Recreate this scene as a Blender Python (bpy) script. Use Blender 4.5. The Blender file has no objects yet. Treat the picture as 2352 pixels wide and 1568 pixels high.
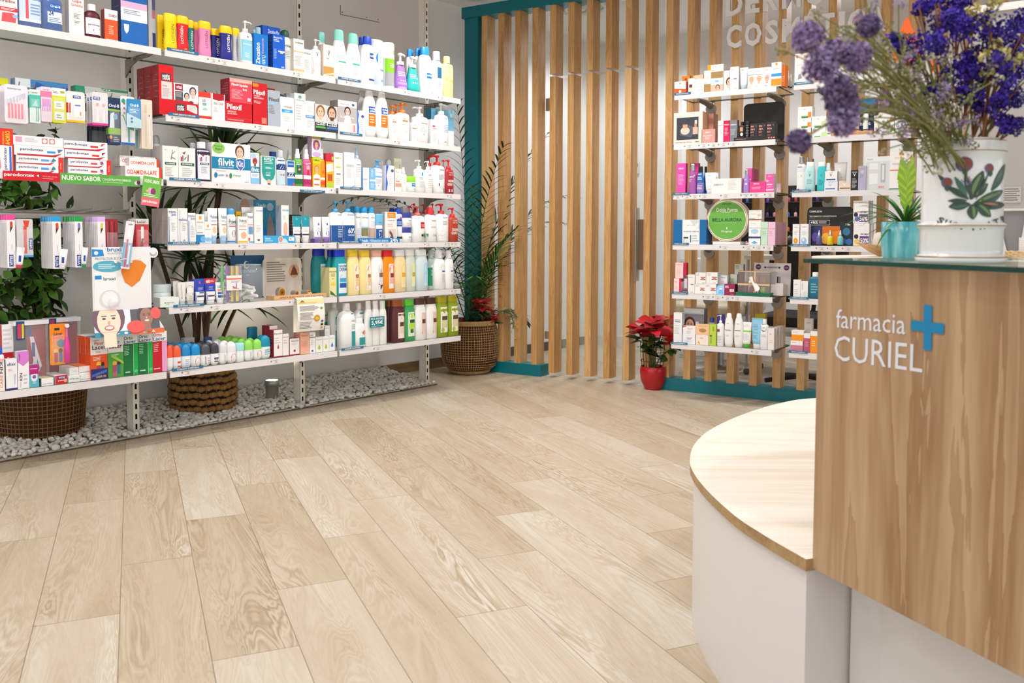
import bpy, bmesh, math, random
from mathutils import Vector, Matrix
S = bpy.context.scene
COL = S.collection
R = math.radians
random.seed(7)
# ------------------------------------------------------------------ camera, world, lights, exposure
F, CYP, PITCH, ROLL, H = 2032.3, 640.1, R(-2.908), R(.178), 1.02
cp, sp = math.cos(PITCH), math.sin(PITCH)
FWD = Vector((0, cp, sp)); UP0 = Vector((0, -sp, cp)); RT0 = Vector((1, 0, 0))
RT = RT0 * math.cos(ROLL) + UP0 * math.sin(ROLL); UPV = UP0 * math.cos(ROLL) - RT0 * math.sin(ROLL)
CAM = Vector((0, 0, H))
cd = bpy.data.cameras.new('camera'); cam = bpy.data.objects.new('camera', cd); COL.objects.link(cam)
M = Matrix((RT, UPV, -FWD)).transposed().to_4x4(); M.translation = CAM; cam.matrix_world = M
cd.sensor_width = 36; cd.lens = 36 * F / 2352; cd.shift_y = -(784 - CYP) / 2352; cd.clip_start = .05
cd.dof.use_dof = True; cd.dof.focus_distance = 4.6; cd.dof.aperture_fstop = 7.5
S.camera = cam
W = bpy.data.worlds.new('world'); S.world = W; W.use_nodes = True
W.node_tree.nodes['Background'].inputs[0].default_value = (1, .985, .965, 1)
W.node_tree.nodes['Background'].inputs[1].default_value = 1.15
S.view_settings.view_transform = 'Standard'; S.view_settings.look = 'None'
S.view_settings.exposure = 0.24; S.view_settings.gamma = 1
S.cycles.use_denoising = True
S.cycles.max_bounces = 6; S.cycles.transparent_max_bounces = 24
A_, S_, C_ = R(40.6), R(-57.38), R(-21.08)
Ad = Vector((math.sin(A_), math.cos(A_), 0)); Aout = Vector((math.cos(A_), -math.sin(A_), 0))
Sd = Vector((-math.sin(S_), -math.cos(S_), 0)); Sout = Vector((-math.cos(S_), math.sin(S_), 0))
Cd = Vector((-math.sin(C_), -math.cos(C_), 0)); Qd = Vector((math.cos(C_), -math.sin(C_), 0))
QS, QP, QW = -3.964, -4.289, -4.80        # rail plane, post plane and wall plane of the left wall
TS, TB = -5.077, -5.407                   # rail plane and slat plane of the slatted screen
ZC = 2.76
def spot(p, power, r=.07, ang=110, col=(1, .982, .962), blend=.6):
    l = bpy.data.lights.new('ceiling_spot', 'SPOT'); l.energy = power; l.shadow_soft_size = r
    l.spot_size = R(ang); l.spot_blend = blend; l.color = col
    o = bpy.data.objects.new('ceiling_spot', l); COL.objects.link(o); o.location = p; return o
LS = .40
for u in (.6, 1.7, 2.8, 3.9):
    p = Ad * u + Aout * (QS + .75); spot((p.x, p.y, ZC - .03), 105 * LS, .09, 140)
for u in (-2.9, -1.9, -.9):
    p = Sd * u + Sout * (TS + .75); spot((p.x, p.y, ZC - .03), 100 * LS, .09, 140)
for x, y, e in ((-.9, 2.2, 52), (-.1, 3.9, 56), (1.7, 2.5, 92), (.1, .7, 50), (-1.9, .9, 45)):
    spot((x, y, ZC - .03), e * LS, .06, 125)
for x, y in ((.9, 7.2), (2.5, 6.0), (3.9, 4.9)):
    spot((x, y, ZC - .03), 190 * LS, .12, 160, (.95, .97, 1))
al = bpy.data.lights.new('ceiling_fill', 'AREA'); al.shape = 'RECTANGLE'; al.size = 1.2; al.size_y = .6; al.energy = 20; al.color = (.97, .98, 1)  # unseen area lamp added to make the room light more diffuse
ao = bpy.data.objects.new('ceiling_fill', al); COL.objects.link(ao); ao.location = (-.6, 1.4, ZC - .02)

# ------------------------------------------------------------------ helpers
def ray(x, y): return FWD + RT * ((x - 1176) / F) - UPV * ((y - CYP) / F)
def onplane(x, y, q, n):
    d = ray(x, y); t = (q - CAM.dot(n)) / d.dot(n); return CAM + d * t
def onz(x, y, z=0):
    d = ray(x, y); return CAM + d * ((z - H) / d.z)
def lin(c):
    c = c / 255; return c / 12.92 if c <= .04045 else ((c + .055) / 1.055) ** 2.4
def hexc(h):
    if len(h) == 3: h = h[0] * 2 + h[1] * 2 + h[2] * 2
    return tuple(lin(int(h[i:i + 2], 16)) for i in (0, 2, 4))
MATS = {}
def mat(h, rough=.42, metal=0., alpha=1., spec=.5, trans=0., emit=0., ior=1.45, coat=0.):
    k = (h, rough, metal, alpha, spec, trans, emit)
    if k in MATS: return MATS[k]
    m = bpy.data.materials.new('paint_' + h); m.use_nodes = True
    b = m.node_tree.nodes['Principled BSDF']; c = hexc(h)
    b.inputs['Base Color'].default_value = (*c, 1); b.inputs['Roughness'].default_value = rough
    b.inputs['Metallic'].default_value = metal; b.inputs['Alpha'].default_value = alpha
    b.inputs['Specular IOR Level'].default_value = spec; b.inputs['Transmission Weight'].default_value = trans
    b.inputs['IOR'].default_value = ior; b.inputs['Coat Weight'].default_value = coat
    if emit: b.inputs['Emission Color'].default_value = (*c, 1); b.inputs['Emission Strength'].default_value = emit
    MATS[k] = m; return m
def pm(h):
    """product colour: '~' prefix = clear tinted plastic, '=' = shiny metal"""
    if h[0] == '~': return mat(h[1:], .15, alpha=.42)
    if h[0] == '=': return mat(h[1:], .25, metal=.85)
    return mat(h)
class NT:
    def __init__(s, name):
        s.m = bpy.data.materials.new(name); s.m.use_nodes = True; s.t = s.m.node_tree
        s.b = s.t.nodes['Principled BSDF']
    def n(s, typ, **kw):
        x = s.t.nodes.new('ShaderNode' + typ)
        for k, v in kw.items(): setattr(x, k, v)
        return x
    def l(s, a, b): s.t.links.new(a, b)
    def math(s, op, a, b=None, c=None):
        x = s.n('Math', operation=op)
        for i, v in enumerate((a, b, c)):
            if v is None: continue
            if isinstance(v, (int, float)): x.inputs[i].default_value = v
            else: s.l(v, x.inputs[i])
        return x.outputs[0]
    def ramp(s, fac, stops):
        x = s.n('ValToRGB'); e = x.color_ramp.elements
        e[0].position, e[0].color = stops[0][0], (*hexc(stops[0][1]), 1)
        e[1].position, e[1].color = stops[-1][0], (*hexc(stops[-1][1]), 1)
        for p, c in stops[1:-1]:
            q = e.new(p); q.color = (*hexc(c), 1)
        s.l(fac, x.inputs[0]); return x.outputs[0]
    def mix(s, fac, a, b, blend='MIX'):
        x = s.n('Mix', data_type='RGBA', blend_type=blend)
        for i, v in ((0, fac), (6, a), (7, b)):
            if isinstance(v, (int, float)): x.inputs[i].default_value = v
            elif isinstance(v, tuple): x.inputs[i].default_value = v
            else: s.l(v, x.inputs[i])
        return x.outputs[2]
def wood(name, c0, c1, c2, scale=1., axis=2, rough=.45, ringy=1.):
    """wood whose grain runs along the object axis given"""
    k = NT(name); tc = k.n('TexCoord'); oi = k.n('ObjectInfo'); add = k.n('VectorMath', operation='ADD')
    mp = k.n('Mapping'); sc = [9 * scale] * 3; sc[axis] = .55 * scale; mp.inputs['Scale'].default_value = sc
    mul = k.n('VectorMath', operation='SCALE'); k.l(oi.outputs['Random'], mul.inputs['Scale']); mul.inputs[0].default_value = (7, 13, 5)
    k.l(tc.outputs['Object'], add.inputs[0]); k.l(mul.outputs[0], add.inputs[1]); k.l(add.outputs[0], mp.inputs[0])
    n1 = k.n('TexNoise'); n1.inputs['Scale'].default_value = 1.6; n1.inputs['Detail'].default_value = 5; n1.inputs['Distortion'].default_value = .6 * ringy
    k.l(mp.outputs[0], n1.inputs['Vector'])
    n2 = k.n('TexNoise'); n2.inputs['Scale'].default_value = 14; n2.inputs['Detail'].default_value = 3; k.l(mp.outputs[0], n2.inputs['Vector'])
    wv = k.math('FRACT', k.math('MULTIPLY', n1.outputs[0], 9 * ringy))
    f = k.math('ADD', k.math('MULTIPLY', n1.outputs[0], .55), k.math('MULTIPLY', wv, .18))
    f = k.math('ADD', f, k.math('MULTIPLY', n2.outputs[0], .22))
    f = k.math('ADD', f, k.math('MULTIPLY', k.math('SUBTRACT', oi.outputs['Random'], .5), .14))
    k.l(k.ramp(f, [(.3, c0), (.5, c1), (.72, c2)]), k.b.inputs['Base Color'])
    k.b.inputs['Roughness'].default_value = rough
    return k.m
class MB:
    """collects polygons with materials, then builds one mesh object"""
    def __init__(s): s.v = []; s.f = []; s.m = []; s.mi = []; s.sm = []
    def mid(s, m):
        for i, x in enumerate(s.m):
            if x is m: return i
        s.m.append(m); return len(s.m) - 1
    def face(s, pts, m, smooth=False):
        i = len(s.v); s.v += [tuple(p) for p in pts]; s.f.append(tuple(range(i, i + len(pts)))); s.mi.append(s.mid(m)); s.sm.append(smooth)
    def faces(s, verts, faces, m, smooth=False):
        i = len(s.v); s.v += [tuple(p) for p in verts]; k = s.mid(m)
        for f in faces: s.f.append(tuple(i + j for j in f)); s.mi.append(k); s.sm.append(smooth)
    def box(s, x0, x1, y0, y1, z0, z1, m, T=None):
        v = [Vector((x, y, z)) for z in (z0, z1) for y in (y0, y1) for x in (x0, x1)]
        if T: v = [T @ p for p in v]
        s.faces(v, [(0, 2, 3, 1), (4, 5, 7, 6), (0, 1, 5, 4), (2, 6, 7, 3), (1, 3, 7, 5), (0, 4, 6, 2)], m)
    def tube(s, pts, r, m, n=8, r2=None, cap=True):
        pts = [Vector(p) for p in pts]; N = len(pts); vs = []; ref = Vector((0, 0, 1))
        for i, p in enumerate(pts):
            d = (pts[min(i + 1, N - 1)] - pts[max(i - 1, 0)]).normalized()
            if abs(d.z) > .95: ref = Vector((1, 0, 0))
            a = d.cross(ref).normalized(); b = d.cross(a)
            rr = r if r2 is None else r + (r2 - r) * i / (N - 1)
            if callable(r): rr = r(i / (N - 1))
            vs += [p + (a * math.cos(t) + b * math.sin(t)) * rr for t in (2 * math.pi * j / n for j in range(n))]
        fs = [(i * n + j, i * n + (j + 1) % n, (i + 1) * n + (j + 1) % n, (i + 1) * n + j) for i in range(N - 1) for j in range(n)]
        s.faces(vs, fs, m, True)
        if cap:
            s.faces(vs[:n], [tuple(range(n))], m); s.faces(vs[-n:], [tuple(reversed(range(n)))], m)
    def lathe(s, prof, m, n=32, c=(0, 0, 0), ex=2., dr=1., capb=True, capt=True):
        """prof: (z, r) rings; ex = superellipse exponent, dr = depth ratio"""
        vs = []; c = Vector(c)
        for z, r in prof:
            for j in range(n):
                t = 2 * math.pi * (j + .5) / n; ct, st = math.cos(t), math.sin(t)
                k = (abs(ct) ** ex + abs(st) ** ex) ** (-1 / ex)
                vs.append(c + Vector((r * k * ct, r * dr * k * st, z)))
        N = len(prof)
        fs = [(i * n + j, i * n + (j + 1) % n, (i + 1) * n + (j + 1) % n, (i + 1) * n + j) for i in range(N - 1) for j in range(n)]
        s.faces(vs, fs, m, True)
        if capb: s.faces(vs[:n], [tuple(reversed(range(n)))], m)
        if capt: s.faces(vs[-n:], [tuple(range(n))], m)
    def build(s, name, parent=None, T=None):
        me = bpy.data.meshes.new(name); me.from_pydata(s.v, [], s.f)
        for m in s.m: me.materials.append(m)
        me.polygons.foreach_set('material_index', s.mi); me.polygons.foreach_set('use_smooth', s.sm); me.update()
        o = bpy.data.objects.new(name, me); COL.objects.link(o)
        if parent: o.parent = parent
        if T is not None: o.matrix_world = T
        return o
def frame(P, xd):
    """local frame: x along the wall, y into it, z up"""
    yd = Vector((-xd.y, xd.x, 0)); m = Matrix((xd, yd, Vector((0, 0, 1)))).transposed().to_4x4(); m.translation = P; return m
LABELS = {}
def tag(o, label, cat, group=None, kind=None):
    n = len(label.split())
    if not 4 <= n <= 16: print('LABEL LENGTH', n, label)
    if not group and label in LABELS: print('DUPLICATE LABEL', label)
    LABELS[label] = 1
    o['label'] = label; o['category'] = cat
    if group: o['group'] = group
    if kind: o['kind'] = kind
    return o
def struct(o, label=None): 
    o['kind'] = 'structure'
    if label: o['label'] = label
    return o
def empty(name, T):
    o = bpy.data.objects.new(name, None); COL.objects.link(o); o.matrix_world = T; o.empty_display_size = .05; return o
TX = {}
def text_tris(s, bold=0):
    """outline of a word: triangles and its bounding box"""
    k = (s, bold)
    if k in TX: return TX[k]
    cu = bpy.data.curves.new('word', 'FONT'); cu.body = s; cu.resolution_u = 2; cu.offset = bold
    ob = bpy.data.objects.new('word', cu); COL.objects.link(ob)
    dg = bpy.context.evaluated_depsgraph_get(); ev = ob.evaluated_get(dg); me = ev.to_mesh(); me.calc_loop_triangles()
    vs = [(v.co.x, v.co.y) for v in me.vertices]; tr = [tuple(t.vertices) for t in me.loop_triangles]
    ev.to_mesh_clear(); bpy.data.objects.remove(ob); bpy.data.curves.remove(cu)
    if not vs: vs = [(0, 0), (1, 0), (0, 1)]; tr = []
    x0, x1 = min(v[0] for v in vs), max(v[0] for v in vs); y0, y1 = min(v[1] for v in vs), max(v[1] for v in vs)
    vs = [((x - x0) / (x1 - x0), (y - y0) / (y1 - y0 or 1)) for x, y in vs]
    TX[k] = (vs, tr, (x1 - x0) / (y1 - y0 or 1)); return TX[k]
def printing(mb, spec, w, h, surf, flat=True):
    """spec: 'r x0 y0 x1 y1 col; t WORD x0 y0 x1 y1 col; v WORD ..(reads upward); w WORD ..(downward);
    f x0 y0 x1 y1 col n (fine print lines); o cx cy rx ry col (ellipse); p col x y x y ..; F cx cy r skin hair (face)'"""
    lay = [1]
    def poly(pts, m):
        off = lay[0] * .00012; mb.face([surf(x * w - w / 2, y * h, off) for x, y in pts], m)
    def rect(x0, y0, x1, y1, m):
        if flat: poly([(x0, y0), (x1, y0), (x1, y1), (x0, y1)], m); return
        n = max(1, int((x1 - x0) * 12)); k = max(1, int((y1 - y0) * 8))
        for i in range(n):
            for j in range(k):
                a, b = x0 + (x1 - x0) * i / n, x0 + (x1 - x0) * (i + 1) / n; c, d = y0 + (y1 - y0) * j / k, y0 + (y1 - y0) * (j + 1) / k
                poly([(a, c), (b, c), (b, d), (a, d)], m)
    def ell(cx, cy, rx, ry, m, a0=0, a1=2 * math.pi, n=18):
        poly([(cx + rx * math.cos(a0 + (a1 - a0) * i / n), cy + ry * math.sin(a0 + (a1 - a0) * i / n)) for i in range(n)], m)
    for el in spec.split(';'):
        a = el.split()
        if not a: continue
        k = a[0]; fl = lambda i: float(a[i])
        if k == 'r': rect(fl(1), fl(2), fl(3), fl(4), pm(a[5]))
        elif k in 'tvw':
            vs, tr, asp = text_tris(a[1].replace('_', ' '), .02); m = pm(a[6]); x0, y0, x1, y1 = fl(2), fl(3), fl(4), fl(5)
            if k == 't': q = [(x0 + (x1 - x0) * x, y0 + (y1 - y0) * y) for x, y in vs]
            elif k == 'v': q = [(x1 - (x1 - x0) * y, y0 + (y1 - y0) * x) for x, y in vs]
            else: q = [(x0 + (x1 - x0) * y, y1 - (y1 - y0) * x) for x, y in vs]
            off = lay[0] * .00012; mb.faces([surf(x * w - w / 2, y * h, off) for x, y in q], tr, m)
        elif k == 'f':
            n = int(a[6]); m = pm(a[5]); y0, y1 = fl(2), fl(4)
            for i in range(n):
                c = y1 - (y1 - y0) * (i + .5) / n; t = (y1 - y0) / n * .22; r_ = random.random() * .35
                rect(fl(1), c - t, fl(3) - (fl(3) - fl(1)) * r_, c + t, m)
        elif k == 'o': ell(fl(1), fl(2), fl(3), fl(4), pm(a[5]))
        elif k == 'p':
            c = [float(q) for q in a[2:]]; poly(list(zip(c[::2], c[1::2])), pm(a[1]))
        elif k == 'F':
            cx, cy, r = fl(1), fl(2), fl(3); ry = r * w / h; sk, hr = pm(a[4]), pm(a[5])
            ell(cx, cy + ry * .25, r * 1.12, ry * 1.35, hr); lay[0] += 1
            rect(cx - r * .42, cy - ry * 1.9, cx + r * .42, cy - ry * .5, sk); lay[0] += 1
            ell(cx, cy, r * .8, ry * 1.15, sk); lay[0] += 1
            d = pm('3a2a22')
            for s_ in (-1, 1):
                ell(cx + s_ * r * .32, cy + ry * .2, r * .13, ry * .08, d)
                rect(cx + s_ * r * .32 - r * .18, cy + ry * .36, cx + s_ * r * .32 + r * .18, cy + ry * .43, d)
            ell(cx, cy - ry * .12, r * .09, ry * .16, pm('c98f74')); ell(cx, cy - ry * .5, r * .34, ry * .2, pm('b8544a')); lay[0] += 1
            ell(cx, cy - ry * .48, r * .26, ry * .1, pm('fbf7f2'))
        lay[0] += 1
# ------------------------------------------------------------------ setting
def floor_mat():
    k = NT('oak_planks'); g = k.n('NewGeometry'); sx = k.n('SeparateXYZ'); k.l(g.outputs['Position'], sx.inputs[0])
    pa = R(-23.2); X, Y = sx.outputs[0], sx.outputs[1]
    P = k.math('ADD', k.math('MULTIPLY', X, math.sin(pa)), k.math('MULTIPLY', Y, math.cos(pa)))
    Q = k.math('SUBTRACT', k.math('MULTIPLY', X, math.cos(pa)), k.math('MULTIPLY', Y, math.sin(pa)))
    wd, ln = .2055, 1.12
    q = k.math('DIVIDE', k.math('ADD', Q, .254 + wd * 40), wd); row = k.math('FLOOR', q); qf = k.math('FRACT', q)
    p = k.math('DIVIDE', k.math('SUBTRACT', k.math('SUBTRACT', P, 2.55 - ln * 20), k.math('MULTIPLY', k.math('SUBTRACT', row, 40), ln / 3)), ln)
    cell = k.math('FLOOR', p); pf = k.math('FRACT', p)
    cb = k.n('CombineXYZ'); k.l(row, cb.inputs[0]); k.l(cell, cb.inputs[1])
    wn = k.n('TexWhiteNoise'); k.l(cb.outputs[0], wn.inputs['Vector'])
    # joints
    dq = k.math('MULTIPLY', k.math('MINIMUM', qf, k.math('SUBTRACT', 1, qf)), wd)
    dp = k.math('MULTIPLY', k.math('MINIMUM', pf, k.math('SUBTRACT', 1, pf)), ln)
    gap = k.math('LESS_THAN', k.math('MINIMUM', dq, dp), .0013)
    # grain: broad contours stretched along each board
    c2 = k.n('CombineXYZ'); k.l(k.math('ADD', k.math('MULTIPLY', P, .85), k.math('MULTIPLY', wn.outputs[0], 61)), c2.inputs[0])
    k.l(k.math('MULTIPLY', Q, 6.5), c2.inputs[1]); k.l(k.math('MULTIPLY', wn.outputs[0], 37), c2.inputs[2])
    n1 = k.n('TexNoise'); n1.inputs['Scale'].default_value = 1.25; n1.inputs['Detail'].default_value = 4.5; n1.inputs['Roughness'].default_value = .55; n1.inputs['Distortion'].default_value = .9
    k.l(c2.outputs[0], n1.inputs['Vector'])
    ring = k.math('PINGPONG', k.math('MULTIPLY', n1.outputs[0], 17), .5)
    c3 = k.n('CombineXYZ'); k.l(k.math('MULTIPLY', P, 6), c3.inputs[0]); k.l(k.math('MULTIPLY', Q, 90), c3.inputs[1])
    n2 = k.n('TexNoise'); n2.inputs['Scale'].default_value = 1.5; n2.inputs['Detail'].default_value = 3; k.l(c3.outputs[0], n2.inputs['Vector'])
    n3 = k.n('TexNoise'); n3.inputs['Scale'].default_value = 1.1; k.l(c2.outputs[0], n3.inputs['Vector'])
    stripe = k.math('MULTIPLY', k.math('SUBTRACT', ring, .25), k.math('MULTIPLY', k.math('POWER', n3.outputs[0], 3.), 4.2))
    f = k.math('ADD', k.math('ADD', .2, k.math('MULTIPLY', n1.outputs[0], .62)), k.math('MULTIPLY', stripe, .75))
    f = k.math('ADD', f, k.math('MULTIPLY', k.math('SUBTRACT', n2.outputs[0], .5), .16))
    f = k.math('ADD', f, k.math('MULTIPLY', k.math('SUBTRACT', wn.outputs[0], .5), .3))
    col = k.ramp(f, [(.12, '98866c'), (.38, 'b09f87'), (.6, 'bcae9b'), (.85, 'c8c0b4')])
    k.l(k.mix(k.math('MULTIPLY', gap, .75), col, (*hexc('7a6650'), 1)), k.b.inputs['Base Color'])
    k.b.inputs['Roughness'].default_value = .46; k.b.inputs['Specular IOR Level'].default_value = .4
    bp = k.n('Bump'); bp.inputs['Strength'].default_value = .08; bp.inputs['Distance'].default_value = .002
    k.l(k.math('ADD', n2.outputs[0], k.math('MULTIPLY', gap, -2)), bp.inputs['Height']); k.l(bp.outputs[0], k.b.inputs['Normal'])
    return k.m
WALLM = mat('e6e5e5', .8); CEIL = mat('e6e4e2', .85); TEAL = mat('00707c', .38); WHITE = mat('f0eeec', .4)
SLAT = wood('slat_wood', 'b4824a', 'cc9f66', 'ddb680', 1.1, 2, .38)
PANEL = wood('panel_wood', '947252', 'b39473', 'c4aa89', .7, 2, .55, .8)
DESKW = wood('desk_wood', 'dccdbb', 'e8ddd0', 'f1e8de', .6, 0, .5, .7)
STEEL = mat('b8b5b0', .28, metal=.9)
GLASS = mat('dff2ea', .03, alpha=.16, spec=.8); GEDGE = mat('0a3a30', .1, alpha=.85)
mb = MB(); mb.face([(-9, -6, 0), (12, -6, 0), (12, 14, 0), (-9, 14, 0)], floor_mat()); fl = struct(mb.build('floor'), 'pale oak plank floor laid diagonally')
mb = MB(); mb.face([(-9, -.6, ZC), (-9, 14, ZC), (12, 14, ZC), (12, -.6, ZC)], CEIL); struct(mb.build('ceiling'), 'white plaster ceiling')
UC = 6.78
mb = MB(); mb.box(-2.5, UC, 0, .12, 0, ZC, WALLM); mb.box(1.72, 1.724, -.003, 0, 2.3, ZC, mat('a8a49f'))
wl = struct(mb.build('wall_left', T=frame(Aout * QW, Ad)), 'plain white wall behind the shelves')
mb = MB()
for (a, b, c, d) in ((782, 12, 782, 33), (782, 33, 871, 51)):      # hatch outline in the wall
    p, q = (onplane(a, b, QW + .002, Aout), onplane(c, d, QW + .002, Aout)); mb.tube([p, q], .0025, mat('96908a'), 4)
for a, b in ((786, 28), (842, 40), (868, 45)):
    p = onplane(a, b, QW + .003, Aout); mb.tube([p, p + Aout * .002], .004, mat('6d6964'), 6)
struct(mb.build('trim_1'), 'thin outline of a service hatch in the wall')
pc_ = Ad * UC + Aout * QW; su = pc_.dot(Sd); sq = pc_.dot(Sout)
mb = MB(); mb.box(su, su + 5.5, 0, .12, 0, ZC, WALLM); struct(mb.build('wall_back', T=frame(Sout * sq, Sd)), 'grey-white back wall of the rear room')
mb = MB(); mb.box(su, su + 5.5, -.015, 0, 0, .08, mat('dcd9d5', .5)); struct(mb.build('baseboard_back', T=frame(Sout * sq, Sd)), 'white skirting of the rear room')
# wooden and dark skirting along the wall
SKW = wood('skirting_wood', '6e5638', '8a6d49', '9c7f59', 1, 0, .5)
mb = MB(); mb.box(4.16, 5.0, -.014, 0, 0, .075, SKW); struct(mb.build('baseboard_left', T=frame(Aout * QW, Ad)), 'brown wooden skirting near the corner')
mb = MB(); mb.box(5.2, UC, -.014, 0, 0, .075, mat('5b5048', .6)); struct(mb.build('baseboard_rear', T=frame(Aout * QW, Ad)), 'dark skirting seen between the slats')
# dark timber edge strip and gravel tray
mb = MB(); mb.box(-1, 4.18, -.0, .0 + .012, .001, .006, mat('5b4a37', .6)); struct(mb.build('trim_2', T=frame(Aout * (QP + .045), Ad)), 'thin dark edge between gravel and planks')
mb = MB(); mb.box(-1, 4.16, 0, .5, 0, .012, mat('b9b5ad', .8)); struct(mb.build('floor_gravel_bed', T=frame(Aout * (QP + .04), Ad)), 'base of the gravel strip')
# right-hand low partition
pr = onplane(2215, 500, -3.55, Sout); u0 = pr.dot(Sd)
mb = MB(); mb.box(u0, u0 + 2.2, 0, .12, 0, 1.80, mat('b5b2ae', .75)); mb.box(u0 - .01, u0 + 2.2, -.012, .13, 1.80, 1.825, WHITE)
struct(mb.build('wall_right', T=frame(Sout * -3.55, Sd)), 'grey half-height partition with a white capping')
# ------------------------------------------------------------------ slatted screen
TF = lambda q, u=0, z=0: frame(Sout * q + Sd * u + Vector((0, 0, z)), Sd)
U0, PT = -3.73, .1446
scr = t = empty('slatted_screen', TF(TB)); tag(t, 'tall screen of upright oak slats in a teal frame', 'screen')
mb = MB(); mb.box(-3.904, 1.2, -.012, .135, 2.61, 2.69, TEAL); mb.build('top_beam', t)
mb = MB(); mb.box(-3.885, -3.765, .0, .12, 0, 2.61, TEAL); mb.build('post', t)
mb = MB(); mb.box(-3.765, -3.215, -.004, .12, 0, .082, TEAL); mb.build('base_rail', t)
mb = MB(); mb.box(-2.345, 1.2, -.004, .12, 0, .082, TEAL); mb.build('base_rail', t)
def slat(u, z0, z1, parent=None, name='slat'):
    mb = MB(); mb.box(-.0235, .0235, 0, .105, 0, z1 - z0, SLAT)
    if parent: o = mb.build(name, parent); o.matrix_world = TF(TB, u + .0235, z0); return o
    return mb.build(name, T=TF(TB, u + .0235, z0))
ordn = 'first second third fourth fifth sixth seventh eighth ninth tenth eleventh twelfth thirteenth fourteenth fifteenth sixteenth seventeenth eighteenth nineteenth twentieth'.split()
for i in range(4):
    slat(U0 + PT * i, .082, 2.61, scr, 'slat')
ZG = 2.118
dr = empty('glass_door', TF(TB, -3.2)); tag(dr, 'glass door faced with five oak slats and a long steel bar handle', 'door')
for i in range(4, 9): slat(U0 + PT * i, .035, ZG, dr, 'slat')
mb = MB(); mb.box(0, .98, .118, .128, .015, 2.12, GLASS); g = mb.build('glass_pane', dr)
for z in (.26, 1.9):
    mb = MB(); mb.box(-.05, .03, .112, .134, z, z + .09 if z > 1 else z + .055, STEEL); mb.build('hinge', dr)
hu = onplane(1468, 560, TB - .128 - .04, Sout).dot(Sd) + 3.2
mb = MB(); mb.tube([(hu - .012, .175, .70), (hu - .012, .175, 1.2)], .011, STEEL, 12); mb.tube([(hu + .012, .08, .70), (hu + .012, .08, 1.2)], .009, STEEL, 12)
for z in (.78, 1.12): mb.tube([(hu, .08, z), (hu, .175, z)], .007, STEEL, 8)
mb.build('handle', dr)
mb = MB(); mb.box(hu + .02, hu + .07, .1, .16, .78, 1.12, mat('6f5b45', .5)); mb.build('lock_case', dr)
for i in range(4, 9):
    slat(U0 + PT * i, 2.135, 2.61, scr, 'slat')
mb = MB(); mb.box(-3.2, -2.35, .118, .126, 2.14, 2.6, GLASS); mb.build('transom_glass', scr)
for i in range(9, 27):
    slat(U0 + PT * i, .082, 2.61, scr, 'slat')
# ------------------------------------------------------------------ shelving
RAIL = mat('e4e1e2', .35); POSTM = mat('e3e0d8', .4); BLK = mat('17150f', .6); BLUE = mat('2a6f95', .4)
def posts():
    for i, (u, lb) in enumerate(((2.113, 'nearest shelving post'), (3.118, 'middle shelving post'), (4.131, 'shelving post beside the palm basket'))):
        t = empty('shelving_post', frame(Aout * QP + Ad * u, Ad))
        tag(t, 'white slotted steel upright, ' + lb, 'post', 'slotted shelving posts')
        mb = MB(); w, d = .0175, .062; h = ZC - .002; sw = .0055
        # hollow channel: the slots are real openings in the front face
        mb.box(-w, -sw, 0, .003, 0, h, POSTM); mb.box(sw, w, 0, .003, 0, h, POSTM)
        mb.box(-w, -w + .002, 0, d, 0, h, POSTM); mb.box(w - .002, w, 0, d, 0, h, POSTM); mb.box(-w, w, d - .002, d, 0, h, POSTM)
        mb.box(-w + .003, w - .003, .012, .014, 0, h, BLK)
        z = .012
        while z < h: mb.box(-sw, sw, 0, .003, z, min(z + .0235, h), POSTM); z += .0505
        mb.build('channel', t)
        mb = MB(); mb.box(-.02, .02, -.004, .068, 0, .005, BLK); mb.build('foot_plate', t)
posts()
def tagprint(mb, u, z, s=1.):
    """a shelf price ticket: small round logo, text line, price"""
    g = mat('8f8a88', .5); k = mat('4a4646', .5); y = -.0065
    def rc(x0, x1, z0, z1, m): mb.face([(x0, y, z0), (x1, y, z0), (x1, y, z1), (x0, y, z1)], m)
    mb.tube([(u, y + .0005, z + .004), (u, y - .0002, z + .004)], .0048 * s, g, 8)
    rc(u + .012, u + .046, z + .0065, z + .0076, g); rc(u + .026, u + .031, z + .0085, z + .0097, g); rc(u + .014, u + .044, z - .0085, z - .0077, g)
    vs, tr, a = text_tris('1,50€'); mb.faces([(u + .022 + x * .015, y, z - .0055 + v * .0075) for x, v in vs], tr, k)
BR_T = mat('8c857b', .35, metal=.5)
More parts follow.
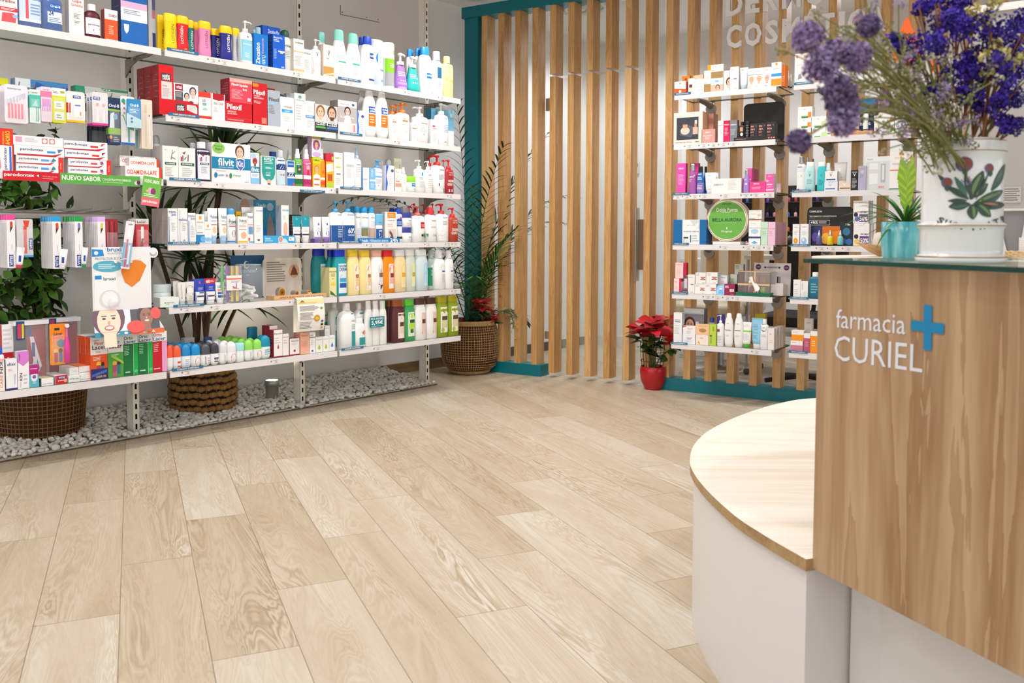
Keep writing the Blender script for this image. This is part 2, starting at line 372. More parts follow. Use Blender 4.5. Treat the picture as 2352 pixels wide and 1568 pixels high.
def shelf(T0, n, x0, x1, z, depth, tags, cats, label, kind, brackets):
    t = empty('glass_shelf', T0 @ Matrix.Translation((0, 0, z))); tag(t, label, 'shelf', 'glass shelves with white price rails')
    mb = MB(); mb.box(x0 - .012, x1 + .012, .004, depth, -.008, 0, GLASS); mb.box(x0 - .012, x1 + .012, depth, depth + .0008, -.008, 0, GEDGE)
    for e in (x0 - .0128, x1 + .012): mb.box(e, e + .0008, .004, depth, -.008, 0, GEDGE)
    mb.build('glass_panel', t)
    mb = MB(); mb.box(x0, x1, -.006, .002, -.0315, 0, RAIL)
    for u in tags: tagprint(mb, u, -.017)
    mb.build('price_rail', t)
    for (w, u, wd, dz) in cats:
        mb = MB(); mb.box(u, u + wd, -.009, -.0062, dz, dz + .0125, BLUE)
        vs, tr, a = text_tris(w, .02); m = mat('f4f6f8', .5)
        mb.faces([(u + wd * (.14 + .72 * x), -.0095, dz + .0032 + v * .0065) for x, v in vs], tr, m)
        mb.build('category_strip', t)
    for u in brackets:
        mb = MB()
        if kind == 'A':      # cantilever arm out of the post
            d0 = depth - .0
            prof = [(-.014, .004), (-.014, d0), (-.10, d0), (-.085, d0 - .02), (-.05, d0 - .06), (-.032, d0 - .12), (-.028, .1)]
            for s_ in (-.003, .003): mb.face([(u + s_, y, zz) for zz, y in prof], BR_T)
            k = len(prof)
            for i in range(k):
                a, b = prof[i], prof[(i + 1) % k]; mb.face([(u - .003, a[1], a[0]), (u + .003, a[1], a[0]), (u + .003, b[1], b[0]), (u - .003, b[1], b[0])], BR_T)
            mb.tube([(u - .016, d0 - .1, -.02), (u + .04, d0 - .1, -.02)], .009, STEEL, 10)
        else:                # round knob clamp bolted to a slat
            mb.tube([(u, depth + .002, -.055), (u, depth - .012, -.055)], .034, BR_T, 20)
            mb.tube([(u, depth, -.035), (u - .02, depth - .05, -.018), (u - .045, depth - .11, -.009)], lambda q: .024 - .012 * q, BR_T, 14)
        mb.build('bracket', t)
    return t
# left wall shelf heights (tops) and bays, in metres along the wall
ZA = [1.877, 1.575, 1.271, .967, .666, .361]
BAYS = [(.62, 2.101), (2.120, 3.113), (3.131, 4.109)]
def ua(px, z): return onplane(px, 540, QS, Aout).dot(Ad)
TA = frame(Aout * QS, Ad)
names = ['top', 'second', 'third', 'fourth', 'fifth', 'bottom']
cats = {(0, 1): ('HIGIENE CAPILAR', .01), (0, 2): ('HIGIENE CORPORAL', .0), (1, 1): ('COMPLEMENTOS CAPILARES', .01), (1, 2): ('HIGIENE CORPORAL', .01), (2, 1): ('HIGIENE CAPILAR', .01),
        (2, 2): ('HIGIENE CORPORAL', .01), (3, 1): ('CUIDADO PIES', .0), (3, 2): ('HIGIENE CORPORAL', .0), (4, 1): ('CUIDADO CORPORAL', .02), (5, 1): ('CUIDADO CORPORAL', .01), (5, 2): ('HIGIENE CORPORAL', .01)}
tgs = {(0, 1): (.22, .28, .52, .72), (0, 2): (.06, .5, .78), (1, 1): (.03, .48, .68), (1, 2): (.42,), (2, 1): (.14, .26, .96), (2, 2): (.86,), (3, 1): (.38, .72, .9), (3, 2): (.2, .32, .66, .84, .9),
       (4, 1): (.06, .22, .68, .85), (4, 2): (.3, .9), (5, 1): (.06, .56), (5, 2): (.25,)}
for i, z in enumerate(ZA):
    for b, (x0, x1) in enumerate(BAYS):
        if b == 0 and i in (1, 3, 4): continue
        cs = []
        if (i, b) in cats: w, o = cats[(i, b)]; cs = [(w, x0 + o, .16, -.002)]
        if (i, b) == (2, 1): cs.append(('ANTIPIOJOS', 2.87, .165, -.03))
        pos = ['nearest', 'middle', 'far'][b]
        br = {0: (2.09,), 1: (3.10,), 2: (4.1,)}[b]
        shelf(TA, i, x0, x1, z, QS - QP - .004, [x0 + t for t in tgs.get((i, b), ())], cs, '%s glass shelf of the %s bay on the left wall' % (names[i], pos), 'A', [u for u in br])
# screen shelves
ZT = [1.861, 1.562, 1.262, .959, .661, .354]
TSF = frame(Sout * TS, Sd)
rt = {0: (), 1: (.07, .16, .22, .28, .34), 2: (.0, .06, .11, .17, .3, .42, .48, .56), 3: (.3, .44, .5, .56), 4: (.2, .26, .32, .38), 5: (.5,)}
for i, z in enumerate(ZT):
    cs = [('PROTECCIÓN SOLAR' if i == 0 else 'DERMOCOSMÉTICA', -2.085, .105, -.003)] if i != 1 else []
    shelf(TSF, i, -2.085, -1.472, z, .325, [-2.085 + t for t in rt[i]], cs, '%s glass shelf of the left column on the slatted screen' % names[i], 'S', (-1.9715, -1.5375))
    cs = [('DERMOCOSMÉTICA', -1.372, .105, -.003)]
    shelf(TSF, i, -1.372, -.76, z, .325, [-1.372 + t for t in ({3: (.14, .2, .28, .41)}.get(i, ()))], cs, '%s glass shelf of the right column on the slatted screen' % names[i], 'S', (-1.2485, -.8145))
# ------------------------------------------------------------------ counter group
K = onz(1851.5, 1284, .42); K.z = 0
CF = lambda c=0, q=0, z=0: frame(K + Cd * c + Qd * q + Vector((0, 0, z)), Cd)   # x runs along the counter towards the viewer, y into it
# curved low desk
sil = [(1851.5, 1284), (1800, 1255), (1752, 1226.7), (1687.8, 1183.9), (1623.6, 1125), (1591.4, 1082), (1584.7, 1052.7), (1596.8, 1017.8), (1637, 983), (1714.6, 948.2), (1797.6, 924), (1872.6, 914)]
out = [onz(x, y, .42).to_2d() for x, y in sil]
e0 = out[-1]; q1 = (K + Qd * .75).to_2d()
out += [e0 + Vector((.25, .02)), e0 + Vector((.55, -.08)), e0 + Vector((.78, -.4)), e0 + Vector((.78, -.85)), Vector((1.6, 2.1)), q1]
def catmull(P, n=6):
    r = []
    for i in range(len(P) - 1):
        a, b, c, d = P[max(i - 1, 0)], P[i], P[i + 1], P[min(i + 2, len(P) - 1)]
        for k in range(n):
            t = k / n; r.append(.5 * ((2 * b) + (c - a) * t + (2 * a - 5 * b + 4 * c - d) * t * t + (3 * b - a - 3 * c + d) * t ** 3))
    r.append(P[-1]); return r
ring = catmull(out)
cen = sum((p for p in ring), Vector((0, 0))) / len(ring)
def prism(mb, ring, z0, z1, m, mt=None):
    n = len(ring); lo = [(p.x, p.y, z0) for p in ring]; hi = [(p.x, p.y, z1) for p in ring]
    mb.face(hi, mt or m); mb.face(lo[::-1], m)
    for i in range(n):
        j = (i + 1) % n; mb.face([lo[i], lo[j], hi[j], hi[i]], m, False)
def inset(ring, d):
    r = []
    n = len(ring)
    for i in range(n):
        a, b = ring[i - 1], ring[(i + 1) % n]; t = (b - a).normalized(); r.append(ring[i] + Vector((t.y, -t.x)) * d)
    return r
t = empty('curved_desk', Matrix.Identity(4)); tag(t, 'low curved desk with pale oak top and white laminate sides', 'desk')
if sum(a.x * b.y - b.x * a.y for a, b in zip(ring, ring[1:] + ring[:1])) < 0: ring = ring[::-1]
EDGE = wood('edge_wood', '8a6d47', 'a5875d', 'b3956b', 1, 0, .5)
mb = MB(); prism(mb, ring, .397, .42, EDGE, DESKW); o = mb.build('desktop', t)
ins = [p + (cen - p).normalized() * .012 for p in ring]
mb = MB(); prism(mb, ins, 0, .397, mat('d9d6d5', .35)); o = mb.build('desk_body', t)
for p in o.data.polygons: p.use_smooth = False
# raised round top
t = empty('round_shelf', Matrix.Translation((1.03, 2.17, 0))); tag(t, 'round pale oak shelf raised on a post above the curved desk', 'shelf')
mb = MB(); mb.lathe([(.958, .275), (.9585, .28), (.9645, .28), (.965, .279)], DESKW, 64); mb.build('round_top', t)
mb = MB(); mb.lathe([(.42, .04), (.958, .04)], STEEL, 20); mb.build('column', t)
# tall counter
t = empty('service_counter', CF()); tag(t, 'tall service counter faced with light oak panel and topped with glass', 'counter')
mb = MB(); mb.box(0, 2.3, .015, .033, .4017, .9665, PANEL); mb.build('front_panel', t)
mb = MB(); mb.box(0.001, 2.3, .033, .5, .945, .9665, PANEL); mb.build('counter_top', t)
mb = MB(); mb.box(0.0, 2.3, .108, .5, 0, .9449, mat('d6d5d3', .4)); mb.build('counter_body', t)
def surf_panel(x, z, off): return Vector((x, .015 - off * 4, z))
MW = mat('d9dbe2', .5)
def px2panel(x, y):
    p = onplane(x, y, (K + Qd * .015).dot(Qd), Qd); return (p - K).dot(Cd), p.z
def word(mb, s, P0, P1, hfun, m, bold=.0):
    """lettering laid between two baseline points on the counter panel"""
    vs, tr, a = text_tris(s, bold); (x0, z0), (x1, z1) = px2panel(*P0), px2panel(*P1)
    mb.faces([surf_panel(x0 + (x1 - x0) * x, z0 + (z1 - z0) * x + hfun * v, .0002) for x, v in vs], tr, m)
(_, za), (_, zb) = px2panel(1921, 744), px2panel(1921, 704)
mb = MB(); word(mb, 'farmacia', (1921, 752), (2080, 768), zb - za + .002, MW, .0)
(_, za), (_, zb) = px2panel(1921, 823), px2panel(1921, 767)
word(mb, 'CURIEL', (1917, 826), (2119, 856), zb - za + .001, MW, .0)
mb.build('lettering', t)
mb = MB()
for (a, b, c, d) in ((2123, 699, 2142, 805), (2094, 735, 2170, 767)):
    (x0, z1), (x1, z0) = px2panel(a, b), px2panel(c, d)
    cx, cz = px2panel(2132.5, 751.5)
    hw, hh = (abs(x1 - x0) / 2, 0)
    mb.face([surf_panel(x, z, .0003) for x, z in ((0, 0),) * 0] or [surf_panel(x, z, .0003 + .0001 * (a == 2094)) for x, z in (lambda L: L)([px2panel(a, b), px2panel(c, b + (3 if a == 2123 else 8)), px2panel(c - (1 if a == 2123 else 1), d), px2panel(a - (1 if a == 2123 else 0), d - (2 if a == 2123 else 9))])], mat('0f7fb0', .45))
mb.build('blue_cross', t)
mb = MB(); mb.box(-.018, 2.3, -.004, .52, .9685, .9765, mat('bfe0d2', .02, alpha=.35, spec=1.)); g_ = mb.build('glass_top', t)
mb = MB(); mb.box(-.0185, 2.3, -.0046, -.0041, .9686, .9764, mat('063a30', .12)); mb.box(-.0187, -.0181, -.004, .52, .9686, .9764, mat('063a30', .12)); mb.build('glass_edge', t)
mb = MB()
for c in (.05, .9, 1.8): mb.tube([(c, .1, .9665), (c, .1, .9685)], .01, STEEL, 12)
mb.build('spacers', t)
# ------------------------------------------------------------------ apothecary jar with painted flowers
def px_at(x, y, depth):
    d = ray(x, y); return CAM + d * (depth / d.y)
vp = px_at(2205, 600, 1.42); VX, VY, VZ = vp.x, 1.42, .9765
yaw = math.atan2(VX, VY)
TV = Matrix.Translation((VX, VY, VZ)) @ Matrix.Rotation(-yaw, 4, 'Z')
t = empty('apothecary_jar', TV); tag(t, 'white porcelain apothecary jar painted with red thistle flowers, holding dried stems', 'jar')
CER = mat('e6e8ea', .1, spec=.6, coat=.5); GOLD = mat('b98a4e', .22, metal=.8)
r0 = .0595
prof = [(0, .062), (.002, .066), (.007, .0672), (.011, .064), (.014, r0 * 1.0), (.02, .0605), (.052, .0605), (.056, .062), (.0585, .0645), (.0605, .0645), (.063, .0605), (.066, .0590), (.12, .0592), (.150, .0596), (.170, .0606), (.1725, .0625), (.1745, .0625), (.177, .0605), (.190, .0600), (.193, .0595)]
mb = MB(); mb.lathe(prof, CER, 64, capt=False); mb.lathe([(.193, .0595), (.194, .057), (.193, .0545), (.1, .054), (.012, .05)], CER, 64, capb=False, capt=True)
mb.build('jar_body', t)
mb = MB()
for z, r in ((.0095, .0671), (.0588, .0649), (.1737, .0629), (.1905, .0603)): mb.lathe([(z - .0009, r - .001), (z - .0007, r), (z + .0007, r), (z + .0009, r - .001)], GOLD, 64, capb=False, capt=False)
mb.build('gilt_band', t)
def jar_pt(ax, z, off=0):
    r = .0597 + off; a = ax / .0597; return Vector((r * math.sin(a), -r * math.cos(a), z))
def jx(px, py):      # pixel on the jar face -> arc, height
    s_ = (px - 2205) / 85 * .0597; s_ = max(-.0590, min(.0590, s_)); return math.asin(s_ / .0597) * .0597, (597 - py) * .000702 + .002
JL = [1]
def jpoly(mb, pts, m):
    """painted patch: fan of small triangles wrapped on the jar"""
    JL[0] += 1; off = .00006 * JL[0]
    c = (sum(p[0] for p in pts) / len(pts), sum(p[1] for p in pts) / len(pts))
    for i in range(len(pts)):
        a, b = pts[i], pts[(i + 1) % len(pts)]
        mid = [(c[0] + (p[0] - c[0]) * .5, c[1] + (p[1] - c[1]) * .5) for p in (a, b)]
        mb.face([jar_pt(*p, off) for p in (c, mid[0], mid[1])], m); mb.face([jar_pt(*p, off) for p in (mid[0], a, b, mid[1])], m)
def jleaf(mb, x0, y0, x1, y1, w, m, m2=None):
    a, b = jx(x0, y0), jx(x1, y1); dx, dz = b[0] - a[0], b[1] - a[1]; L = math.hypot(dx, dz); n = (-dz / L, dx / L); w *= .0007
    def q(s_, k): return (a[0] + dx * s_ + n[0] * k * w * math.sin(math.pi * min(1, s_ * .9 + .05)), a[1] + dz * s_ + n[1] * k * w * math.sin(math.pi * min(1, s_ * .9 + .05)))
    S_ = [i / 7 for i in range(8)]
    jpoly(mb, [q(s_, 1) for s_ in S_] + [q(s_, -1) for s_ in S_[::-1]], m)
    if m2: jpoly(mb, [q(s_, .55) for s_ in S_[1:-1]] + [q(s_, 0) for s_ in S_[1:-1][::-1]], m2)
mb = MB(); G1, G2, G3, RD, VI = mat('2f4a3a', .3), mat('6f8a5c', .3), mat('3d6b66', .3), mat('7f3b34', .3), mat('5c5a8c', .3)
for l in ((2222, 460, 2245, 398, 14, G1, G2), (2262, 440, 2300, 375, 13, G1, G3), (2228, 470, 2285, 440, 12, G1, G2), (2225, 475, 2290, 470, 9, G1, None), (2222, 470, 2180, 475, 10, G1, G3), (2225, 470, 2228, 503, 11, G1, G2), (2235, 470, 2262, 497, 11, G1, G2),
          (2218, 458, 2175, 430, 7, G1, None), (2215, 452, 2190, 410, 6, G3, None), (2215, 462, 2178, 462, 5, G1, None), (2230, 455, 2254, 425, 8, G1, G2), (2220, 450, 2210, 402, 6, G1, None), (2182, 432, 2157, 403, 5, G1, None)): jleaf(mb, *l)
for a, b in (((2210, 398), (2225, 455)), ((2255, 402), (2232, 460)), ((2180, 432), (2218, 460))): jleaf(mb, *a, *b, 3, G1)
for cx, cy, rr in ((2208, 383, 16), (2256, 392, 10), (2175, 422, 11)):
    c = jx(cx, cy); rr *= .0007
    jpoly(mb, [(c[0] + rr * 1.08 * math.cos(i * .42), c[1] + rr * 1.05 * math.sin(i * .42)) for i in range(15)], VI)
    jpoly(mb, [(c[0] + rr * .15 + rr * .85 * math.cos(i * .42), c[1] + rr * .1 + rr * .85 * math.sin(i * .42)) for i in range(15)], RD)
    jleaf(mb, cx + 2, cy + rr / .0007 + 8, cx + 1, cy + 4, 6, G1)
jleaf(mb, 2245, 468, 2275, 471, 3, mat('a8705c', .3))
BK = mat('2c2c30', .3); wd_ = 'SUC. PRATI'
for i, ch in enumerate(wd_):                       # curved motto
    if ch == ' ': continue
    vs, tr, a = text_tris(ch, .03); f = i / 9; X = 2160 + 130 * f + (2 if f < .5 else 0); Y = 512 + 17 * (1 - ((f - .5) * 2) ** 2) - 3 * f
    tilt = (.5 - f) * .9; h = 15.
    w_ = 4. if ch == '.' else (6.5 if ch == 'I' else 11.5); hh = 4 if ch == '.' else h; JL[0] = 40
    q = [((x - .5) * w_, v * hh) for x, v in vs]
    mb.faces([jar_pt(*jx(X + x * math.cos(tilt) + v * math.sin(tilt), Y - (v * math.cos(tilt) - x * math.sin(tilt))), .0015) for x, v in q], tr, BK)
mb.build('painted_decoration', t)
# ------------------------------------------------------------------ dried bouquet
def blobs(mb, c, r, n, m, size, rnd, squash=1.):
    """a head of many small papery florets"""
    c = Vector(c)
    for _ in range(n):
        d = Vector((rnd.gauss(0, 1), rnd.gauss(0, 1), rnd.gauss(0, 1) * squash)).normalized(); p = c + d * r * rnd.uniform(.45, 1)
        a = d.cross(Vector((rnd.gauss(0, 1), rnd.gauss(0, 1), rnd.gauss(0, 1)))).normalized(); b = d.cross(a); k = size * rnd.uniform(.6, 1.3)
        tip = p + d * k * .6
        mb.face([p - a * k * .5, tip - b * k * .5, tip + b * k * .5 + a * k * .3], m); mb.face([p, tip + a * k * .5, p + b * k * .6 + d * k * .2], m)
rb = random.Random(3)
MOUTH = Vector((VX, VY, VZ + .185))
def stem_pts(end, k=.25, start=None):
    s0 = start or (MOUTH + Vector((rb.uniform(-.03, .03), rb.uniform(-.02, .02), -.06))); end = Vector(end); mid = s0.lerp(end, .55) + Vector((0, 0, (end - s0).length * k * .35))
    return [s0.lerp(mid, t) .lerp(mid.lerp(end, t), t) for t in (i / 7 for i in range(8))]
VIO = [mat('3a229a', .7), mat('4d34b4', .7), mat('2c1a78', .7)]; LAV = [mat('8f7ba8', .8), mat('a08cb8', .8), mat('6d5f86', .8)]; YEL = mat('cdbf7c', .8)
STM, STG = mat('8a5a38', .7), mat('84854a', .7)
# purple statice: (pixel x, y, depth, radius)
heads = [(2165, 40, 1.40, .034), (2215, 60, 1.36, .024), (2105, 88, 1.38, .030), (2150, 112, 1.35, .026), (2060, 100, 1.36, .012), (2275, 75, 1.34, .034), (2325, 100, 1.38, .030), (2240, 130, 1.36, .030), (2190, 170, 1.34, .022), (2260, 185, 1.38, .026), (2090, 165, 1.40, .020), (2300, 150, 1.32, .028),
         (2225, 215, 1.36, .020), (2310, 230, 1.40, .026), (2170, 215, 1.42, .018), (2345, 160, 1.36, .030), (2200, 12, 1.42, .024), (2315, 285, 1.36, .020), (2120, 20, 1.44, .018), (2140, 205, 1.33, .014), (2268, 240, 1.34, .016), (2350, 55, 1.4, .022)]
desc_p = ['at the very top', 'beside the yellow sprig', 'left of the jar mouth', 'in front of the orange card', 'low on the left', 'at the right shoulder', 'near the frame edge', 'in the middle', 'above the brown stems', 'right of centre', 'close to the green stalks', 'leaning right',
          'just over the rim', 'drooping on the right', 'half hidden behind', 'cut by the frame', 'touching the frame top', 'lowest on the right', 'by the grey spike', 'smallest near the rim', 'tucked between stems', 'top right corner']
for i, (x, y, d, r) in enumerate(heads):
    e = px_at(x, y, d); t = empty('statice_stem', Matrix.Translation(MOUTH)); tag(t, 'violet dried statice stem %s' % desc_p[i], 'flower', 'violet statice in the jar') if False else tag(t, 'violet dried statice stem in the jar, head %s' % desc_p[i], 'flower', 'violet statice in the painted jar')
    mb = MB(); P = stem_pts(e - Vector((0, 0, r * .8))); mb.tube([p - MOUTH for p in P], .0018, STM, 5)
    for q in range(5):
        a = P[4 + q % 3]; b = e + Vector((rb.uniform(-1, 1), rb.uniform(-1, 1), rb.uniform(-.5, .6))) * r * .9; mb.tube([a - MOUTH, a.lerp(b, .5) + Vector((0, 0, .004)) - MOUTH, b - MOUTH], .0011, STM, 4)
    mb.build('stem', t)
    mb = MB()
    for q in range(9):
        c = e + Vector((rb.gauss(0, .5), rb.gauss(0, .5), rb.gauss(0, .35))) * r - MOUTH; blobs(mb, c, r * .45, 46, VIO[q % 3], .0058, rb)
    mb.build('flower_head', t)
lh = [(1855, 85, .95, .016), (1885, 150, .98, .018), (1925, 205, .96, .018), (1935, 240, .98, .019), (1935, 280, .97, .016), (1835, 325, .92, .011), (1965, 130, 1.0, .016), (1915, 120, 1.0, .013), (1995, 60, 1.04, .012)]
dl = ['farthest up to the left', 'second from the tip', 'greyish and round', 'below the grey one', 'hanging over the navy card', 'dangling lowest beside the shelf', 'in front of the white letters', 'small and pale', 'crossing the last letter']
for i, (x, y, d, r) in enumerate(lh):
    e = px_at(x, y, d); t = empty('thistle_stem', Matrix.Translation(MOUTH)); tag(t, 'blurred lavender thistle head %s' % dl[i], 'flower', 'lavender thistles leaning left from the jar')
    mb = MB(); mb.tube([p - MOUTH for p in stem_pts(e, .5)], .0013, STG, 5); mb.build('stem', t)
    mb = MB(); blobs(mb, e - MOUTH, r, 420, LAV[i % 3], .005, rb); blobs(mb, e - MOUTH, r * .7, 150, LAV[(i + 1) % 3], .006, rb); mb.build('flower_head', t)
for i, (x, y, d, r, lb) in enumerate(((2285, 130, 1.32, .018, 'in the middle of the bouquet'), (2268, 18, 1.34, .022, 'at the very top of the bouquet'), (2325, 145, 1.34, .013, 'near the violet heads on the right'))):
    e = px_at(x, y, d); t = empty('yellow_statice_stem', Matrix.Translation(MOUTH)); tag(t, 'pale yellow statice sprig ' + lb, 'flower', 'yellow statice in the painted jar')
    mb = MB(); mb.tube([p - MOUTH for p in stem_pts(e)], .0016, STG, 5); mb.build('stem', t)
    mb = MB()
    for q in range(6): blobs(mb, e - MOUTH + Vector((rb.gauss(0, .6), rb.gauss(0, .4), rb.gauss(0, .6))) * r, r * .4, 24, YEL, .008, rb)
    mb.build('flower_head', t)
# olive broom sprays with tiny whitish florets
br = [(1975, 95, 1.15), (1960, 150, 1.15), (1990, 200, 1.2), (2010, 120, 1.2), (2020, 75, 1.25), (2000, 250, 1.2), (2040, 160, 1.25), (1950, 60, 1.1), (2060, 210, 1.3), (2120, 150, 1.3), (2150, 240, 1.3), (2100, 260, 1.28), (1930, 175, 1.1), (2190, 260, 1.3)]
db = ['third highest', 'crossing the product boxes', 'over the second shelf', 'near the letters', 'tallest of the sprays', 'low and spreading', 'beside the orange card', 'farthest left at the top', 'short and dense', 'inside the violet heads', 'above the jar rim', 'hanging over the rim', 'tangled with thistles', 'rightmost of the sprays']
for i, (x, y, d) in enumerate(br):
    e = px_at(x, y, d); t = empty('broom_spray', Matrix.Translation(MOUTH)); tag(t, 'thin olive broom spray with tiny florets, %s' % db[i], 'flower', 'olive broom sprays in the painted jar')
    P = stem_pts(e, .35); mb = MB(); mb.tube([p - MOUTH for p in P], .0016, STG, 5); fl_ = MB(); tips = []
    for q in range(16):
        a = P[2 + q % 6]; dd = (P[-1] - P[2]).normalized(); b = a + dd * rb.uniform(.03, .09) + Vector((rb.gauss(0, 1), rb.gauss(0, 1), rb.gauss(0, 1))) * .022
        mb.tube([a - MOUTH, a.lerp(b, .5) + dd * .01 - MOUTH, b - MOUTH], .0009, STG, 4); tips.append(b)
    mb.build('stem', t)
    for q, b in enumerate(tips): blobs(fl_, b - MOUTH, .0075, 16, (mat('b9b59b', .8), LAV[1], mat('8d8f5f', .8))[(q + i) % 3], .0042, rb)
    fl_.build('florets', t)
# ------------------------------------------------------------------ things on the round shelf
pp = px_at(2078, 560, 2.12); TP = Matrix.Translation((pp.x, 2.12, .965))
t = empty('ceramic_planter', TP); tag(t, 'turquoise ribbed ceramic pot standing on the round shelf', 'pot')
k = NT('turquoise_glaze'); tc = k.n('TexCoord'); mp = k.n('Mapping'); mp.inputs['Scale'].default_value = (60, 60, 6); k.l(tc.outputs['Object'], mp.inputs[0]); nz = k.n('TexNoise'); nz.inputs['Scale'].default_value = 1.2; k.l(mp.outputs[0], nz.inputs['Vector'])
k.l(k.ramp(nz.outputs[0], [(.35, '3d98a6'), (.55, '62b3bd'), (.7, '86c5c8')]), k.b.inputs['Base Color']); k.b.inputs['Roughness'].default_value = .25
mb = MB(); vs = []
for z, r in ((0, .047), (.004, .05), (.04, .0525), (.086, .0535), (.0865, .051), (.075, .050)):
    vs.append((z, r))
for a in range(72):
    pass
n_ = 96; V = []
for z, r in vs:
    for j in range(n_):
        th = 2 * math.pi * j / n_; rr = r + (.0007 * math.cos(th * 24) if r > .0505 else 0); V.append((rr * math.cos(th), rr * math.sin(th), z))
mb.faces(V, [(i * n_ + j, i * n_ + (j + 1) % n_, (i + 1) * n_ + (j + 1) % n_, (i + 1) * n_ + j) for i in range(len(vs) - 1) for j in range(n_)], k.m, True)
mb.faces(V[:n_], [tuple(range(n_))], k.m); mb.faces(V[-n_:], [tuple(range(n_))], mat('3d2a1c', .9)); mb.build('pot_body', t)
def blade(mb, p0, d0, L, w, droop, m, seg=7, fold=.25, side=None, m2=None):
    """one arching leaf blade from p0 along d0, tapering to a point"""
    d = Vector(d0).normalized(); p = Vector(p0); up = Vector((0, 0, 1)); sd = d.cross(up)
    if sd.length < .1: sd = Vector((1, 0, 0))
    sd.normalize(); L1, L2, C_1 = [], [], []
    for i in range(seg + 1):
        t_ = i / seg; ww = w * (math.sin(math.pi * min(1, .12 + .88 * t_)) ** .7 if t_ < 1 else 0)
        nn = sd.cross(d).normalized(); L1.append(p + sd * ww / 2 + nn * ww * fold); L2.append(p - sd * ww / 2 + nn * ww * fold); C_1.append(p.copy())
        d = (d + Vector((0, 0, -droop / seg))).normalized(); p = p + d * L / seg
    V = L1 + C_1 + L2; n = seg + 1
    mb.faces(V, [(i, i + 1, n + i + 1, n + i) for i in range(seg)], m, True); mb.faces(V, [(n + i, n + i + 1, 2 * n + i + 1, 2 * n + i) for i in range(seg)], m2 or m, True)
rp = random.Random(11)
t = empty('bromeliad_plant', TP @ Matrix.Translation((0, 0, .07))); tag(t, 'small bromeliad with a lime green flower spike in the turquoise pot', 'plant')
mb = MB(); LG = mat('4f8a3a', .4); LG2 = mat('3b6e33', .4)
for i in range(46):
    a = rp.uniform(0, 6.28); el = rp.uniform(.25, 1.2); blade(mb, (0, 0, .005), (math.cos(a) * math.cos(el), math.sin(a) * math.cos(el), math.sin(el)), rp.uniform(.09, .17), .0075, rp.uniform(.7, 1.9), LG if i % 2 else LG2, 8)
mb.build('leaves', t)
mb = MB(); LM, LM2 = mat('a6c82f', .4), mat('86b030', .4)
for i in range(11):
    z = .045 + i * .0095
    for s_ in (-1, 1):
        w_ = .021 * (1.1 - abs(i - 6) * .07)
        mb.faces([(0, -.004, z - .004), (s_ * w_, -.002, z + .016), (s_ * w_ * .9, -.001, z + .034), (0, -.004, z + .012), (0, .004, z - .004), (0, .004, z + .012)], [(0, 1, 2, 3), (5, 2, 1, 4)], LM if (i + (s_ > 0)) % 2 else LM2)
mb.tube([(0, 0, 0), (0, 0, .06)], .005, LM2, 8); mb.build('flower_spike', t)
bp_ = px_at(2010, 560, 2.28)
t = empty('wooden_dish', Matrix.Translation((bp_.x + .03, 2.28, .965))); tag(t, 'boat shaped wooden dish behind the turquoise pot', 'dish')
mb = MB(); WD = wood('dish_wood', 'b98a58', 'd3a877', 'e0bd90', 1, 0, .5)
n_ = 24; V = []
for z, a, b in ((0, .02, .015), (.012, .045, .03), (.028, .075, .04), (.03, .073, .038), (.014, .04, .026)):
    for j in range(n_): th = 2 * math.pi * j / n_; V.append((a * math.cos(th), b * math.sin(th), z + (.006 * abs(math.cos(th)) ** 4 if z > .02 else 0)))
mb.faces(V, [(i * n_ + j, i * n_ + (j + 1) % n_, (i + 1) * n_ + (j + 1) % n_, (i + 1) * n_ + j) for i in range(4) for j in range(n_)] + [tuple(range(n_)), tuple(range(4 * n_, 5 * n_))], WD, True); mb.build('dish_body', t)
mb = MB(); mb.lathe([(0, .014), (.02, .016), (.034, .012), (.04, .004)], mat('e9ddd2', .5), 16, c=(-.02, 0, .022)); mb.build('egg_candle', t)
# white easel mirror, cups and basket right of the jar
ep = px_at(2318, 530, 2.15)
TE = frame(Vector((ep.x, 2.15, .965)), Vector((math.cos(-.5), math.sin(-.5), 0)))
t = empty('easel_mirror', TE); tag(t, 'white folding easel mirror standing right of the jar', 'mirror')
WL = mat('e2e0de', .4)
mb = MB(); mb.faces([(-.04, 0, 0), (-.0, 0, 0), (-.027, 0, .115), (-.036, 0, .115), (-.04, .01, 0), (0, .01, 0), (-.027, .01, .115), (-.036, .01, .115)], [(0, 1, 2, 3), (7, 6, 5, 4), (0, 4, 5, 1), (1, 5, 6, 2), (2, 6, 7, 3), (3, 7, 4, 0)], WL)
mb.faces([(.02, 0, .0), (.03, 0, 0), (.045, 0, .115), (.035, 0, .115), (.02, .01, 0), (.03, .01, 0), (.045, .01, .115), (.035, .01, .115)], [(0, 1, 2, 3), (7, 6, 5, 4), (0, 4, 5, 1), (1, 5, 6, 2), (2, 6, 7, 3), (3, 7, 4, 0)], WL); mb.build('leg', t)
mb = MB(); mb.box(-.036, .06, 0, .01, .115, .12, WL); mb.build('top_bar', t)
mb = MB(); mb.box(-.03, .04, .012, .015, .01, .114, mat('8e8c8e', .25)); mb.build('mirror_panel', t)
bp_ = px_at(2348, 570, 2.02)
t = empty('wicker_tray', Matrix.Translation((bp_.x + .02, 2.02, .965))); tag(t, 'round braided wicker tray under the stacked cups', 'tray')
mb = MB()
for q in range(5):
    z = .003 + .0035 * q
    mb.tube([(.05 * math.cos(a) , .05 * math.sin(a), z + .0012 * math.sin(a * 14 + q * 3)) for a in (i * 2 * math.pi / 56 for i in range(57))], .0024, wood('wicker_light', 'b98f5d', 'd9b788', 'ead0a4', 4, 0) if q == 0 else mb.m[0], 6)
mb.tube([(0, 0, 0), (0, 0, .003)], .05, mb.m[0], 32); mb.build('braid', t)
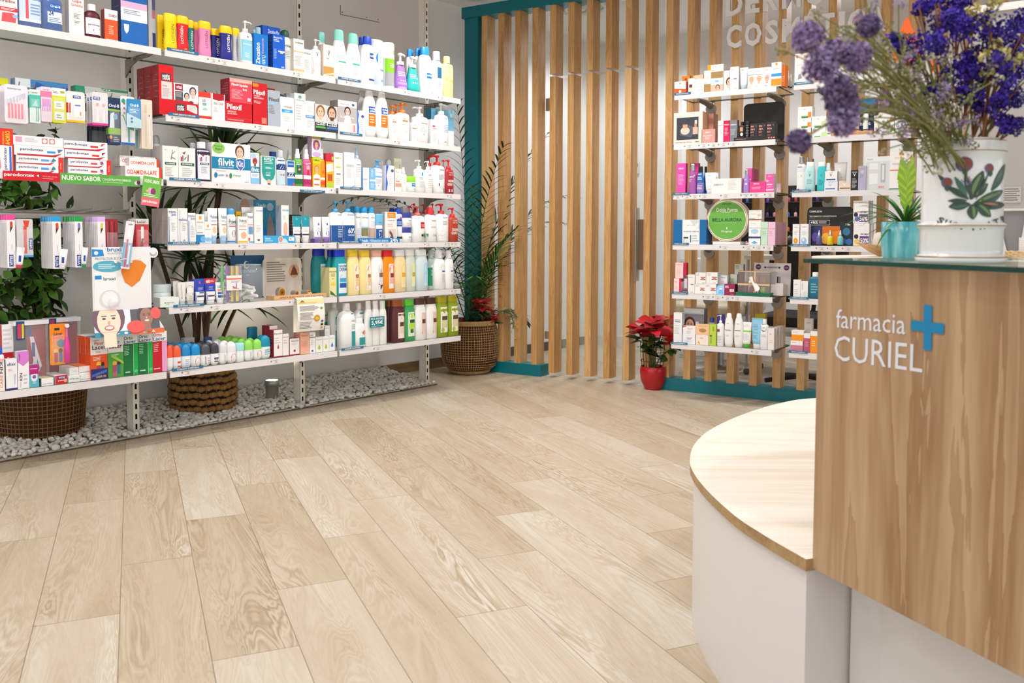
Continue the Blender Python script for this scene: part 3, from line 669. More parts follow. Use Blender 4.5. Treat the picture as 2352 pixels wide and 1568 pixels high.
for q in range(9):
    mb = MB(); mb.lathe([(0, .0105), (.011, .0145), (.0125, .0147), (.0118, .0138), (.002, .0098)], mat('efeceb', .4), 20, capt=False)
    tag(mb.build('paper_cup', T=Matrix.Translation((bp_.x + .008, 2.02, .969 + q * .0042))), 'small white paper cup in the stack on the wicker tray', 'cup', 'stacked paper cups')
# ------------------------------------------------------------------ sign letters
def sign(t_, px0, py0, px1, py1, z_extra, name, label):
    """raised letters fixed in front of the slats; pixel = baseline start, end"""
    q = TB + .03; a, b = onplane(px0, py0, q, Sout), onplane(px1, py1, q, Sout)
    return a, b
SL = mat('e9e7e6', .35)
def sign_letters(s, xa, ya, xb, z0, hgt, descs):
    q = TB + .02; ua_, ub_ = onplane(xa, ya, q, Sout).dot(Sd), onplane(xb, ya, q, Sout).dot(Sd)
    vs0, tr0, asp = text_tris(s, .02)
    adv = []; cu = 0
    wd_ = {'M': 1.0, 'O': .97, 'C': .88, 'I': .33, 'E': .72, 'É': .72, 'T': .74, 'S': .76, 'A': .86, 'R': .8, 'D': .9}
    tot = sum(wd_[c] for c in s) + .12 * (len(s) - 1); x = 0
    for i, ch in enumerate(s):
        vs, tr, a = text_tris(ch, .03); w = wd_[ch] / tot * (ub_ - ua_); u = ua_ + x / tot * (ub_ - ua_); x += wd_[ch] + .12
        me = bpy.data.meshes.new('sign_letter'); hh = hgt * (1.27 if ch == 'É' else (1.03 if ch in 'OCS' else 1))
        zz = -.015 * hgt if ch in 'OCS' else 0
        w *= .9
        V = [(vx * w, 0, zz + vz * hh) for vx, vz in vs]; bm = bmesh.new(); bv = [bm.verts.new(v) for v in V]
        for f in tr:
            try: bm.faces.new([bv[k] for k in f])
            except ValueError: pass
        bmesh.ops.dissolve_limit(bm, angle_limit=.01, verts=bm.verts, edges=bm.edges)
        r = bmesh.ops.extrude_face_region(bm, geom=bm.faces[:]); ev = [g for g in r['geom'] if isinstance(g, bmesh.types.BMVert)]
        bmesh.ops.translate(bm, vec=(0, .02, 0), verts=ev); bmesh.ops.recalc_face_normals(bm, faces=bm.faces); bm.to_mesh(me); bm.free()
        me.materials.append(SL); o = bpy.data.objects.new('sign_letter', me); COL.objects.link(o); o.matrix_world = TF(q + .0, u, z0)
        tag(o, 'raised white letter %s of the sign word %s on the slats, %s' % (ch.replace('É', 'E with accent'), s, descs[i]), 'letter', 'raised sign letters on the slats')
z0a = onplane(1668, 112, TB + .02, Sout).z; z0b = onplane(1668, 38, TB + .02, Sout).z; hl = z0b - z0a
zc1 = onplane(1668, 60, TB + .02, Sout).z
sign_letters('DERMO', 1668, 38, 1897, z0b, (zc1 - z0a), ['first', 'second', 'third', 'fourth', 'fifth'])
sign_letters('COSMÉTICA', 1668, 112, 2037, z0a, (zc1 - z0a), ['first', 'second', 'third', 'fourth', 'fifth', 'sixth', 'seventh', 'eighth', 'ninth'])
# ------------------------------------------------------------------ gravel
rg = random.Random(5)
PEB = [mat('d9d6cf', .6), mat('cbc8c0', .6), mat('e4e1db', .55)]
ico = bmesh.new(); bmesh.ops.create_icosphere(ico, subdivisions=2, radius=1); IV = [v.co.copy() for v in ico.verts]; IF = [tuple(v.index for v in f.verts) for f in ico.faces]; ico.free()
def pebble_verts(c, s_, rr):
    a, b, cc = rr.uniform(.75, 1.3), rr.uniform(.6, 1.), rr.uniform(.45, .75); ph = [rr.uniform(0, 6) for _ in range(3)]
    Rm = Matrix.Rotation(rr.uniform(0, 6.28), 3, 'Z') @ Matrix.Rotation(rr.gauss(0, .45), 3, 'X')
    return [c + Rm @ Vector((v.x * a, v.y * b, v.z * cc)) * s_ * (1 + .09 * math.sin(2.3 * v.x + ph[0]) + .08 * math.sin(3 * v.y + ph[1])) for v in IV]
PM = []
for i in range(6):
    me = bpy.data.meshes.new('pebble'); me.from_pydata([tuple(v) for v in pebble_verts(Vector((0, 0, 0)), .0165, rg)], [], IF); me.materials.append(PEB[i % 3])
    me.polygons.foreach_set('use_smooth', [True] * len(me.polygons)); PM.append(me)
TG = frame(Aout * QP, Ad); mbp = MB(); cells = []
u = .75
while u < 4.15:
    y = -.036
    while y < .46:
        hgt = .016 + .022 * min(1, max(0, y + .04) / .2) + .03 * max(0, (y - .25) / .2); cells.append((u + rg.uniform(-.011, .011), y + rg.uniform(-.01, .01), hgt + rg.uniform(0, .012)))
        y += .0235
    u += .0265
cells = [c for c in cells if min(abs(c[0] - 2.113), abs(c[0] - 3.118), abs(c[0] - 4.131)) > .035 or not -.02 < c[1] < .085]
front = sorted(cells, key=lambda c: (c[1] + .35 * max(0, c[0] - 1.2)))
near = [c for c in front if c[0] > 1.25][:300]; ns = set(near)
for c in near:
    o = bpy.data.objects.new('pebble', PM[rg.randrange(6)]); COL.objects.link(o)
    o.matrix_world = TG @ Matrix.Translation(c) @ Matrix.Rotation(rg.uniform(0, 6.28), 4, 'Z') @ Matrix.Scale(rg.uniform(.8, 1.15), 4)
    o['label'] = 'rounded white pebble along the front edge of the gravel strip'; o['category'] = 'pebble'; o['group'] = 'front pebbles of the gravel strip'
for c in cells:
    if c in ns: continue
    s_ = rg.uniform(.012, .019); v = pebble_verts(Vector(c), s_, rg); mbp.faces(v, IF, PEB[rg.randrange(3)], True)
tag(mbp.build('gravel', T=TG), 'bed of white rounded gravel under the left shelves', 'gravel', kind='stuff')
# spotlight standing in the gravel
lp = onz(625, 921, .03); t = empty('ground_spotlight', Matrix.Translation((lp.x, lp.y, .0))); tag(t, 'small round uplight standing in the white gravel', 'lamp')
mb = MB(); mb.lathe([(.02, .036), (.125, .038), (.126, .043), (.155, .043), (.156, .036)], mat('a9a7a2', .35, metal=.6), 28, capt=False); mb.box(.028, .036, -.045, -.034, .02, .07, STEEL); mb.build('housing', t)
mb = MB(); mb.lathe([(.150, .0365), (.1545, .036)], mat('fff3dd', .3, emit=9), 28); mb.build('lens', t)
l = bpy.data.lights.new('uplight', 'SPOT'); l.energy = 14; l.spot_size = R(130); l.spot_blend = 1; l.color = (1, .88, .7); l.shadow_soft_size = .03
o = bpy.data.objects.new('uplight', l); COL.objects.link(o); o.location = (lp.x, lp.y, .165); o.rotation_euler = (math.pi, 0, 0)
# ------------------------------------------------------------------ baskets
def strawm(n, a, b, c): return wood(n, a, b, c, 5, 2, .75)
ST1 = strawm('straw_pale', '8d6b42', 'b08d5e', 'c7a877'); ST2 = strawm('straw_brown', '5d4020', '7d5a30', '9c7644'); DK = mat('2a1a10', .9)
def net_basket(P, label, rad, h, nr, nv, m, rr=.003, name='woven_basket'):
    """open net basket: rings and paired upright strands over a dark liner"""
    t = empty(name, Matrix.Translation(P)); tag(t, label, 'basket')
    mb = MB(); pr = [rad(k / 14) for k in range(15)]
    mb.lathe([(k / 14 * h, max(.02, pr[k] - .008)) for k in range(15)], mat('4a2c18', .9), 40, capt=False); mb.build('liner', t)
    mb = MB()
    for k in range(nr):
        f = (k + .5) / nr; r = rad(f); z = h * f; ph = rg.uniform(0, 6)
        mb.tube([(r * math.cos(a), r * math.sin(a), z + .0015 * math.sin(a * 3 + ph)) for a in (i * 2 * math.pi / 48 for i in range(49))], rr * .75, m, 5)
    for k in range(nv):
        a = k * 2 * math.pi / nv + rg.uniform(-.01, .01); mb.tube([(rad(f) * math.cos(a) * 1.004, rad(f) * math.sin(a) * 1.004, h * f) for f in (i / 10 for i in range(11))], rr * .6, m, 4)
    mb.build('woven_net', t)
    mb = MB()
    for z in (.012, .02, h - .02, h - .01, h):
        r = rad(z / h) + .002
        mb.tube([(r * math.cos(a), r * math.sin(a), z) for a in (i * 2 * math.pi / 48 for i in range(49))], .008, m, 8)
    mb.build('rim', t)
    mb = MB(); mb.lathe([(h * .9, rad(.9) - .01), (h * .9 + .001, .001)], mat('3b2a1c', .95), 30, capb=False, capt=False); mb.build('soil', t)
    return t
bR = onz(1079, 856, 0); bR = Vector((bR.x, bR.y, 0)) + Vector((0, .02, 0))
radR = lambda f: .172 + .045 * math.sin(math.pi * min(1, f * .85)) * 1.1 - .052 * max(0, .16 - f) / .16 - .012 * f
net_basket(bR, 'tall open woven straw basket holding the palm in the corner', radR, .385, 22, 68, ST1)
bL = onz(28, 985, 0); bL = Ad * bL.dot(Ad) + Aout * (QP - .27); 
net_basket(bL, 'brown mesh basket holding the leafy tree below the nearest shelves', lambda f: .185 + .03 * f, .34, 16, 60, ST2)
bM = onz(402, 935, 0); bM = Ad * bM.dot(Ad) + Aout * (QP - .235)
t = empty('braided_basket', Matrix.Translation(bM)); tag(t, 'round basket of chunky braided water hyacinth standing in the gravel', 'basket')
HY = strawm('hyacinth', '6a4a24', '926b38', 'b38b52')
mb = MB(); mb.lathe([(0, .13), (.05, .155), (.2, .165), (.33, .155)], DK, 32, capt=False); mb.build('liner', t)
mb = MB(); NR = 9
for k in range(NR):
    f = k / (NR - 1); r = .145 + .022 * math.sin(math.pi * min(1, f + .12)); z = .02 + f * .31; n_ = 26
    for i in range(n_):
        a0 = (i + (k % 2) * .5) * 2 * math.pi / n_; pts = [(r * math.cos(a0 + w) * (1 + .04 * math.sin(math.pi * (w / .26 + .0))), r * math.sin(a0 + w) * (1 + .04 * math.sin(math.pi * (w / .26))), z + .004 * math.sin(i * 2.1)) for w in (q * .26 / 4 for q in range(5))]
        mb.tube(pts, lambda q: .010 + .0075 * math.sin(math.pi * q), HY, 8)
mb.build('braided_coils', t)
mb = MB()
for i in range(22):
    a = i * 2 * math.pi / 22 + rg.uniform(-.05, .05); mb.tube([((.163 + .006 * math.sin(k * 2)) * math.cos(a + .05 * (k % 2)), (.163 + .006 * math.sin(k * 2)) * math.sin(a + .05 * (k % 2)), .01 + k * .04) for k in range(9)], .0028, ST2, 5)
mb.build('binding', t)
# ------------------------------------------------------------------ plants
GD = [mat('1f3b17', .42), mat('2c4f1e', .42), mat('17300f', .45)]; GL = [mat('4c7a2a', .4), mat('3c6a24', .42), mat('5d8c36', .4)]; BARK = wood('bark', '3a2a1c', '5b4430', '79604a', 3, 2, .9)
GDY = [mat('30481a', .42), mat('46601f', .42), mat('1f3413', .45)]
def rosette(mb, c, n, L, w, rr, mats, el0=.1, el1=1.45, droop=1.1):
    for i in range(n):
        a = i * 2.4 + rr.uniform(-.2, .2); el = el0 + (el1 - el0) * (i / n) ** .8
        blade(mb, c, (math.cos(a) * math.cos(el), math.sin(a) * math.cos(el), math.sin(el)), L * rr.uniform(.75, 1.15), w * rr.uniform(.8, 1.15), droop * rr.uniform(.5, 1.2) * (1.3 - el * .5), mats[i % len(mats)], 7)
rd = random.Random(21)
t = empty('dragon_tree', Matrix.Translation(bM + Vector((0, 0, .2)))); tag(t, 'dracaena with bare trunks and sword leaves behind the middle shelves', 'plant')
base = bM + Vector((0, 0, .2)); YB = Aout * (QP - .27)
def atA(px, py, back=-.27): return onplane(px, py, QP + back, Aout)
crowns = [((435, 600), 30, .40, .030), ((500, 440), 30, .44, .032), ((545, 700), 26, .34, .028), ((360, 560), 26, .38, .028), ((470, 690), 22, .36, .028), ((520, 345), 26, .38, .034)]
mb = MB()
for i, ((x, y), n, L, w) in enumerate(crowns):
    e = atA(x, y, -.20 - .04 * (i % 3)) - base; s0 = Vector((rd.uniform(-.07, .07), rd.uniform(-.05, .05), 0))
    mb.tube([s0, s0.lerp(e, .35) + Vector((rd.uniform(-.03, .03), 0, .05)), s0.lerp(e, .7) + Vector((0, 0, .03)), e], .014, BARK, 9, r2=.010)
mb.build('trunk', t)
for i, ((x, y), n, L, w) in enumerate(crowns):
    e = atA(x, y, -.20 - .04 * (i % 3)) - base; mb = MB(); rosette(mb, e, n, L, w, rd, GDY if i % 2 else GD, .0, 1.5, .9); mb.build('leaf_crown', t)
# feather palm in the corner
def frond(mb, p0, d0, L, bend, rr, mats, pw=.016, pl=.24):
    d = Vector(d0).normalized(); p = Vector(p0); N = 26; pts = []
    for i in range(N + 1):
        pts.append((p.copy(), d.copy())); d = (d + Vector((0, 0, -bend / N)) * (1 + i / N)).normalized(); p = p + d * L / N
    mb.tube([q[0] for q in pts], .0045, mats[1], 5, r2=.0012)
    for i in range(5, N + 1):
        q, dd = pts[i]; sd = dd.cross(Vector((0, 0, 1))).normalized(); f = (i - 5) / (N - 5); ll = pl * (.55 + .45 * math.sin(math.pi * min(1, f + .25))) * (1 if f < .9 else .7)
        for s_ in (-1, 1):
            blade(mb, q, sd * s_ * (1.0 - .35 * f) + dd * (.75 + .5 * f) + Vector((0, 0, rr.uniform(-.05, .25))), ll * rr.uniform(.85, 1.1), pw, rr.uniform(.4, 1.0), mats[rr.randrange(len(mats))], 5, .15)
t = empty('palm_plant', Matrix.Translation(bR + Vector((0, 0, .3)))); tag(t, 'tall feather palm arching out of the corner basket', 'plant')
b0 = bR + Vector((0, 0, .3)); V3 = lambda c, o, z: (Sd * c + Sout * o + Vector((0, 0, z)))
fr = [((1120, 400), .95, 1.0, 0, .2), ((1200, 470), 1.05, 1.4, 1, .15), ((900, 350), 1.05, 1.2, 0, .1), ((1060, 330), 1.1, .7, 0, .0), ((1170, 350), 1.1, 1.1, 0, .1), ((1010, 470), .8, 1.1, 1, .25), ((1130, 560), .7, 1.0, 1, .15), ((1180, 690), .6, 1.3, 0, .1), ((960, 420), .9, 1.1, 0, .05), ((1080, 480), .8, .7, 2, .2), ((1200, 420), 1.05, 1.3, 0, .1), ((1090, 640), .6, .8, 1, .18)]
for i, ((x, y), L, bend, k, off) in enumerate(fr):
    tgt = onplane(x, y, QP - .12 + off, Aout); dv = tgt - b0; d0 = (dv.normalized() + Vector((0, 0, .38 * bend))).normalized()
    mb = MB(); frond(mb, (rd.uniform(-.04, .04), rd.uniform(-.04, .04), 0), d0, dv.length * 1.12 + .1, bend, rd, ([GD, [mat('255a1e', .4), mat('3c7a2c', .4)], GL])[k]); mb.build('frond', t)
# broad-leaved tree behind the nearest bay
t = empty('ficus_tree', Matrix.Translation(bL + Vector((0, 0, .2)))); tag(t, 'leafy ficus with pointed green leaves behind the nearest bay', 'plant')
b0 = bL + Vector((0, 0, .2)); mb = MB(); tips = []
for i in range(16):
    x, y = rd.uniform(-60, 150), (300 + (i % 8) * 60 + rd.uniform(-20, 20)); e = atA(x, y, -.2 + rd.uniform(-.12, .08)) - b0
    s0 = Vector((rd.uniform(-.03, .03), rd.uniform(-.03, .03), e.z * .4)); P = [Vector((0, 0, 0)), s0, s0.lerp(e, .5) + Vector((0, 0, .06)), e]; mb.tube(P, .009, BARK, 6, r2=.002); tips += [(P[1].lerp(P[3], f), (P[3] - P[1]).normalized()) for f in (.35, .5, .65, .8, .9, 1)]
mb.build('branches', t)
def leafv(mb, p, d, L, w, m, rr):
    d = d.normalized(); sd = d.cross(Vector((rr.gauss(0, .5), rr.gauss(0, .5), 1))).normalized(); n = sd.cross(d)
    sh = [(0, 0), (.18, .7), (.4, 1), (.65, .75), (.85, .32), (1, 0)]
    V = [p + d * L * a + sd * w * .5 * b - n * .12 * L * a * a + n * w * .12 * b for a, b in sh] + [p + d * L * a - n * .12 * L * a * a for a, b in sh] + [p + d * L * a - sd * w * .5 * b - n * .12 * L * a * a + n * w * .12 * b for a, b in sh]
    mb.faces(V, [(i, i + 1, 7 + i, 6 + i) for i in range(5)] + [(6 + i, 7 + i, 13 + i, 12 + i) for i in range(5)], m, True)
mb = MB()
for p, d in tips:
    for q in range(9): leafv(mb, p + Vector((rd.gauss(0, .04), rd.gauss(0, .03), rd.gauss(0, .04))), Vector((rd.gauss(0, 1), rd.gauss(0, .7), rd.gauss(-.5, .6))), rd.uniform(.06, .09), rd.uniform(.035, .05), (GL + GDY)[rd.randrange(6)], rd)
mb.build('foliage', t)
RED = [mat('c0182a', .5), mat('a01222', .5), mat('d62a3a', .5)]
def poinsettia(T, name, label, heads, leaves, stems=True):
    t = empty(name, T); tag(t, label, 'plant')
    if stems:
        mb = MB()
        for h_ in heads: mb.tube([(0, 0, 0), (h_[0] * .3, h_[1] * .3, h_[2] * .5), h_[:3]], .004, mat('4c5c2c', .6), 6)
        mb.build('stems', t)
    for h_ in heads:
        mb = MB(); c = Vector(h_[:3]); k = h_[3]
        for i in range(14):
            a = i * 2.4; el = -.15 + .5 * (i / 14); d = Vector((math.cos(a) * math.cos(el), math.sin(a) * math.cos(el), math.sin(el))); leafv(mb, c + Vector((0, 0, .004 * i * k)), d, k * (.125 - .045 * i / 14), k * .058, RED[i % 3], rd)
        for i in range(7): mb.lathe([(0, .003), (.006, .004), (.008, .001)], mat('c9b53a', .5), 6, c=c + Vector((rd.gauss(0, .006), rd.gauss(0, .006), .03 * k)))
        mb.build('red_bracts', t)
    mb = MB()
    for i in range(leaves):
        a = i * 2.4; h_ = heads[i % len(heads)]; c = Vector(h_[:3]) * rd.uniform(.45, .9); el = rd.uniform(-.5, .2); leafv(mb, c, Vector((math.cos(a) * math.cos(el), math.sin(a) * math.cos(el), math.sin(el))), rd.uniform(.08, .12), rd.uniform(.045, .06), GD[i % 2], rd)
    mb.build('green_leaves', t); return t
PP = onz(1500, 893, 0); TPn = Matrix.Translation((PP.x, PP.y, 0))
t = empty('plant_pot', TPn); tag(t, 'glossy red round pot on the floor before the slats', 'pot')
mb = MB(); mb.lathe([(0, .052), (.01, .06), (.06, .082), (.12, .088), (.15, .084), (.154, .082), (.15, .078), (.13, .079)], mat('b0101c', .18, coat=.3), 40, capt=False); mb.lathe([(.135, .079), (.136, .001)], DK, 30, capb=False, capt=False); mb.build('pot_body', t)
mb = MB()
for i in range(8):
    a = i * math.pi / 4; mb.tube([(.072 * math.cos(a), .072 * math.sin(a), .12), (.082 * math.cos(a), .082 * math.sin(a), .22), (.088 * math.cos(a), .088 * math.sin(a), .32)], .0022, mat('2c2a1c', .6), 5)
for z in (.19, .25, .31): mb.tube([((.078 + z * .03) * math.cos(a), (.078 + z * .03) * math.sin(a), z) for a in (i * 2 * math.pi / 24 for i in range(25))], .0022, mb.m[0], 5)
mb.build('wire_support', t)
poinsettia(TPn @ Matrix.Translation((0, 0, .12)), 'poinsettia', 'red poinsettia growing in the red pot on the floor', [(-.02, -.07, .27, 1.35), (.07, .02, .3, 1.1), (-.09, .03, .24, 1.0), (.13, -.06, .18, .8)], 34)
poinsettia(Matrix.Translation(bR + Vector((.0, 0, .33))), 'poinsettia', 'dark red poinsettia in the straw basket under the palm', [(.09, -.12, .15, .95), (.16, -.06, .06, .7), (-.06, -.13, .05, .5)], 26)
t = empty('trailing_plant', Matrix.Translation(bR + Vector((.15, -.05, .36)))); tag(t, 'small trailing plant with yellow berries hanging right of the palm basket', 'plant')
mb = MB(); fo = MB(); be = MB()
for i in range(5):
    a = rd.uniform(-.6, .5); P = [Vector((0, 0, 0)), Vector((.08 * math.cos(a), .06 * math.sin(a), .1)), Vector((.16 * math.cos(a), .1 * math.sin(a), .12 - i * .01)), Vector((.2 * math.cos(a), .12 * math.sin(a), .05 - i * .03))]; mb.tube(P, .002, mat('5a6a34', .6), 5)
    for q in range(16): f = rd.random() * 2 + 1; k_ = int(f); p = P[k_].lerp(P[min(3, k_ + 1)], f - k_); leafv(fo, p, Vector((rd.gauss(0, 1), rd.gauss(0, 1), rd.gauss(-.4, .6))), .032, .014, mat('8c9a6a', .5), rd)
    for q in range(5): p = P[3] + Vector((rd.gauss(0, .02), rd.gauss(0, .02), -.02 - q * .01)); be.lathe([(-.004, .001), (-.003, .003), (0, .0042), (.003, .003), (.004, .001)], mat('c9b84a', .4), 8, c=p)
mb.build('stems', t); fo.build('leaves', t); be.build('berries', t)
# ------------------------------------------------------------------ rear room seen between the slats
def TR(px, py, q, z=None):
    p = onplane(px, py, q, Sout); return frame(Vector((p.x, p.y, 0 if z is None else z)), Sd)
T = TR(1600, 600, -6.9); t = empty('white_cabinet', T); tag(t, 'white low cabinet in the rear room behind the slats', 'cabinet')
WM = mat('dcdcdc', .4)
mb = MB(); mb.box(-.15, .22, 0, .4, .0, .82, WM); mb.build('cabinet_body', t)
mb = MB(); mb.box(-.14, .21, -.015, 0, .03, .39, WM); mb.build('door', t)
mb = MB(); mb.box(-.14, .21, -.015, 0, .41, .8, WM); mb.build('door', t)
T = TR(1662, 560, -6.6); t = empty('treatment_chair', T); tag(t, 'beige padded treatment chair behind the slatted screen', 'chair')
BE = mat('cfc6b4', .55)
mb = MB(); 
for z0, z1, y0, y1, nm in ((.42, .52, -.5, .25, 'seat'), (.52, .95, .2, .32, 'backrest')):
    mb = MB(); mb.box(-.27, .27, y0, y1, z0, z1, BE); o = mb.build(nm, t); md = o.modifiers.new('b', 'BEVEL'); md.width = .04; md.segments = 4
mb = MB(); mb.tube([(0, -.1, .02), (0, -.1, .42)], .05, STEEL, 16); mb.lathe([(0, .24), (.02, .24), (.035, .06)], STEEL, 28, c=(0, -.1, 0)); mb.build('pedestal', t)
T = TR(1700, 480, -7.28, 0); t = empty('polish_rack', T); tag(t, 'dark wall rack of small coloured bottles seen through the slats', 'rack')
mb = MB(); mb.box(-.1, .75, .05, .07, .78, 1.42, mat('26242c', .5))
for z in (.8, .92, 1.04, 1.16, 1.28): mb.box(-.1, .75, -.01, .05, z, z + .008, mat('35333b', .5))
mb.build('rack_board', t)
pc = ['b8405a', '6a4aa0', 'd08090', '3a5a9a', 'c05a30', '7a2a3a', 'e0a0a8', '503878', 'b03a3a', 'd6b2b8']; PBM = None
mbt = MB(); mbt.lathe([(0, .012), (.028, .013), (.034, .006), (.036, .006)], mat('b8405a', .2), 12); 
poly_b = {}
rk = random.Random(9)
for z in (.808, .928, 1.048, 1.168, 1.288):
    for i in range(14):
        c = pc[rk.randrange(10)]
        if c not in poly_b:
            m1 = MB(); m1.lathe([(0, .012), (.028, .013), (.034, .006), (.036, .006)], mat(c, .2), 12); m1.lathe([(.036, .0065), (.07, .005)], mat('1c1a1c', .3), 10)
            o = m1.build('polish_bottle'); poly_b[c] = o.data
        else: o = bpy.data.objects.new('polish_bottle', poly_b[c]); COL.objects.link(o)
        o.matrix_world = T @ Matrix.Translation((-.06 + i * .057, .02, z)); tag(o, 'tiny nail polish bottle on the dark rack behind the slats', 'bottle', 'nail polish bottles on the dark rack')
T = TR(1740, 640, -6.3); t = empty('rolling_trolley', T); tag(t, 'white trolley with steel legs behind the slatted screen', 'trolley')
for z, nm in ((.84, 'top_shelf'), (.62, 'middle_shelf'), (.3, 'lower_shelf')):
    mb = MB(); mb.box(-.1, .75, 0, .4, z, z + .03, WM); mb.build(nm, t)
for x, y in ((-.08, .03), (.73, .03), (-.08, .37), (.73, .37)):
    mb = MB(); mb.tube([(x, y, .04), (x, y, .85)], .012, STEEL, 10); mb.lathe([(0, .01), (.01, .022), (.035, .022), (.045, .01)], mat('55524f', .5), 12, c=(x, y, 0)); mb.build('leg', t)
mb = MB(); mb.tube([(.12, .1, .87), (.14, .1, .95), (.2, .1, 1.0), (.26, .1, .97), (.28, .1, .9)], .018, STEEL, 12)
tag(mb.build('curved_tube', T=T), 'curved chrome tube standing on the rear trolley', 'tube')
mb = MB(); n_ = 20
for k, (c, rr_) in enumerate((((.33, .2, .70), .1), ((.45, .2, .7), .09), ((.4, .18, .76), .08))): mb.lathe([(-rr_ * .6, rr_ * .3), (-rr_ * .5, rr_ * .8), (0, rr_), (rr_ * .5, rr_ * .8), (rr_ * .6, rr_ * .3)], mat('3d7f95', .3), 16, c=c)
tag(mb.build('folded_bag', T=T), 'bundled shiny blue bag on the rear trolley shelf', 'bag')
T = TR(1850, 620, -6.0); t = empty('office_chair', T); tag(t, 'black swivel chair in the rear room, right of the trolley', 'chair')
BKM = mat('262527', .6)
for x0, x1, y0, y1, z0, z1, nm in ((-.25, .25, -.25, .25, .42, .5, 'seat'), (-.23, .23, .2, .27, .55, 1.0, 'backrest')):
    mb = MB(); mb.box(x0, x1, y0, y1, z0, z1, BKM); o = mb.build(nm, t); md = o.modifiers.new('b', 'BEVEL'); md.width = .03; md.segments = 3
mb = MB(); mb.tube([(0, 0, .08), (0, 0, .42)], .025, STEEL, 12); mb.tube([(0, .2, .45), (0, .28, .6)], .015, BKM, 8)
for i in range(5): a = i * 1.2566; mb.tube([(0, 0, .08), (.26 * math.cos(a), .26 * math.sin(a), .05)], .016, BKM, 8)
mb.build('pedestal', t)
# thermostat, notices, downlight diffuser, wall light bracket
p = onplane(1463, 386, sq + .002, Sout); T = frame(p, Sd); t = empty('thermostat', T); tag(t, 'small white wall controller seen between the slats', 'controller')
mb = MB(); mb.box(-.025, .025, -.02, 0, -.05, .05, WM); mb.build('case', t); mb = MB(); mb.box(-.018, .018, -.0215, -.02, .01, .038, mat('4d5350', .3)); mb.build('display', t)
for x, lb in ((2323, 'grey printed notice on the partition right of the jar'),):
    p = onplane(x, 447, -3.55 + .002, Sout); mb = MB(); mb.box(-.03, .03, -.001, 0, -.028, .028, mat('c4c1bd', .7)); printing(mb, 'f .08 .1 .95 .92 77726e 6', .06, .056, lambda x_, z_, o_: Vector((x_, -.001 - o_, z_ - .028))); tag(mb.build('notice', T=frame(p, Sd)), lb, 'notice')
p = CAM + ray(1330, 14) * ((ZC - H) / ray(1330, 14).z) if ray(1330, 14).z > 0 else Vector((1, 7, ZC)); p.z = ZC
t = empty('ceiling_diffuser', Matrix.Translation(p)); tag(t, 'round white ceiling air diffuser behind the slats', 'diffuser')
for i, r in enumerate((.2, .15, .1)):
    mb = MB(); mb.tube([(r * math.cos(a), r * math.sin(a), -.01 - .006 * i) for a in (k * 2 * math.pi / 40 for k in range(41))], .014, WM, 8); mb.build('ring', t)
mb = MB(); mb.lathe([(-.03, .05), (-.01, .06)], WM, 24); mb.build('centre_disc', t)
# ------------------------------------------------------------------ products: shapes
# body rings (height fraction, half-width fraction), cap rings, depth ratio, superellipse exponent
SHAPES = {
 'lot': ([(0, .86), (.012, .95), (.1, 1), (.25, .96), (.42, .85), (.52, .83), (.66, .9), (.78, .97)], [(.782, .98), (.9, .98), (.975, .92), (1, .78)], .5, 2.6),
 'flip': ([(0, .92), (.012, 1), (.62, 1), (.74, .93), (.8, .8), (.83, .62)], [(.832, .64), (.985, .62), (1, .56)], .55, 2.6),
 'wide': ([(0, .93), (.012, 1), (.66, 1), (.76, .93), (.83, .8), (.85, .74)], [(.852, .78), (.99, .78), (1, .74)], .55, 3.),
 'conic': ([(0, .95), (.02, 1), (.3, 1), (.6, .82), (.78, .58)], [(.782, .6), (.95, .58), (.99, .52), (1, .4)], .55, 2.4),
 'oval': ([(0, .6), (.01, .72), (.12, .93), (.4, 1), (.62, .95), (.78, .8), (.87, .6)], [(.872, .58), (.97, .52), (1, .4)], .5, 2.2),
 'cyl': ([(0, .96), (.01, 1), (.8, 1)], [(.802, 1), (.96, 1), (.99, .92), (1, .8)], 1., 2.),
 'can': ([(0, .95), (.01, 1), (.74, 1), (.79, .92), (.82, .74)], [(.822, .78), (.93, .78), (.98, .6), (1, .35)], 1., 2.),
 'neck': ([(0, .94), (.012, 1), (.64, 1), (.74, .86), (.8, .5)], [(.802, .5), (.985, .47), (1, .42)], .6, 2.4),
 'sq': ([(0, .94), (.012, 1), (.72, 1), (.8, .9), (.83, .5)], [(.832, .5), (.985, .5), (1, .45)], .6, 4.),
 'jar': ([(0, .95), (.02, 1), (.62, 1), (.64, .95)], [(.642, 1.03), (.98, 1.03), (1, .99)], 1., 2.),
 'stick': ([(0, .85), (.015, .9), (.62, .9)], [(.622, 1), (.95, 1), (.99, .93), (1, .8)], .6, 2.4),
 'roll': ([(0, .5), (.03, .72), (.1, .93), (.2, 1), (.52, .98)], [(.522, 1), (.78, .97), (.88, .83), (.96, .52), (1, .12)], .85, 2.2),
 'drop': ([(0, .94), (.02, 1), (.45, 1), (.55, .85), (.6, .45)], [(.602, .5), (.8, .48), (.81, .3), (.93, .32), (1, .14)], 1., 2.),
 'spray': ([(0, .93), (.012, 1), (.64, 1), (.71, .8), (.74, .5)], [(.742, .5), (.86, .46), (.88, .34), (.985, .32), (1, .25)], .6, 2.4),
 'pump': ([(0, .93), (.012, 1), (.62, 1), (.7, .88), (.74, .42)], None, .6, 2.6),
 'bell': ([(0, .8), (.02, .95), (.12, 1), (.4, .8), (.62, .56), (.68, .5)], None, .6, 2.2),
 'tube': ([(.16, .72), (.17, .76), (1, 1)], [(0, .58), (.006, .62), (.155, .66)], .62, 2.2),
 'jug': ([(0, .95), (.012, 1), (.66, 1), (.78, .82), (.84, .4)], [(.842, .4), (.985, .38), (1, .34)], .6, 3.),
}
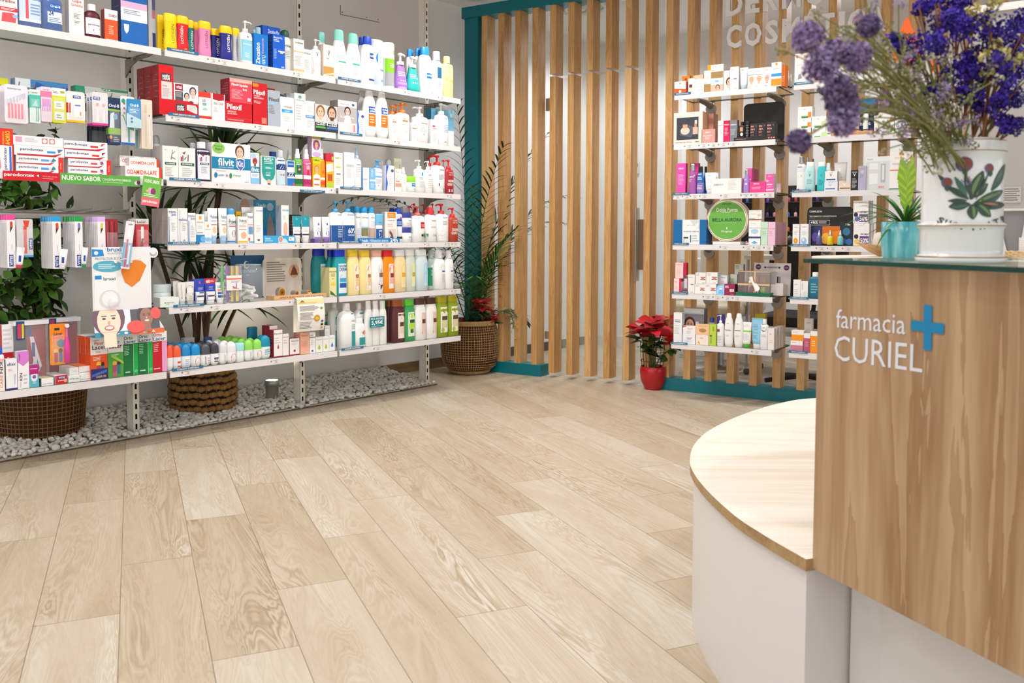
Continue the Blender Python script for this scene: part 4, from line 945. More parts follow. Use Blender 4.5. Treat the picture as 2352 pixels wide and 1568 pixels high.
NAMES = {'lot': ('shampoo_bottle', 'shampoo bottle'), 'flip': ('shampoo_bottle', 'bottle'), 'wide': ('shower_gel_bottle', 'bottle'), 'conic': ('shampoo_bottle', 'bottle'), 'oval': ('shampoo_bottle', 'bottle'), 'cyl': ('gel_bottle', 'bottle'),
 'can': ('spray_can', 'spray can'), 'neck': ('lotion_bottle', 'bottle'), 'sq': ('liquid_bottle', 'bottle'), 'jar': ('cream_jar', 'jar'), 'stick': ('deodorant_stick', 'deodorant'), 'roll': ('roll_on_deodorant', 'deodorant'), 'drop': ('dropper_bottle', 'bottle'),
 'spray': ('spray_bottle', 'bottle'), 'pump': ('pump_bottle', 'pump bottle'), 'bell': ('foam_pump_bottle', 'pump bottle'), 'tube': ('cream_tube', 'tube'), 'jug': ('gel_bottle', 'bottle'), 'box': ('carton', 'box'), 'card': ('display_card', 'display'), 'blister': ('blister_pack', 'pack')}
def interp(prof, t):
    if t <= prof[0][0]: return prof[0][1]
    for (a, x), (b, y) in zip(prof, prof[1:]):
        if t <= b: return x + (y - x) * (t - a) / (b - a or 1)
    return prof[-1][1]
def item(T, kind, w, h, d, cols, pr, name=None, side=None, alt=''):
    """build one product with its front face centred on T's origin, standing at z = 0"""
    c0 = pm(cols[0]); c1 = pm(cols[1]) if len(cols) > 1 else c0
    if kind == 'box':
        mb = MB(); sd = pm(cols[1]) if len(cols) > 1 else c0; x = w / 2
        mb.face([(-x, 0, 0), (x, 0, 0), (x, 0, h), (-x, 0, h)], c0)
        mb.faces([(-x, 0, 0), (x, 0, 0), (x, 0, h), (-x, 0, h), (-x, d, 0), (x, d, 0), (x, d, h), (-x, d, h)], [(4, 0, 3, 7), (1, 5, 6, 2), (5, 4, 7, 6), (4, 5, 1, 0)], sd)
        mb.face([(-x, 0, h), (x, 0, h), (x, d, h), (-x, d, h)], pm(cols[2]) if len(cols) > 2 else c0)
        # closing flap edge on top and fine print on the sides
        g = mat('c9c5c2' if sum(hexc(cols[1 if len(cols) > 1 else 0].lstrip('~=')) ) > 1.2 else '8f8a88', .6)
        if h > .07 and w > .02:
            for s_ in (-1, 1):
                for q in range(5):
                    zz = h * (.8 - q * .11); y0, y1 = d * .2, d * (.55 + .3 * ((q * 7) % 3) / 2)
                    pts = [(s_ * (x + .0002), y0, zz), (s_ * (x + .0002), y1, zz), (s_ * (x + .0002), y1, zz + .0018), (s_ * (x + .0002), y0, zz + .0018)]
                    mb.face(pts if s_ > 0 else pts[::-1], g)
        printing(mb, pr, w, h, lambda a, b, o: Vector((a, -o, b)))
        o = mb.build(name or 'carton', T=T); return o
    if kind in ('card', 'blister'):
        t = empty(name or NAMES[kind][0], T); mb = MB(); x = w / 2
        n = 5; rr = min(w, h) * .12; ol = []
        for cx, cz, a0 in ((x - rr, rr, -90), (x - rr, h - rr, 0), (-x + rr, h - rr, 90), (-x + rr, rr, 180)):
            ol += [(cx + rr * math.cos(R(a0 + 90 * i / n)), cz + rr * math.sin(R(a0 + 90 * i / n))) for i in range(n + 1)]
        k = len(ol); th = .0018
        mb.faces([(a, 0, b) for a, b in ol] + [(a, th, b) for a, b in ol], [tuple(range(k)), tuple(range(2 * k - 1, k - 1, -1))] + [(i + k, (i + 1) % k + k, (i + 1) % k, i) for i in range(k)], c0)
        printing(mb, pr, w, h, lambda a, b, o: Vector((a, -o, b))); mb.build('backing_card', t)
        if kind == 'blister':
            mb = MB(); xx = x * .8; z0, z1 = h * .05, h * .72; dd = d
            V = [(-xx, -.002, z0), (xx, -.002, z0), (xx, -.002, z1), (-xx, -.002, z1), (-xx * .85, -dd, z0 + .006), (xx * .85, -dd, z0 + .006), (xx * .85, -dd, z1 - .008), (-xx * .85, -dd, z1 - .008)]
            mb.faces(V, [(4, 5, 6, 7), (0, 1, 5, 4), (1, 2, 6, 5), (2, 3, 7, 6), (3, 0, 4, 7)], mat('f4f6f8', .06, alpha=.16, spec=.9), True); mb.build('clear_bubble', t)
        return t
    body, cap, dr, ex = SHAPES[kind]; t = empty(name or NAMES[kind][0], T); hw = w / 2
    if d is None: d = w * dr
    dr = d / w; cy = d / 2; mb = MB()
    if kind == 'tube':                       # round at the shoulder, crimped flat at the top
        n = 24; V = []; rings = [(.155, .66, 1.), (.17, .78, 1.)] + [(.17 + .83 * i / 8, .78 + .22 * i / 8, 1 - .93 * i / 8) for i in range(1, 9)]
        for z, r, q in rings:
            for j in range(n):
                a = 2 * math.pi * (j + .5) / n; V.append((hw * r * math.cos(a), cy + hw * .62 * r * q * math.sin(a), z * h))
        N = len(rings); mb.faces(V, [(i * n + j, i * n + (j + 1) % n, (i + 1) * n + (j + 1) % n, (i + 1) * n + j) for i in range(N - 1) for j in range(n)], c0, True); mb.faces(V[-n:], [tuple(range(n))], c0)
        def sf(x, z, o):
            f = z / h; q = max(.05, 1 - .93 * max(0, f - .17) / .83); r = hw * (.78 + .22 * max(0, f - .17) / .83); xx = max(-.97, min(.97, x / r)); return Vector((xx * r, cy - hw * .62 * (r / hw) * q * math.sqrt(1 - xx * xx) - o - .0002, z))
        printing(mb, pr, w, h, sf, False); mb.build('tube_body', t)
        mb = MB(); mb.lathe([(z * h, r * hw) for z, r in cap], c1, 20, c=(0, cy, 0), dr=.8); mb.build('cap', t); return t
    rows = []
    for (a, x), (b, y) in zip(body, body[1:]): rows += [(a * h, x * hw)] + ([((a + b) / 2 * h, (x + y) / 2 * hw)] if b - a > .15 else [])
    rows.append((body[-1][0] * h, body[-1][1] * hw))
    mb.lathe(rows, c0, 24, c=(0, cy, 0), ex=ex, dr=dr)
    full = body + ([c for c in cap] if cap else [])
    def sf(x, z, o):
        r = interp(full, z / h) * hw; xx = max(-.965, min(.965, x / r)); k = (1 - abs(xx) ** ex) ** (1 / ex); return Vector((xx * r, cy - r * dr * k - o - .0003, z))
    printing(mb, pr, w, h, sf, False); mb.build('bottle_body', t)
    if cap:
        mb = MB(); e2 = 2 if kind in ('sq', 'neck', 'jug', 'spray') else ex
        k2 = dr if e2 != 2 else 1.
        mb.lathe([(z * h, r * hw) for z, r in cap], c1, 22, c=(0, cy, 0), ex=e2, dr=min(k2, d / w / max(.01, cap[0][1])) if e2 == 2 else dr)
        if kind in ('flip', 'wide', 'lot'):     # flip lid seam
            z, r = (cap[0][0] + .03) * h, cap[0][1] * hw * 1.012; mb.lathe([(z, r), (z + .0012, r)], c1, 22, c=(0, cy, 0), ex=ex, dr=dr)
        mb.build('cap', t)
    else:
        z0 = body[-1][0]; r = body[-1][1] * hw; s_ = -1 if 'L' in alt else 1; mb = MB(); e = (1 - z0) * h
        mb.lathe([(z0 * h, r * .95), (z0 * h + e * .28, r * .9), (z0 * h + e * .3, r * .35)], c1, 20, c=(0, cy, 0)); mb.lathe([(z0 * h + e * .3, r * .28), (h - e * .2, r * .28)], c1, 12, c=(0, cy, 0), capt=False)
        mb.lathe([(h - e * .22, r * .5), (h - e * .12, r * .62), (h - e * .04, r * .62), (h, r * .45)], c1, 16, c=(0, cy, 0))
        L = hw * (.95 if kind == 'pump' else .7); L = max(L, .014)
        mb.tube([(0, cy, h - e * .1), (s_ * L * .7, cy - .002, h - e * .1), (s_ * L, cy - .003, h - e * .2)], r * .24, c1, 8); mb.build('pump_head', t)
    return t
WALLS = {'A': (Ad, Aout, QS), 'S': (Sd, Sout, TS)}
ITEMS = []
def load(data):
    wall = z = ox = oy = s = suf = None; cnt = {}
    for ln in data.strip().split('\n'):
        ln = ln.strip()
        if not ln: continue
        if ln[0] == '@':
            a = ln[1:].split('|'); ox, oy, s = (float(v) for v in a[0].split()); wall = a[1]; z = {'A': ZA, 'S': ZT}[wall][int(a[2])]; suf = a[3]; continue
        a = ln.split('|'); k, X0, X1, Y = a[0].split(); cols = a[1].split(); pr = a[2]; lab = a[3]; o = {}
        if len(a) > 4:
            for q in a[4].split(): kk, vv = q.split('='); o[kk] = vv
        xd, out, q0 = WALLS[wall]; b = float(o.get('b', .012)); q = q0 - b
        x0, x1 = ox + float(X0) / s, ox + float(X1) / s; ym = oy + float(Y) / s; yb = None
        p0, p1 = onplane(x0, ym, q, out), onplane(x1, ym, q, out); u0, u1 = p0.dot(xd), p1.dot(xd); w = u1 - u0 - .0008
        pt = onplane((x0 + x1) / 2, ym, q, out); zb = z + .0006
        if 'y' in o: zb = max(zb, onplane((x0 + x1) / 2, oy + float(o['y']) / s, q, out).z)
        h = pt.z - zb; d = float(o['d']) if 'd' in o else None
        if k == 'box' and d is None: d = max(.02, min(.075, w * .6))
        if k == 'blister' and d is None: d = .012
        nr = int(o.get('n', 1)); st = float(o.get('st', 0))       # n items one behind another
        if k not in ('box', 'card', 'blister') and d is None:
            d = min(w * SHAPES[k][2], .075)
        for i in range(nr):
            P = xd * ((u0 + u1) / 2) + out * (q - i * (st or (d or .01) + .001)); P.z = zb; T = frame(P, xd)
            if 'r' in o: T = T @ Matrix.Rotation(R(float(o['r'])), 4, 'Z')
            if 'tilt' in o: T = T @ Matrix.Rotation(R(float(o['tilt'])), 4, 'X')
            ob = item(T, k, w, h, d, cols, pr, o.get('name'), alt=o.get('alt', ''))
            lb = lab if i == 0 else ['', 'second deep ', 'third deep ', 'fourth deep ', 'fifth deep ', 'sixth deep '][i] + lab
            cat = o.get('cat', NAMES[k][1]).replace('_', ' ')
            cn = {'box': 'boxes', 'pump bottle': 'pump bottles', 'jar': 'jars', 'tube': 'tubes', 'deodorant': 'deodorants', 'pack': 'packs', 'display': 'displays', 'spray can': 'spray cans', 'shampoo bottle': 'shampoo bottles'}.get(cat, cat + 's')
            full = lb + ', ' + suf
            if len(full.split()) > 16: full = lb + ', ' + ' '.join(suf.split()[-2:])
            tag(ob, full, cat, cn + ' ' + suf)
load('''
@0 0 5.2275|A|0|on the nearest bay's top shelf
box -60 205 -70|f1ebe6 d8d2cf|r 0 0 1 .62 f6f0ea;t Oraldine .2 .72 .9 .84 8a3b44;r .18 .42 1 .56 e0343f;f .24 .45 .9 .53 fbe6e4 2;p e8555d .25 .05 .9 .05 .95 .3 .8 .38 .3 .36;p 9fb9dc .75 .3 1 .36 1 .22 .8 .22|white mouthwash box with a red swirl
sq 210 508 -160|~2a6fd0 e9eef6|r .06 .13 .94 .78 c9dcf2;r .3 .13 .42 .78 e2566a;r .06 .13 .94 .2 eef3fa;f .5 .3 .9 .6 7f9cc8 4|clear blue mouthwash bottle with a red striped label
sq 516 756 -110|~0a6fd0 e85a3c|r .2 .2 .95 .48 dfeaf7;t 24 .26 .38 .5 .5 1c3f7a;f .26 .22 .9 .34 6f8fc0 3;o .6 .62 .34 .07 1f6bc4;t Oral-B .34 .59 .86 .65 ffffff|blue mouthwash bottle with a 24 on its label
box 822 1006 -40|f3efe9 c5c0c6|t Lape .25 .82 .85 .93 d9545a;t Clorhexidina .15 .74 .92 .81 d9545a;f .3 .42 .8 .56 8a8684 4;f .35 .3 .8 .38 8a8684 2|cream box with red serif heading
neck 1020 1222 46|5a1626 eef0f4|r .06 .1 .94 .58 f1f0f2;t parodontax .18 .34 .88 .42 31355f;p c32c42 .2 .26 .5 .2 .9 .26 .9 .31 .5 .25 .2 .31|dark brown bottle with a white cap
box 1252 1410 118|f25a2b 9c3a3a f5f0ec|r 0 .68 1 1 f6f1ec;t ODAMIDA .3 .77 .95 .86 7a2430;f .3 .2 .7 .5 f7b9a0 5;r .1 0 1 .04 f6f1ec|small orange and white box
box 1442 1760 -230|1a66b8 20295a|r 0 .42 1 .56 f4f6f8;r 0 .36 1 .8 f1f4f8;r 0 .56 1 .66 e9b7d8;r 0 .66 1 1 1564b8;t PROFESSIONAL .16 .74 .7 .78 ffffff;t Oral-B .15 .82 .8 .96 ffffff;f .1 .46 .8 .54 9aa6b8 3;p eef3fa .1 .3 .3 .3 .28 .2 .2 .15 .12 .2|big blue and white electric toothbrush box|d=.09
box 1775 1860 -90|b7b8bd 8d9097|r .55 0 1 .3 262f5c;r .55 .55 1 .7 b3647a;r .55 .7 1 1 43506f|grey box with navy blocks|b=.06
@340 0 5.88|A|0|on the middle bay's top shelf
lot 124 232 200|f0c400 ffd60a|v LOTIGEN .55 .15 .85 .62 6b5a10|yellow hourglass shampoo bottle, half hidden|b=.07
lot 226 404 180|ffd90f ffe01a|v LOTIGÉN .46 .22 .72 .72 a08c12|foremost yellow hourglass shampoo bottle
lot 400 562 212|e2222a ffd60a|v LOTIGÉN .2 .25 .46 .72 fbe9e6;r .5 .1 .75 .13 f0a030|red hourglass shampoo bottle with yellow cap
lot 530 632 270|0f8480 ffd60a|v LOTIGEN .5 .2 .8 .7 f2f6f4|green hourglass shampoo bottle with yellow cap|b=.05
lot 618 700 298|ef7fb4 ffd60a||pink hourglass shampoo bottle tucked behind another|b=.07
lot 698 866 284|f08fbe ffd60a|v LOTIGÉN .4 .25 .66 .72 a8557f|pink hourglass shampoo bottle in front
lot 858 992 385|23237c ffd60a|v LOTIGEN .5 .15 .8 .7 eef0f8|navy hourglass shampoo bottle set back|b=.05
lot 986 1152 348|2a2a8a ffd60a|v LOTIGÉN .46 .25 .72 .74 f4f6fb|foremost navy hourglass shampoo bottle
lot 1146 1250 380|c9ccd0 ffd60a|v LOTIGEN .4 .2 .68 .68 8b8f96|clear grey hourglass shampoo bottle with yellow cap|b=.045
pump 1252 1430 272|f2f4f6 f6f7f8|t ia .45 .6 .6 .66 5b6068;r .02 .08 .98 .55 8fd4e8;t Champú .2 .42 .8 .47 f4fbfd;f .3 .14 .7 .26 e9f6fa 3|white pump bottle with pale blue band
cyl 1425 1462 398|a8d4dc 9ccbd6||small pale blue bottle, mostly hidden|b=.09
cyl 1474 1540 365|b9dbe6 aad4e4||pale blue capped bottle behind the bright blue one|b=.08
box 1545 1786 360|0d55c4 0a3f9c|t Zincation_Plus .3 .84 .95 .93 dfe9fa;f .3 .7 .9 .8 a9c4f0 2|bright blue box set back|b=.075
box 1430 1618 462|0a7ad6 0863b8|v Zincation .12 .05 .42 .72 f4f8fd;v frecuencia .55 .4 .68 .88 f3a9c6;f .55 .06 .85 .36 cfe2f8 6|light blue shampoo pack with large white vertical wordmark
box 1682 1846 470|0d5ed2 0a46a4|t Zincation_Plus .08 .88 .8 .94 e9f0fc;f .08 .78 .6 .86 cfdcf6 2;f .08 .28 .38 .58 9dbcf0 9;r .45 .5 1 .54 eef3fb;r .6 .46 .85 .5 f2d98a;t 50 .7 .04 .92 .09 e9f0fc|bright blue box in front
can 1822 1954 398|eceef0 14503c|t triklen .1 .58 .9 .64 2c6a56;f .2 .3 .8 .5 b9bdbf 5|white bottle with dark green cap|b=.03
box 1964 2108 530|f1efeb e3d8c4|t triklen .15 .86 .9 .93 2b5c50;r 0 .6 1 .64 e6c48a;f .15 .2 .8 .5 b9b6b0 7;r 0 .03 1 .1 e3c089|white and gold box
@700 40 5.88|A|0|on the far bay's top shelf
box -32 92 430|f0f0ee d9d9d6|t triklen .2 .8 .9 .88 2b5c50;f .15 .2 .8 .6 a9bda9 8|small white box with green lettering|b=.03
pump 108 236 288|f0f1f3 f5f5f6|t V .35 .52 .6 .64 50545a;p c02a34 .1 .08 .9 .08 .92 .4 .08 .4;f .2 .22 .8 .34 f3d8d8 3|white pump bottle with red lower label|b=.02
conic 188 320 195|f0f3f3 8fe0d4||white bottle with mint cap, farthest back|b=.09
box 250 390 372|f3ede6 dccfc0|t V .4 .66 .66 .84 6b6258;f .3 .55 .7 .6 a39a90 1;r 0 .06 1 .33 c99a4e;p e8d4ac 0 .06 1 .1 1 .16 0 .08|tall cream and gold box
conic 400 602 158|f6f8f8 92e2d6|f .2 .42 .75 .5 b5cbc8 3;r .28 .34 .82 .37 4fb8a2;f .3 .12 .7 .3 c9d4d2 5|tallest white bottle with mint cap
conic 592 792 208|f6f8f8 92e2d6|f .2 .42 .75 .5 b5cbc8 3;r .28 .34 .8 .375 4fb8a2;f .3 .12 .7 .3 c9d4d2 5|second white bottle with mint cap
flip 742 850 265|eef0f4 1146c8||white bottle with royal blue cap, set back|b=.07
flip 796 958 255|f7f7f9 1146c8|r .5 .54 .98 .66 32589c;t acofar .54 .58 .96 .63 f4f6fb;p f3dde8 .6 .2 .95 .25 .95 .45 .65 .4;r .42 .08 .98 .12 3b4f8c|white bottle with royal blue cap, in front
cyl 930 1104 300|d5dfea f0f1f3|o .62 .6 .38 .17 0f7ede;o .62 .6 .17 .11 d5dfea;t Gel .5 .33 .78 .37 2c6cb4;t ia .6 .1 .75 .15 2c8cd8|pale bottle with a big blue O
cyl 1102 1246 335|f4f5f6 f4f5f6|r 0 .34 1 .64 8bd42a;r 0 .04 1 .34 a9abb0;t ia .64 .74 .98 .86 8bd42a;f .36 .44 .95 .54 f2f8e6 3|white, lime and grey shower gel bottle
bell 1248 1416 475|a877cf f2f0f3|p f4c544 .2 .55 .8 .55 .72 .72 .3 .72;f .2 .36 .8 .5 efe2f7 3;o .35 .25 .05 .02 f4ecf8;o .5 .25 .05 .02 f4ecf8;o .65 .25 .05 .02 f4ecf8;r .05 .02 .95 .2 c8a6e0|purple foam pump with flared base
bell 1410 1580 520|2fbdb8 eef1f1|p a8dc3c .2 .55 .8 .55 .72 .72 .3 .72;f .2 .36 .8 .5 e0f6f4 3;o .35 .25 .05 .02 eefafa;o .5 .25 .05 .02 eefafa;o .65 .25 .05 .02 eefafa;p a6de4a .6 .02 .95 .02 .95 .15|turquoise foam pump with flared base
flip 1392 1508 428|f1f3f5 2f93e6||white bottle with sky blue cap, farthest back|b=.1
flip 1504 1592 418|f3f4f6 2f93e6||white bottle with sky blue cap, in the middle|b=.06
flip 1578 1742 400|f9fafb 2f93e6|p bcd8f4 .4 .42 .95 .42 .8 .66 .7 .5;r .42 .34 .9 .45 1f7bd0;t acofar .45 .38 .86 .43 ffffff;f .4 .12 .85 .3 b7d0ea 5|foremost white bottle with sky blue cap
neck 1738 1894 455|f5f5f6 eeeef0|r .36 .4 .72 .64 2f7297;f .4 .2 .7 .36 b7bcc2 4;p 2f7fa4 .35 .18 .95 .16 .95 .2 .35 .22|plain white bottle with a teal label
sq 1884 2022 525|f6e3a4 f0dc98|t Ducray .1 .72 .85 .76 c9a24a;f .1 .4 .6 .5 d8bf7c 3;r .55 .38 .9 .44 e6c564|pale yellow bottle at the far end
@300 130 5.88|A|1|on the middle bay's second shelf
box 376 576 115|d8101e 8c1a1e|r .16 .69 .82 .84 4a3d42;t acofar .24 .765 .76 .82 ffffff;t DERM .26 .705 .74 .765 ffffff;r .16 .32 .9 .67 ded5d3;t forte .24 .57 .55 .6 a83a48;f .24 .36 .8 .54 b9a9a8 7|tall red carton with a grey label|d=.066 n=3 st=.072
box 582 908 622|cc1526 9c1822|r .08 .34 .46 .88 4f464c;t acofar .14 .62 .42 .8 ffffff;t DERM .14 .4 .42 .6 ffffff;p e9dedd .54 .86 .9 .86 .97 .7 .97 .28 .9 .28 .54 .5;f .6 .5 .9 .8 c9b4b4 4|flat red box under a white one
box 582 910 372|f0eeef c9c4c4|r .05 .64 .37 .96 9c1838;t vital .09 .72 .33 .9 f7e9ee;r .05 .12 .37 .6 55555a;f .08 .3 .34 .55 b9b9bd 5;F .78 .62 .13 e8c4b4 39305c;F .52 .36 .1 e6beac 2c2a44;r 0 0 1 .13 c91b2c;o .7 .1 .07 .07 4a4a50;r .8 .04 .97 .15 f2e6e6|white box showing two dark haired women|y=636 b=.014
box 915 1090 478|f2f0ef d7d4d2|r 0 .8 .95 1 f0402c;r 0 0 1 .12 ee3a2a;o .5 .55 .32 .22 eef1f2;t 5αR .28 .62 .56 .74 c23a40;r .3 .5 .6 .6 7db0b4;p a9ccc9 .28 .34 .72 .34 .62 .42 .38 .42|white box with red top and bottom|b=.02
box 1098 1272 504|f1f0ef d9d6d4|p b5142a .06 .78 .5 .74 .94 .78 .94 1 .06 1;t IRALTONE .14 .58 .86 .68 8d8a8a;f .1 .3 .5 .5 c3c0bf 4|white box topped with a dark red shield
box 1276 1638 622|cb1424 a01522|t Pilexil .06 .62 .6 .9 ffffff;t AMPOLLAS .08 .48 .4 .56 f5dada;t ANTICAÍDA .08 .38 .44 .46 f5dada;r 0 .2 1 .22 e0505c;f .08 .08 .7 .16 eab0b4 2|wide red box under a lighter one|d=.06
box 1336 1640 306|e24458 96182a|r 0 .84 1 1 f3a89c;t +20%_DE_PRODUCTO .2 .88 .85 .93 f9e2dd;t Pilexil·Cápsulas .08 .66 .8 .8 ffffff;t forte .58 .53 .76 .63 ffffff;f .08 .15 .6 .55 f0a9b2 8;r .78 .1 .92 .24 f6ccd2|pinkish red box with a shaded side, stacked|y=625 d=.085
box 1646 1842 358|cc1222 a8141f|p f08a24 0 .9 .36 .9 .44 .94 .36 .98 0 .98;t Pilexil .06 .72 .86 .83 ffffff;t CHAMPÚ .08 .67 .5 .71 f5d5d5;t ANTICAÍDA .08 .62 .75 .66 ffffff;f .08 .5 .6 .58 eab4b6 3;r .6 .04 .94 .18 f4826e|tall red shampoo box with an orange tab
box 1846 1952 430|b81622 8e1219||red box peeping over the grey one|b=.09
box 1848 2018 458|a9b4c0 97a1ac|t Pilexil .1 .7 .9 .8 2f343a;r .1 .62 .74 .66 7fc6e8;f .1 .35 .6 .6 7c868f 6|grey blue shampoo box
can 2020 2112 505|5c5d61 4a4b4e||grey capped tube at the back|b=.1
box 2020 2206 548|f1f2f2 dcdddd|t seba .26 .66 .56 .74 7d9a6e;t med .56 .64 .84 .73 d65a5e;r .1 .5 .9 .6 2fa0dc;t CHAMPÚ .3 .53 .7 .57 ffffff;f .2 .2 .8 .4 c9cccc 4|white shampoo box with a blue pill label
box 2106 2206 500|b4b7bc a4a7ac|o .7 .85 .16 .06 8d95a8|silver box behind the white ones|b=.07
@600 190 4.9|A|1|on the far bay's second shelf
box 372 497 120|eeefee d3d4d3|o .5 .9 .16 .045 6aa394;t CYSTIPHANE .08 .78 .92 .83 8d9896;f .15 .25 .8 .7 c2c4c4 6|tall white box with a green ring
box 498 604 207|f1f2f4 d5d7da|f .15 .62 .75 .86 c4c8cc 5;r 0 .42 .92 .52 3f86c6;t DUCRAY .1 .45 .82 .5 ffffff;f .15 .1 .8 .36 c4c8cc 4|white box with a blue band|b=.02
box 605 728 243|cdb8ac b0a49c|r 0 0 1 1 d8d4d0;F .5 .7 .36 eac0a4 8a6444;r 0 0 1 .34 26262a;r .12 .24 .92 .42 eef2ec;t JUST_FOR .2 .35 .8 .4 2a2a2a;t MEN .18 .25 .86 .34 1c1c1c;r .06 .13 .94 .2 58b84a|hair colour box with a fair haired man
box 728 860 265|c8b4a8 a89c94|r 0 0 1 1 cfd0d4;F .5 .7 .36 e0ae90 4c3626;F .5 .7 .0 e0ae90 4c3626;p 5a4234 .3 .58 .7 .58 .62 .46 .38 .46;r 0 0 1 .34 3a3a46;r .06 .24 .9 .42 f2f2f4;t JUST_FOR .14 .35 .8 .4 2a2a2a;t MEN .12 .25 .84 .34 1c1c1c;r .04 .13 .96 .2 3f7cc4|hair colour box with a bearded man
box 862 1076 205|b9b2b2 8d837f|r 0 .82 1 1 f2f0f0;t Psorisdin .14 .87 .6 .93 b98f8c;o .8 .9 .07 .04 29648e;F .5 .66 .15 e6c6b8 2a2426;p eee8e4 .3 .35 .7 .35 .62 .56 .38 .56;r 0 0 1 .35 dcd8d8;t Libera .14 .48 .85 .54 ffffff;r .15 .08 .4 .28 f4f2f2;r .8 .1 .9 .3 d68f94|grey box with a dark haired woman|d=.07
box 1078 1168 315|f1f3f8 d5d9e4|p 4a7fd8 0 0 .16 0 .3 .35 .12 .6 .28 .85 .1 1 0 1;o .7 .78 .2 .06 5a5a98;f .35 .2 .85 .65 c3cad8 6|white box with a blue wave
oval 1100 1232 84|d3d1cf d3d1cf|r .5 .14 .98 .42 2f62a6|tall grey white bottle set back|b=.08
oval 1168 1318 88|f4f3f3 f3f3f3|p c9c7c4 .02 .72 .5 .88 .98 .86 .98 .78 .5 .82 .05 .64;r .3 .52 .82 .66 1f55b0;t acofar .36 .6 .78 .64 ffffff;t DERM .38 .54 .76 .58 ffffff;r .28 .24 .84 .5 f5791e;f .34 .3 .7 .46 fbd2b0 3|tall white bottle with a blue and orange label, left of two
oval 1314 1452 104|f4f3f3 f3f3f3|p c9c7c4 .02 .72 .5 .88 .98 .86 .98 .78 .5 .82 .05 .64;r .3 .52 .82 .66 1f55b0;t acofar .36 .6 .78 .64 ffffff;t DERM .38 .54 .76 .58 ffffff;r .28 .24 .84 .5 f5791e;f .34 .3 .7 .46 fbd2b0 3|tall white bottle with a blue and orange label, right of two
pump 1448 1546 250|f3f3f3 ee7a2a|f .3 .55 .7 .6 a9a9a9 1;r .3 .5 .75 .54 ee8848;f .3 .2 .75 .45 d5d5d5 5|white pump bottle with an orange collar, left|b=.025
pump 1500 1588 235|eff0f0 ee7a2a||orange collared pump bottle at the back|b=.08
pump 1548 1690 222|f5f5f5 ee7a2a|f .35 .55 .65 .6 a9a9a9 1;r .3 .5 .75 .54 ee8848;f .3 .2 .75 .45 d9d9d9 5|larger white pump bottle with an orange collar
box 1690 1756 448|f2f2f2 dddddd|t LETI .3 .8 .8 .88 9a9a9a;r .15 .68 .85 .73 ee8848;f .2 .1 .8 .5 d2d2d2 5|small narrow white box with an orange line
pump 1742 1906 268|f4f3f2 ededed|t seba .36 .52 .62 .57 7d9a6e;t med .62 .52 .82 .57 d65a5e;f .3 .3 .75 .46 c9c9c9 4;o .55 .24 .04 .02 8fa05a|white pump bottle, nozzle to the left|alt=L
box 1906 1990 415|f2f2f2 dcdcdc|p c8343c .25 .76 .62 .76 .62 .7 .25 .7;t seba .3 .62 .58 .67 6f6f6f;t med .58 .62 .8 .67 d65a5e;f .25 .1 .8 .5 d0d0d0 5|narrow white box with a red corner
pump 1992 2128 230|f5f5f6 e9e9ea|f .5 .62 .95 .66 6fa0dc 1;f .5 .3 .95 .5 9cc0e8 5;f .5 .06 .8 .1 8a8a8a 1|white pump bottle at the far end
box 1912 2168 300|7cc0e2 2c7ea2|r .55 0 1 .45 eef2f4;t eo .84 .82 .96 .92 eaf6fb|pale blue box behind the last pump bottle|b=.08 d=.05
@340 300 5.88|A|2|on the middle bay's third shelf
can 70 200 58|b2b1b6 a4a3a8||grey spray can behind the first boxes|b=.1
box 192 408 206|f1efec c9bfbf|f .12 .86 .3 .9 a9a878 1;p 8a8f8a .5 .6 .62 .9 .66 .9 .58 .6;p 8a8f8a .55 .72 .8 .84 .8 .87 .56 .76;p 8a8f8a .55 .66 .82 .6 .82 .63 .56 .7;r .14 .44 .86 .52 2e6b4a;t KLORANE .24 .46 .76 .5 ffffff;f .14 .1 .7 .38 c6c4c1 6|white box with a grey leaf sprig|n=2
box 410 638 232|f2f0ed cfc8c4|p 9c2f4a .16 .86 .26 .84 .44 .9 .34 .78;p a03858 .12 .58 .2 .58 .2 .72 .12 .72;p 7d2a44 .22 .58 .28 .58 .28 .76 .22 .76;p 7d2a44 .52 .58 .58 .58 .6 .8 .54 .78;p 5f8a56 .34 .6 .46 .7 .44 .74 .34 .66;r .12 .45 .92 .54 2a5f44;t KLORANE .22 .475 .8 .52 ffffff;f .2 .12 .9 .4 cac8c5 5|white box with red flower drawings|d=.055
neck 556 700 164|3a3140 dfe0e6||dark bottle with a pale cap, set back|b=.07
sq 648 852 150|2f2540 f0f0f3|r .1 .05 .93 .78 e3e6f0;p 9c2f4a .28 .68 .4 .66 .6 .7 .45 .62;p a03858 .22 .5 .28 .5 .28 .6 .22 .6;p 7d2a44 .32 .5 .37 .5 .37 .62 .32 .62;p 7d2a44 .62 .5 .66 .5 .68 .64 .63 .62;r .24 .42 .86 .47 2c4f48;t KLORANE .32 .43 .78 .46 ffffff;f .3 .2 .8 .38 b9bdcc 4|dark violet bottle with a white cap
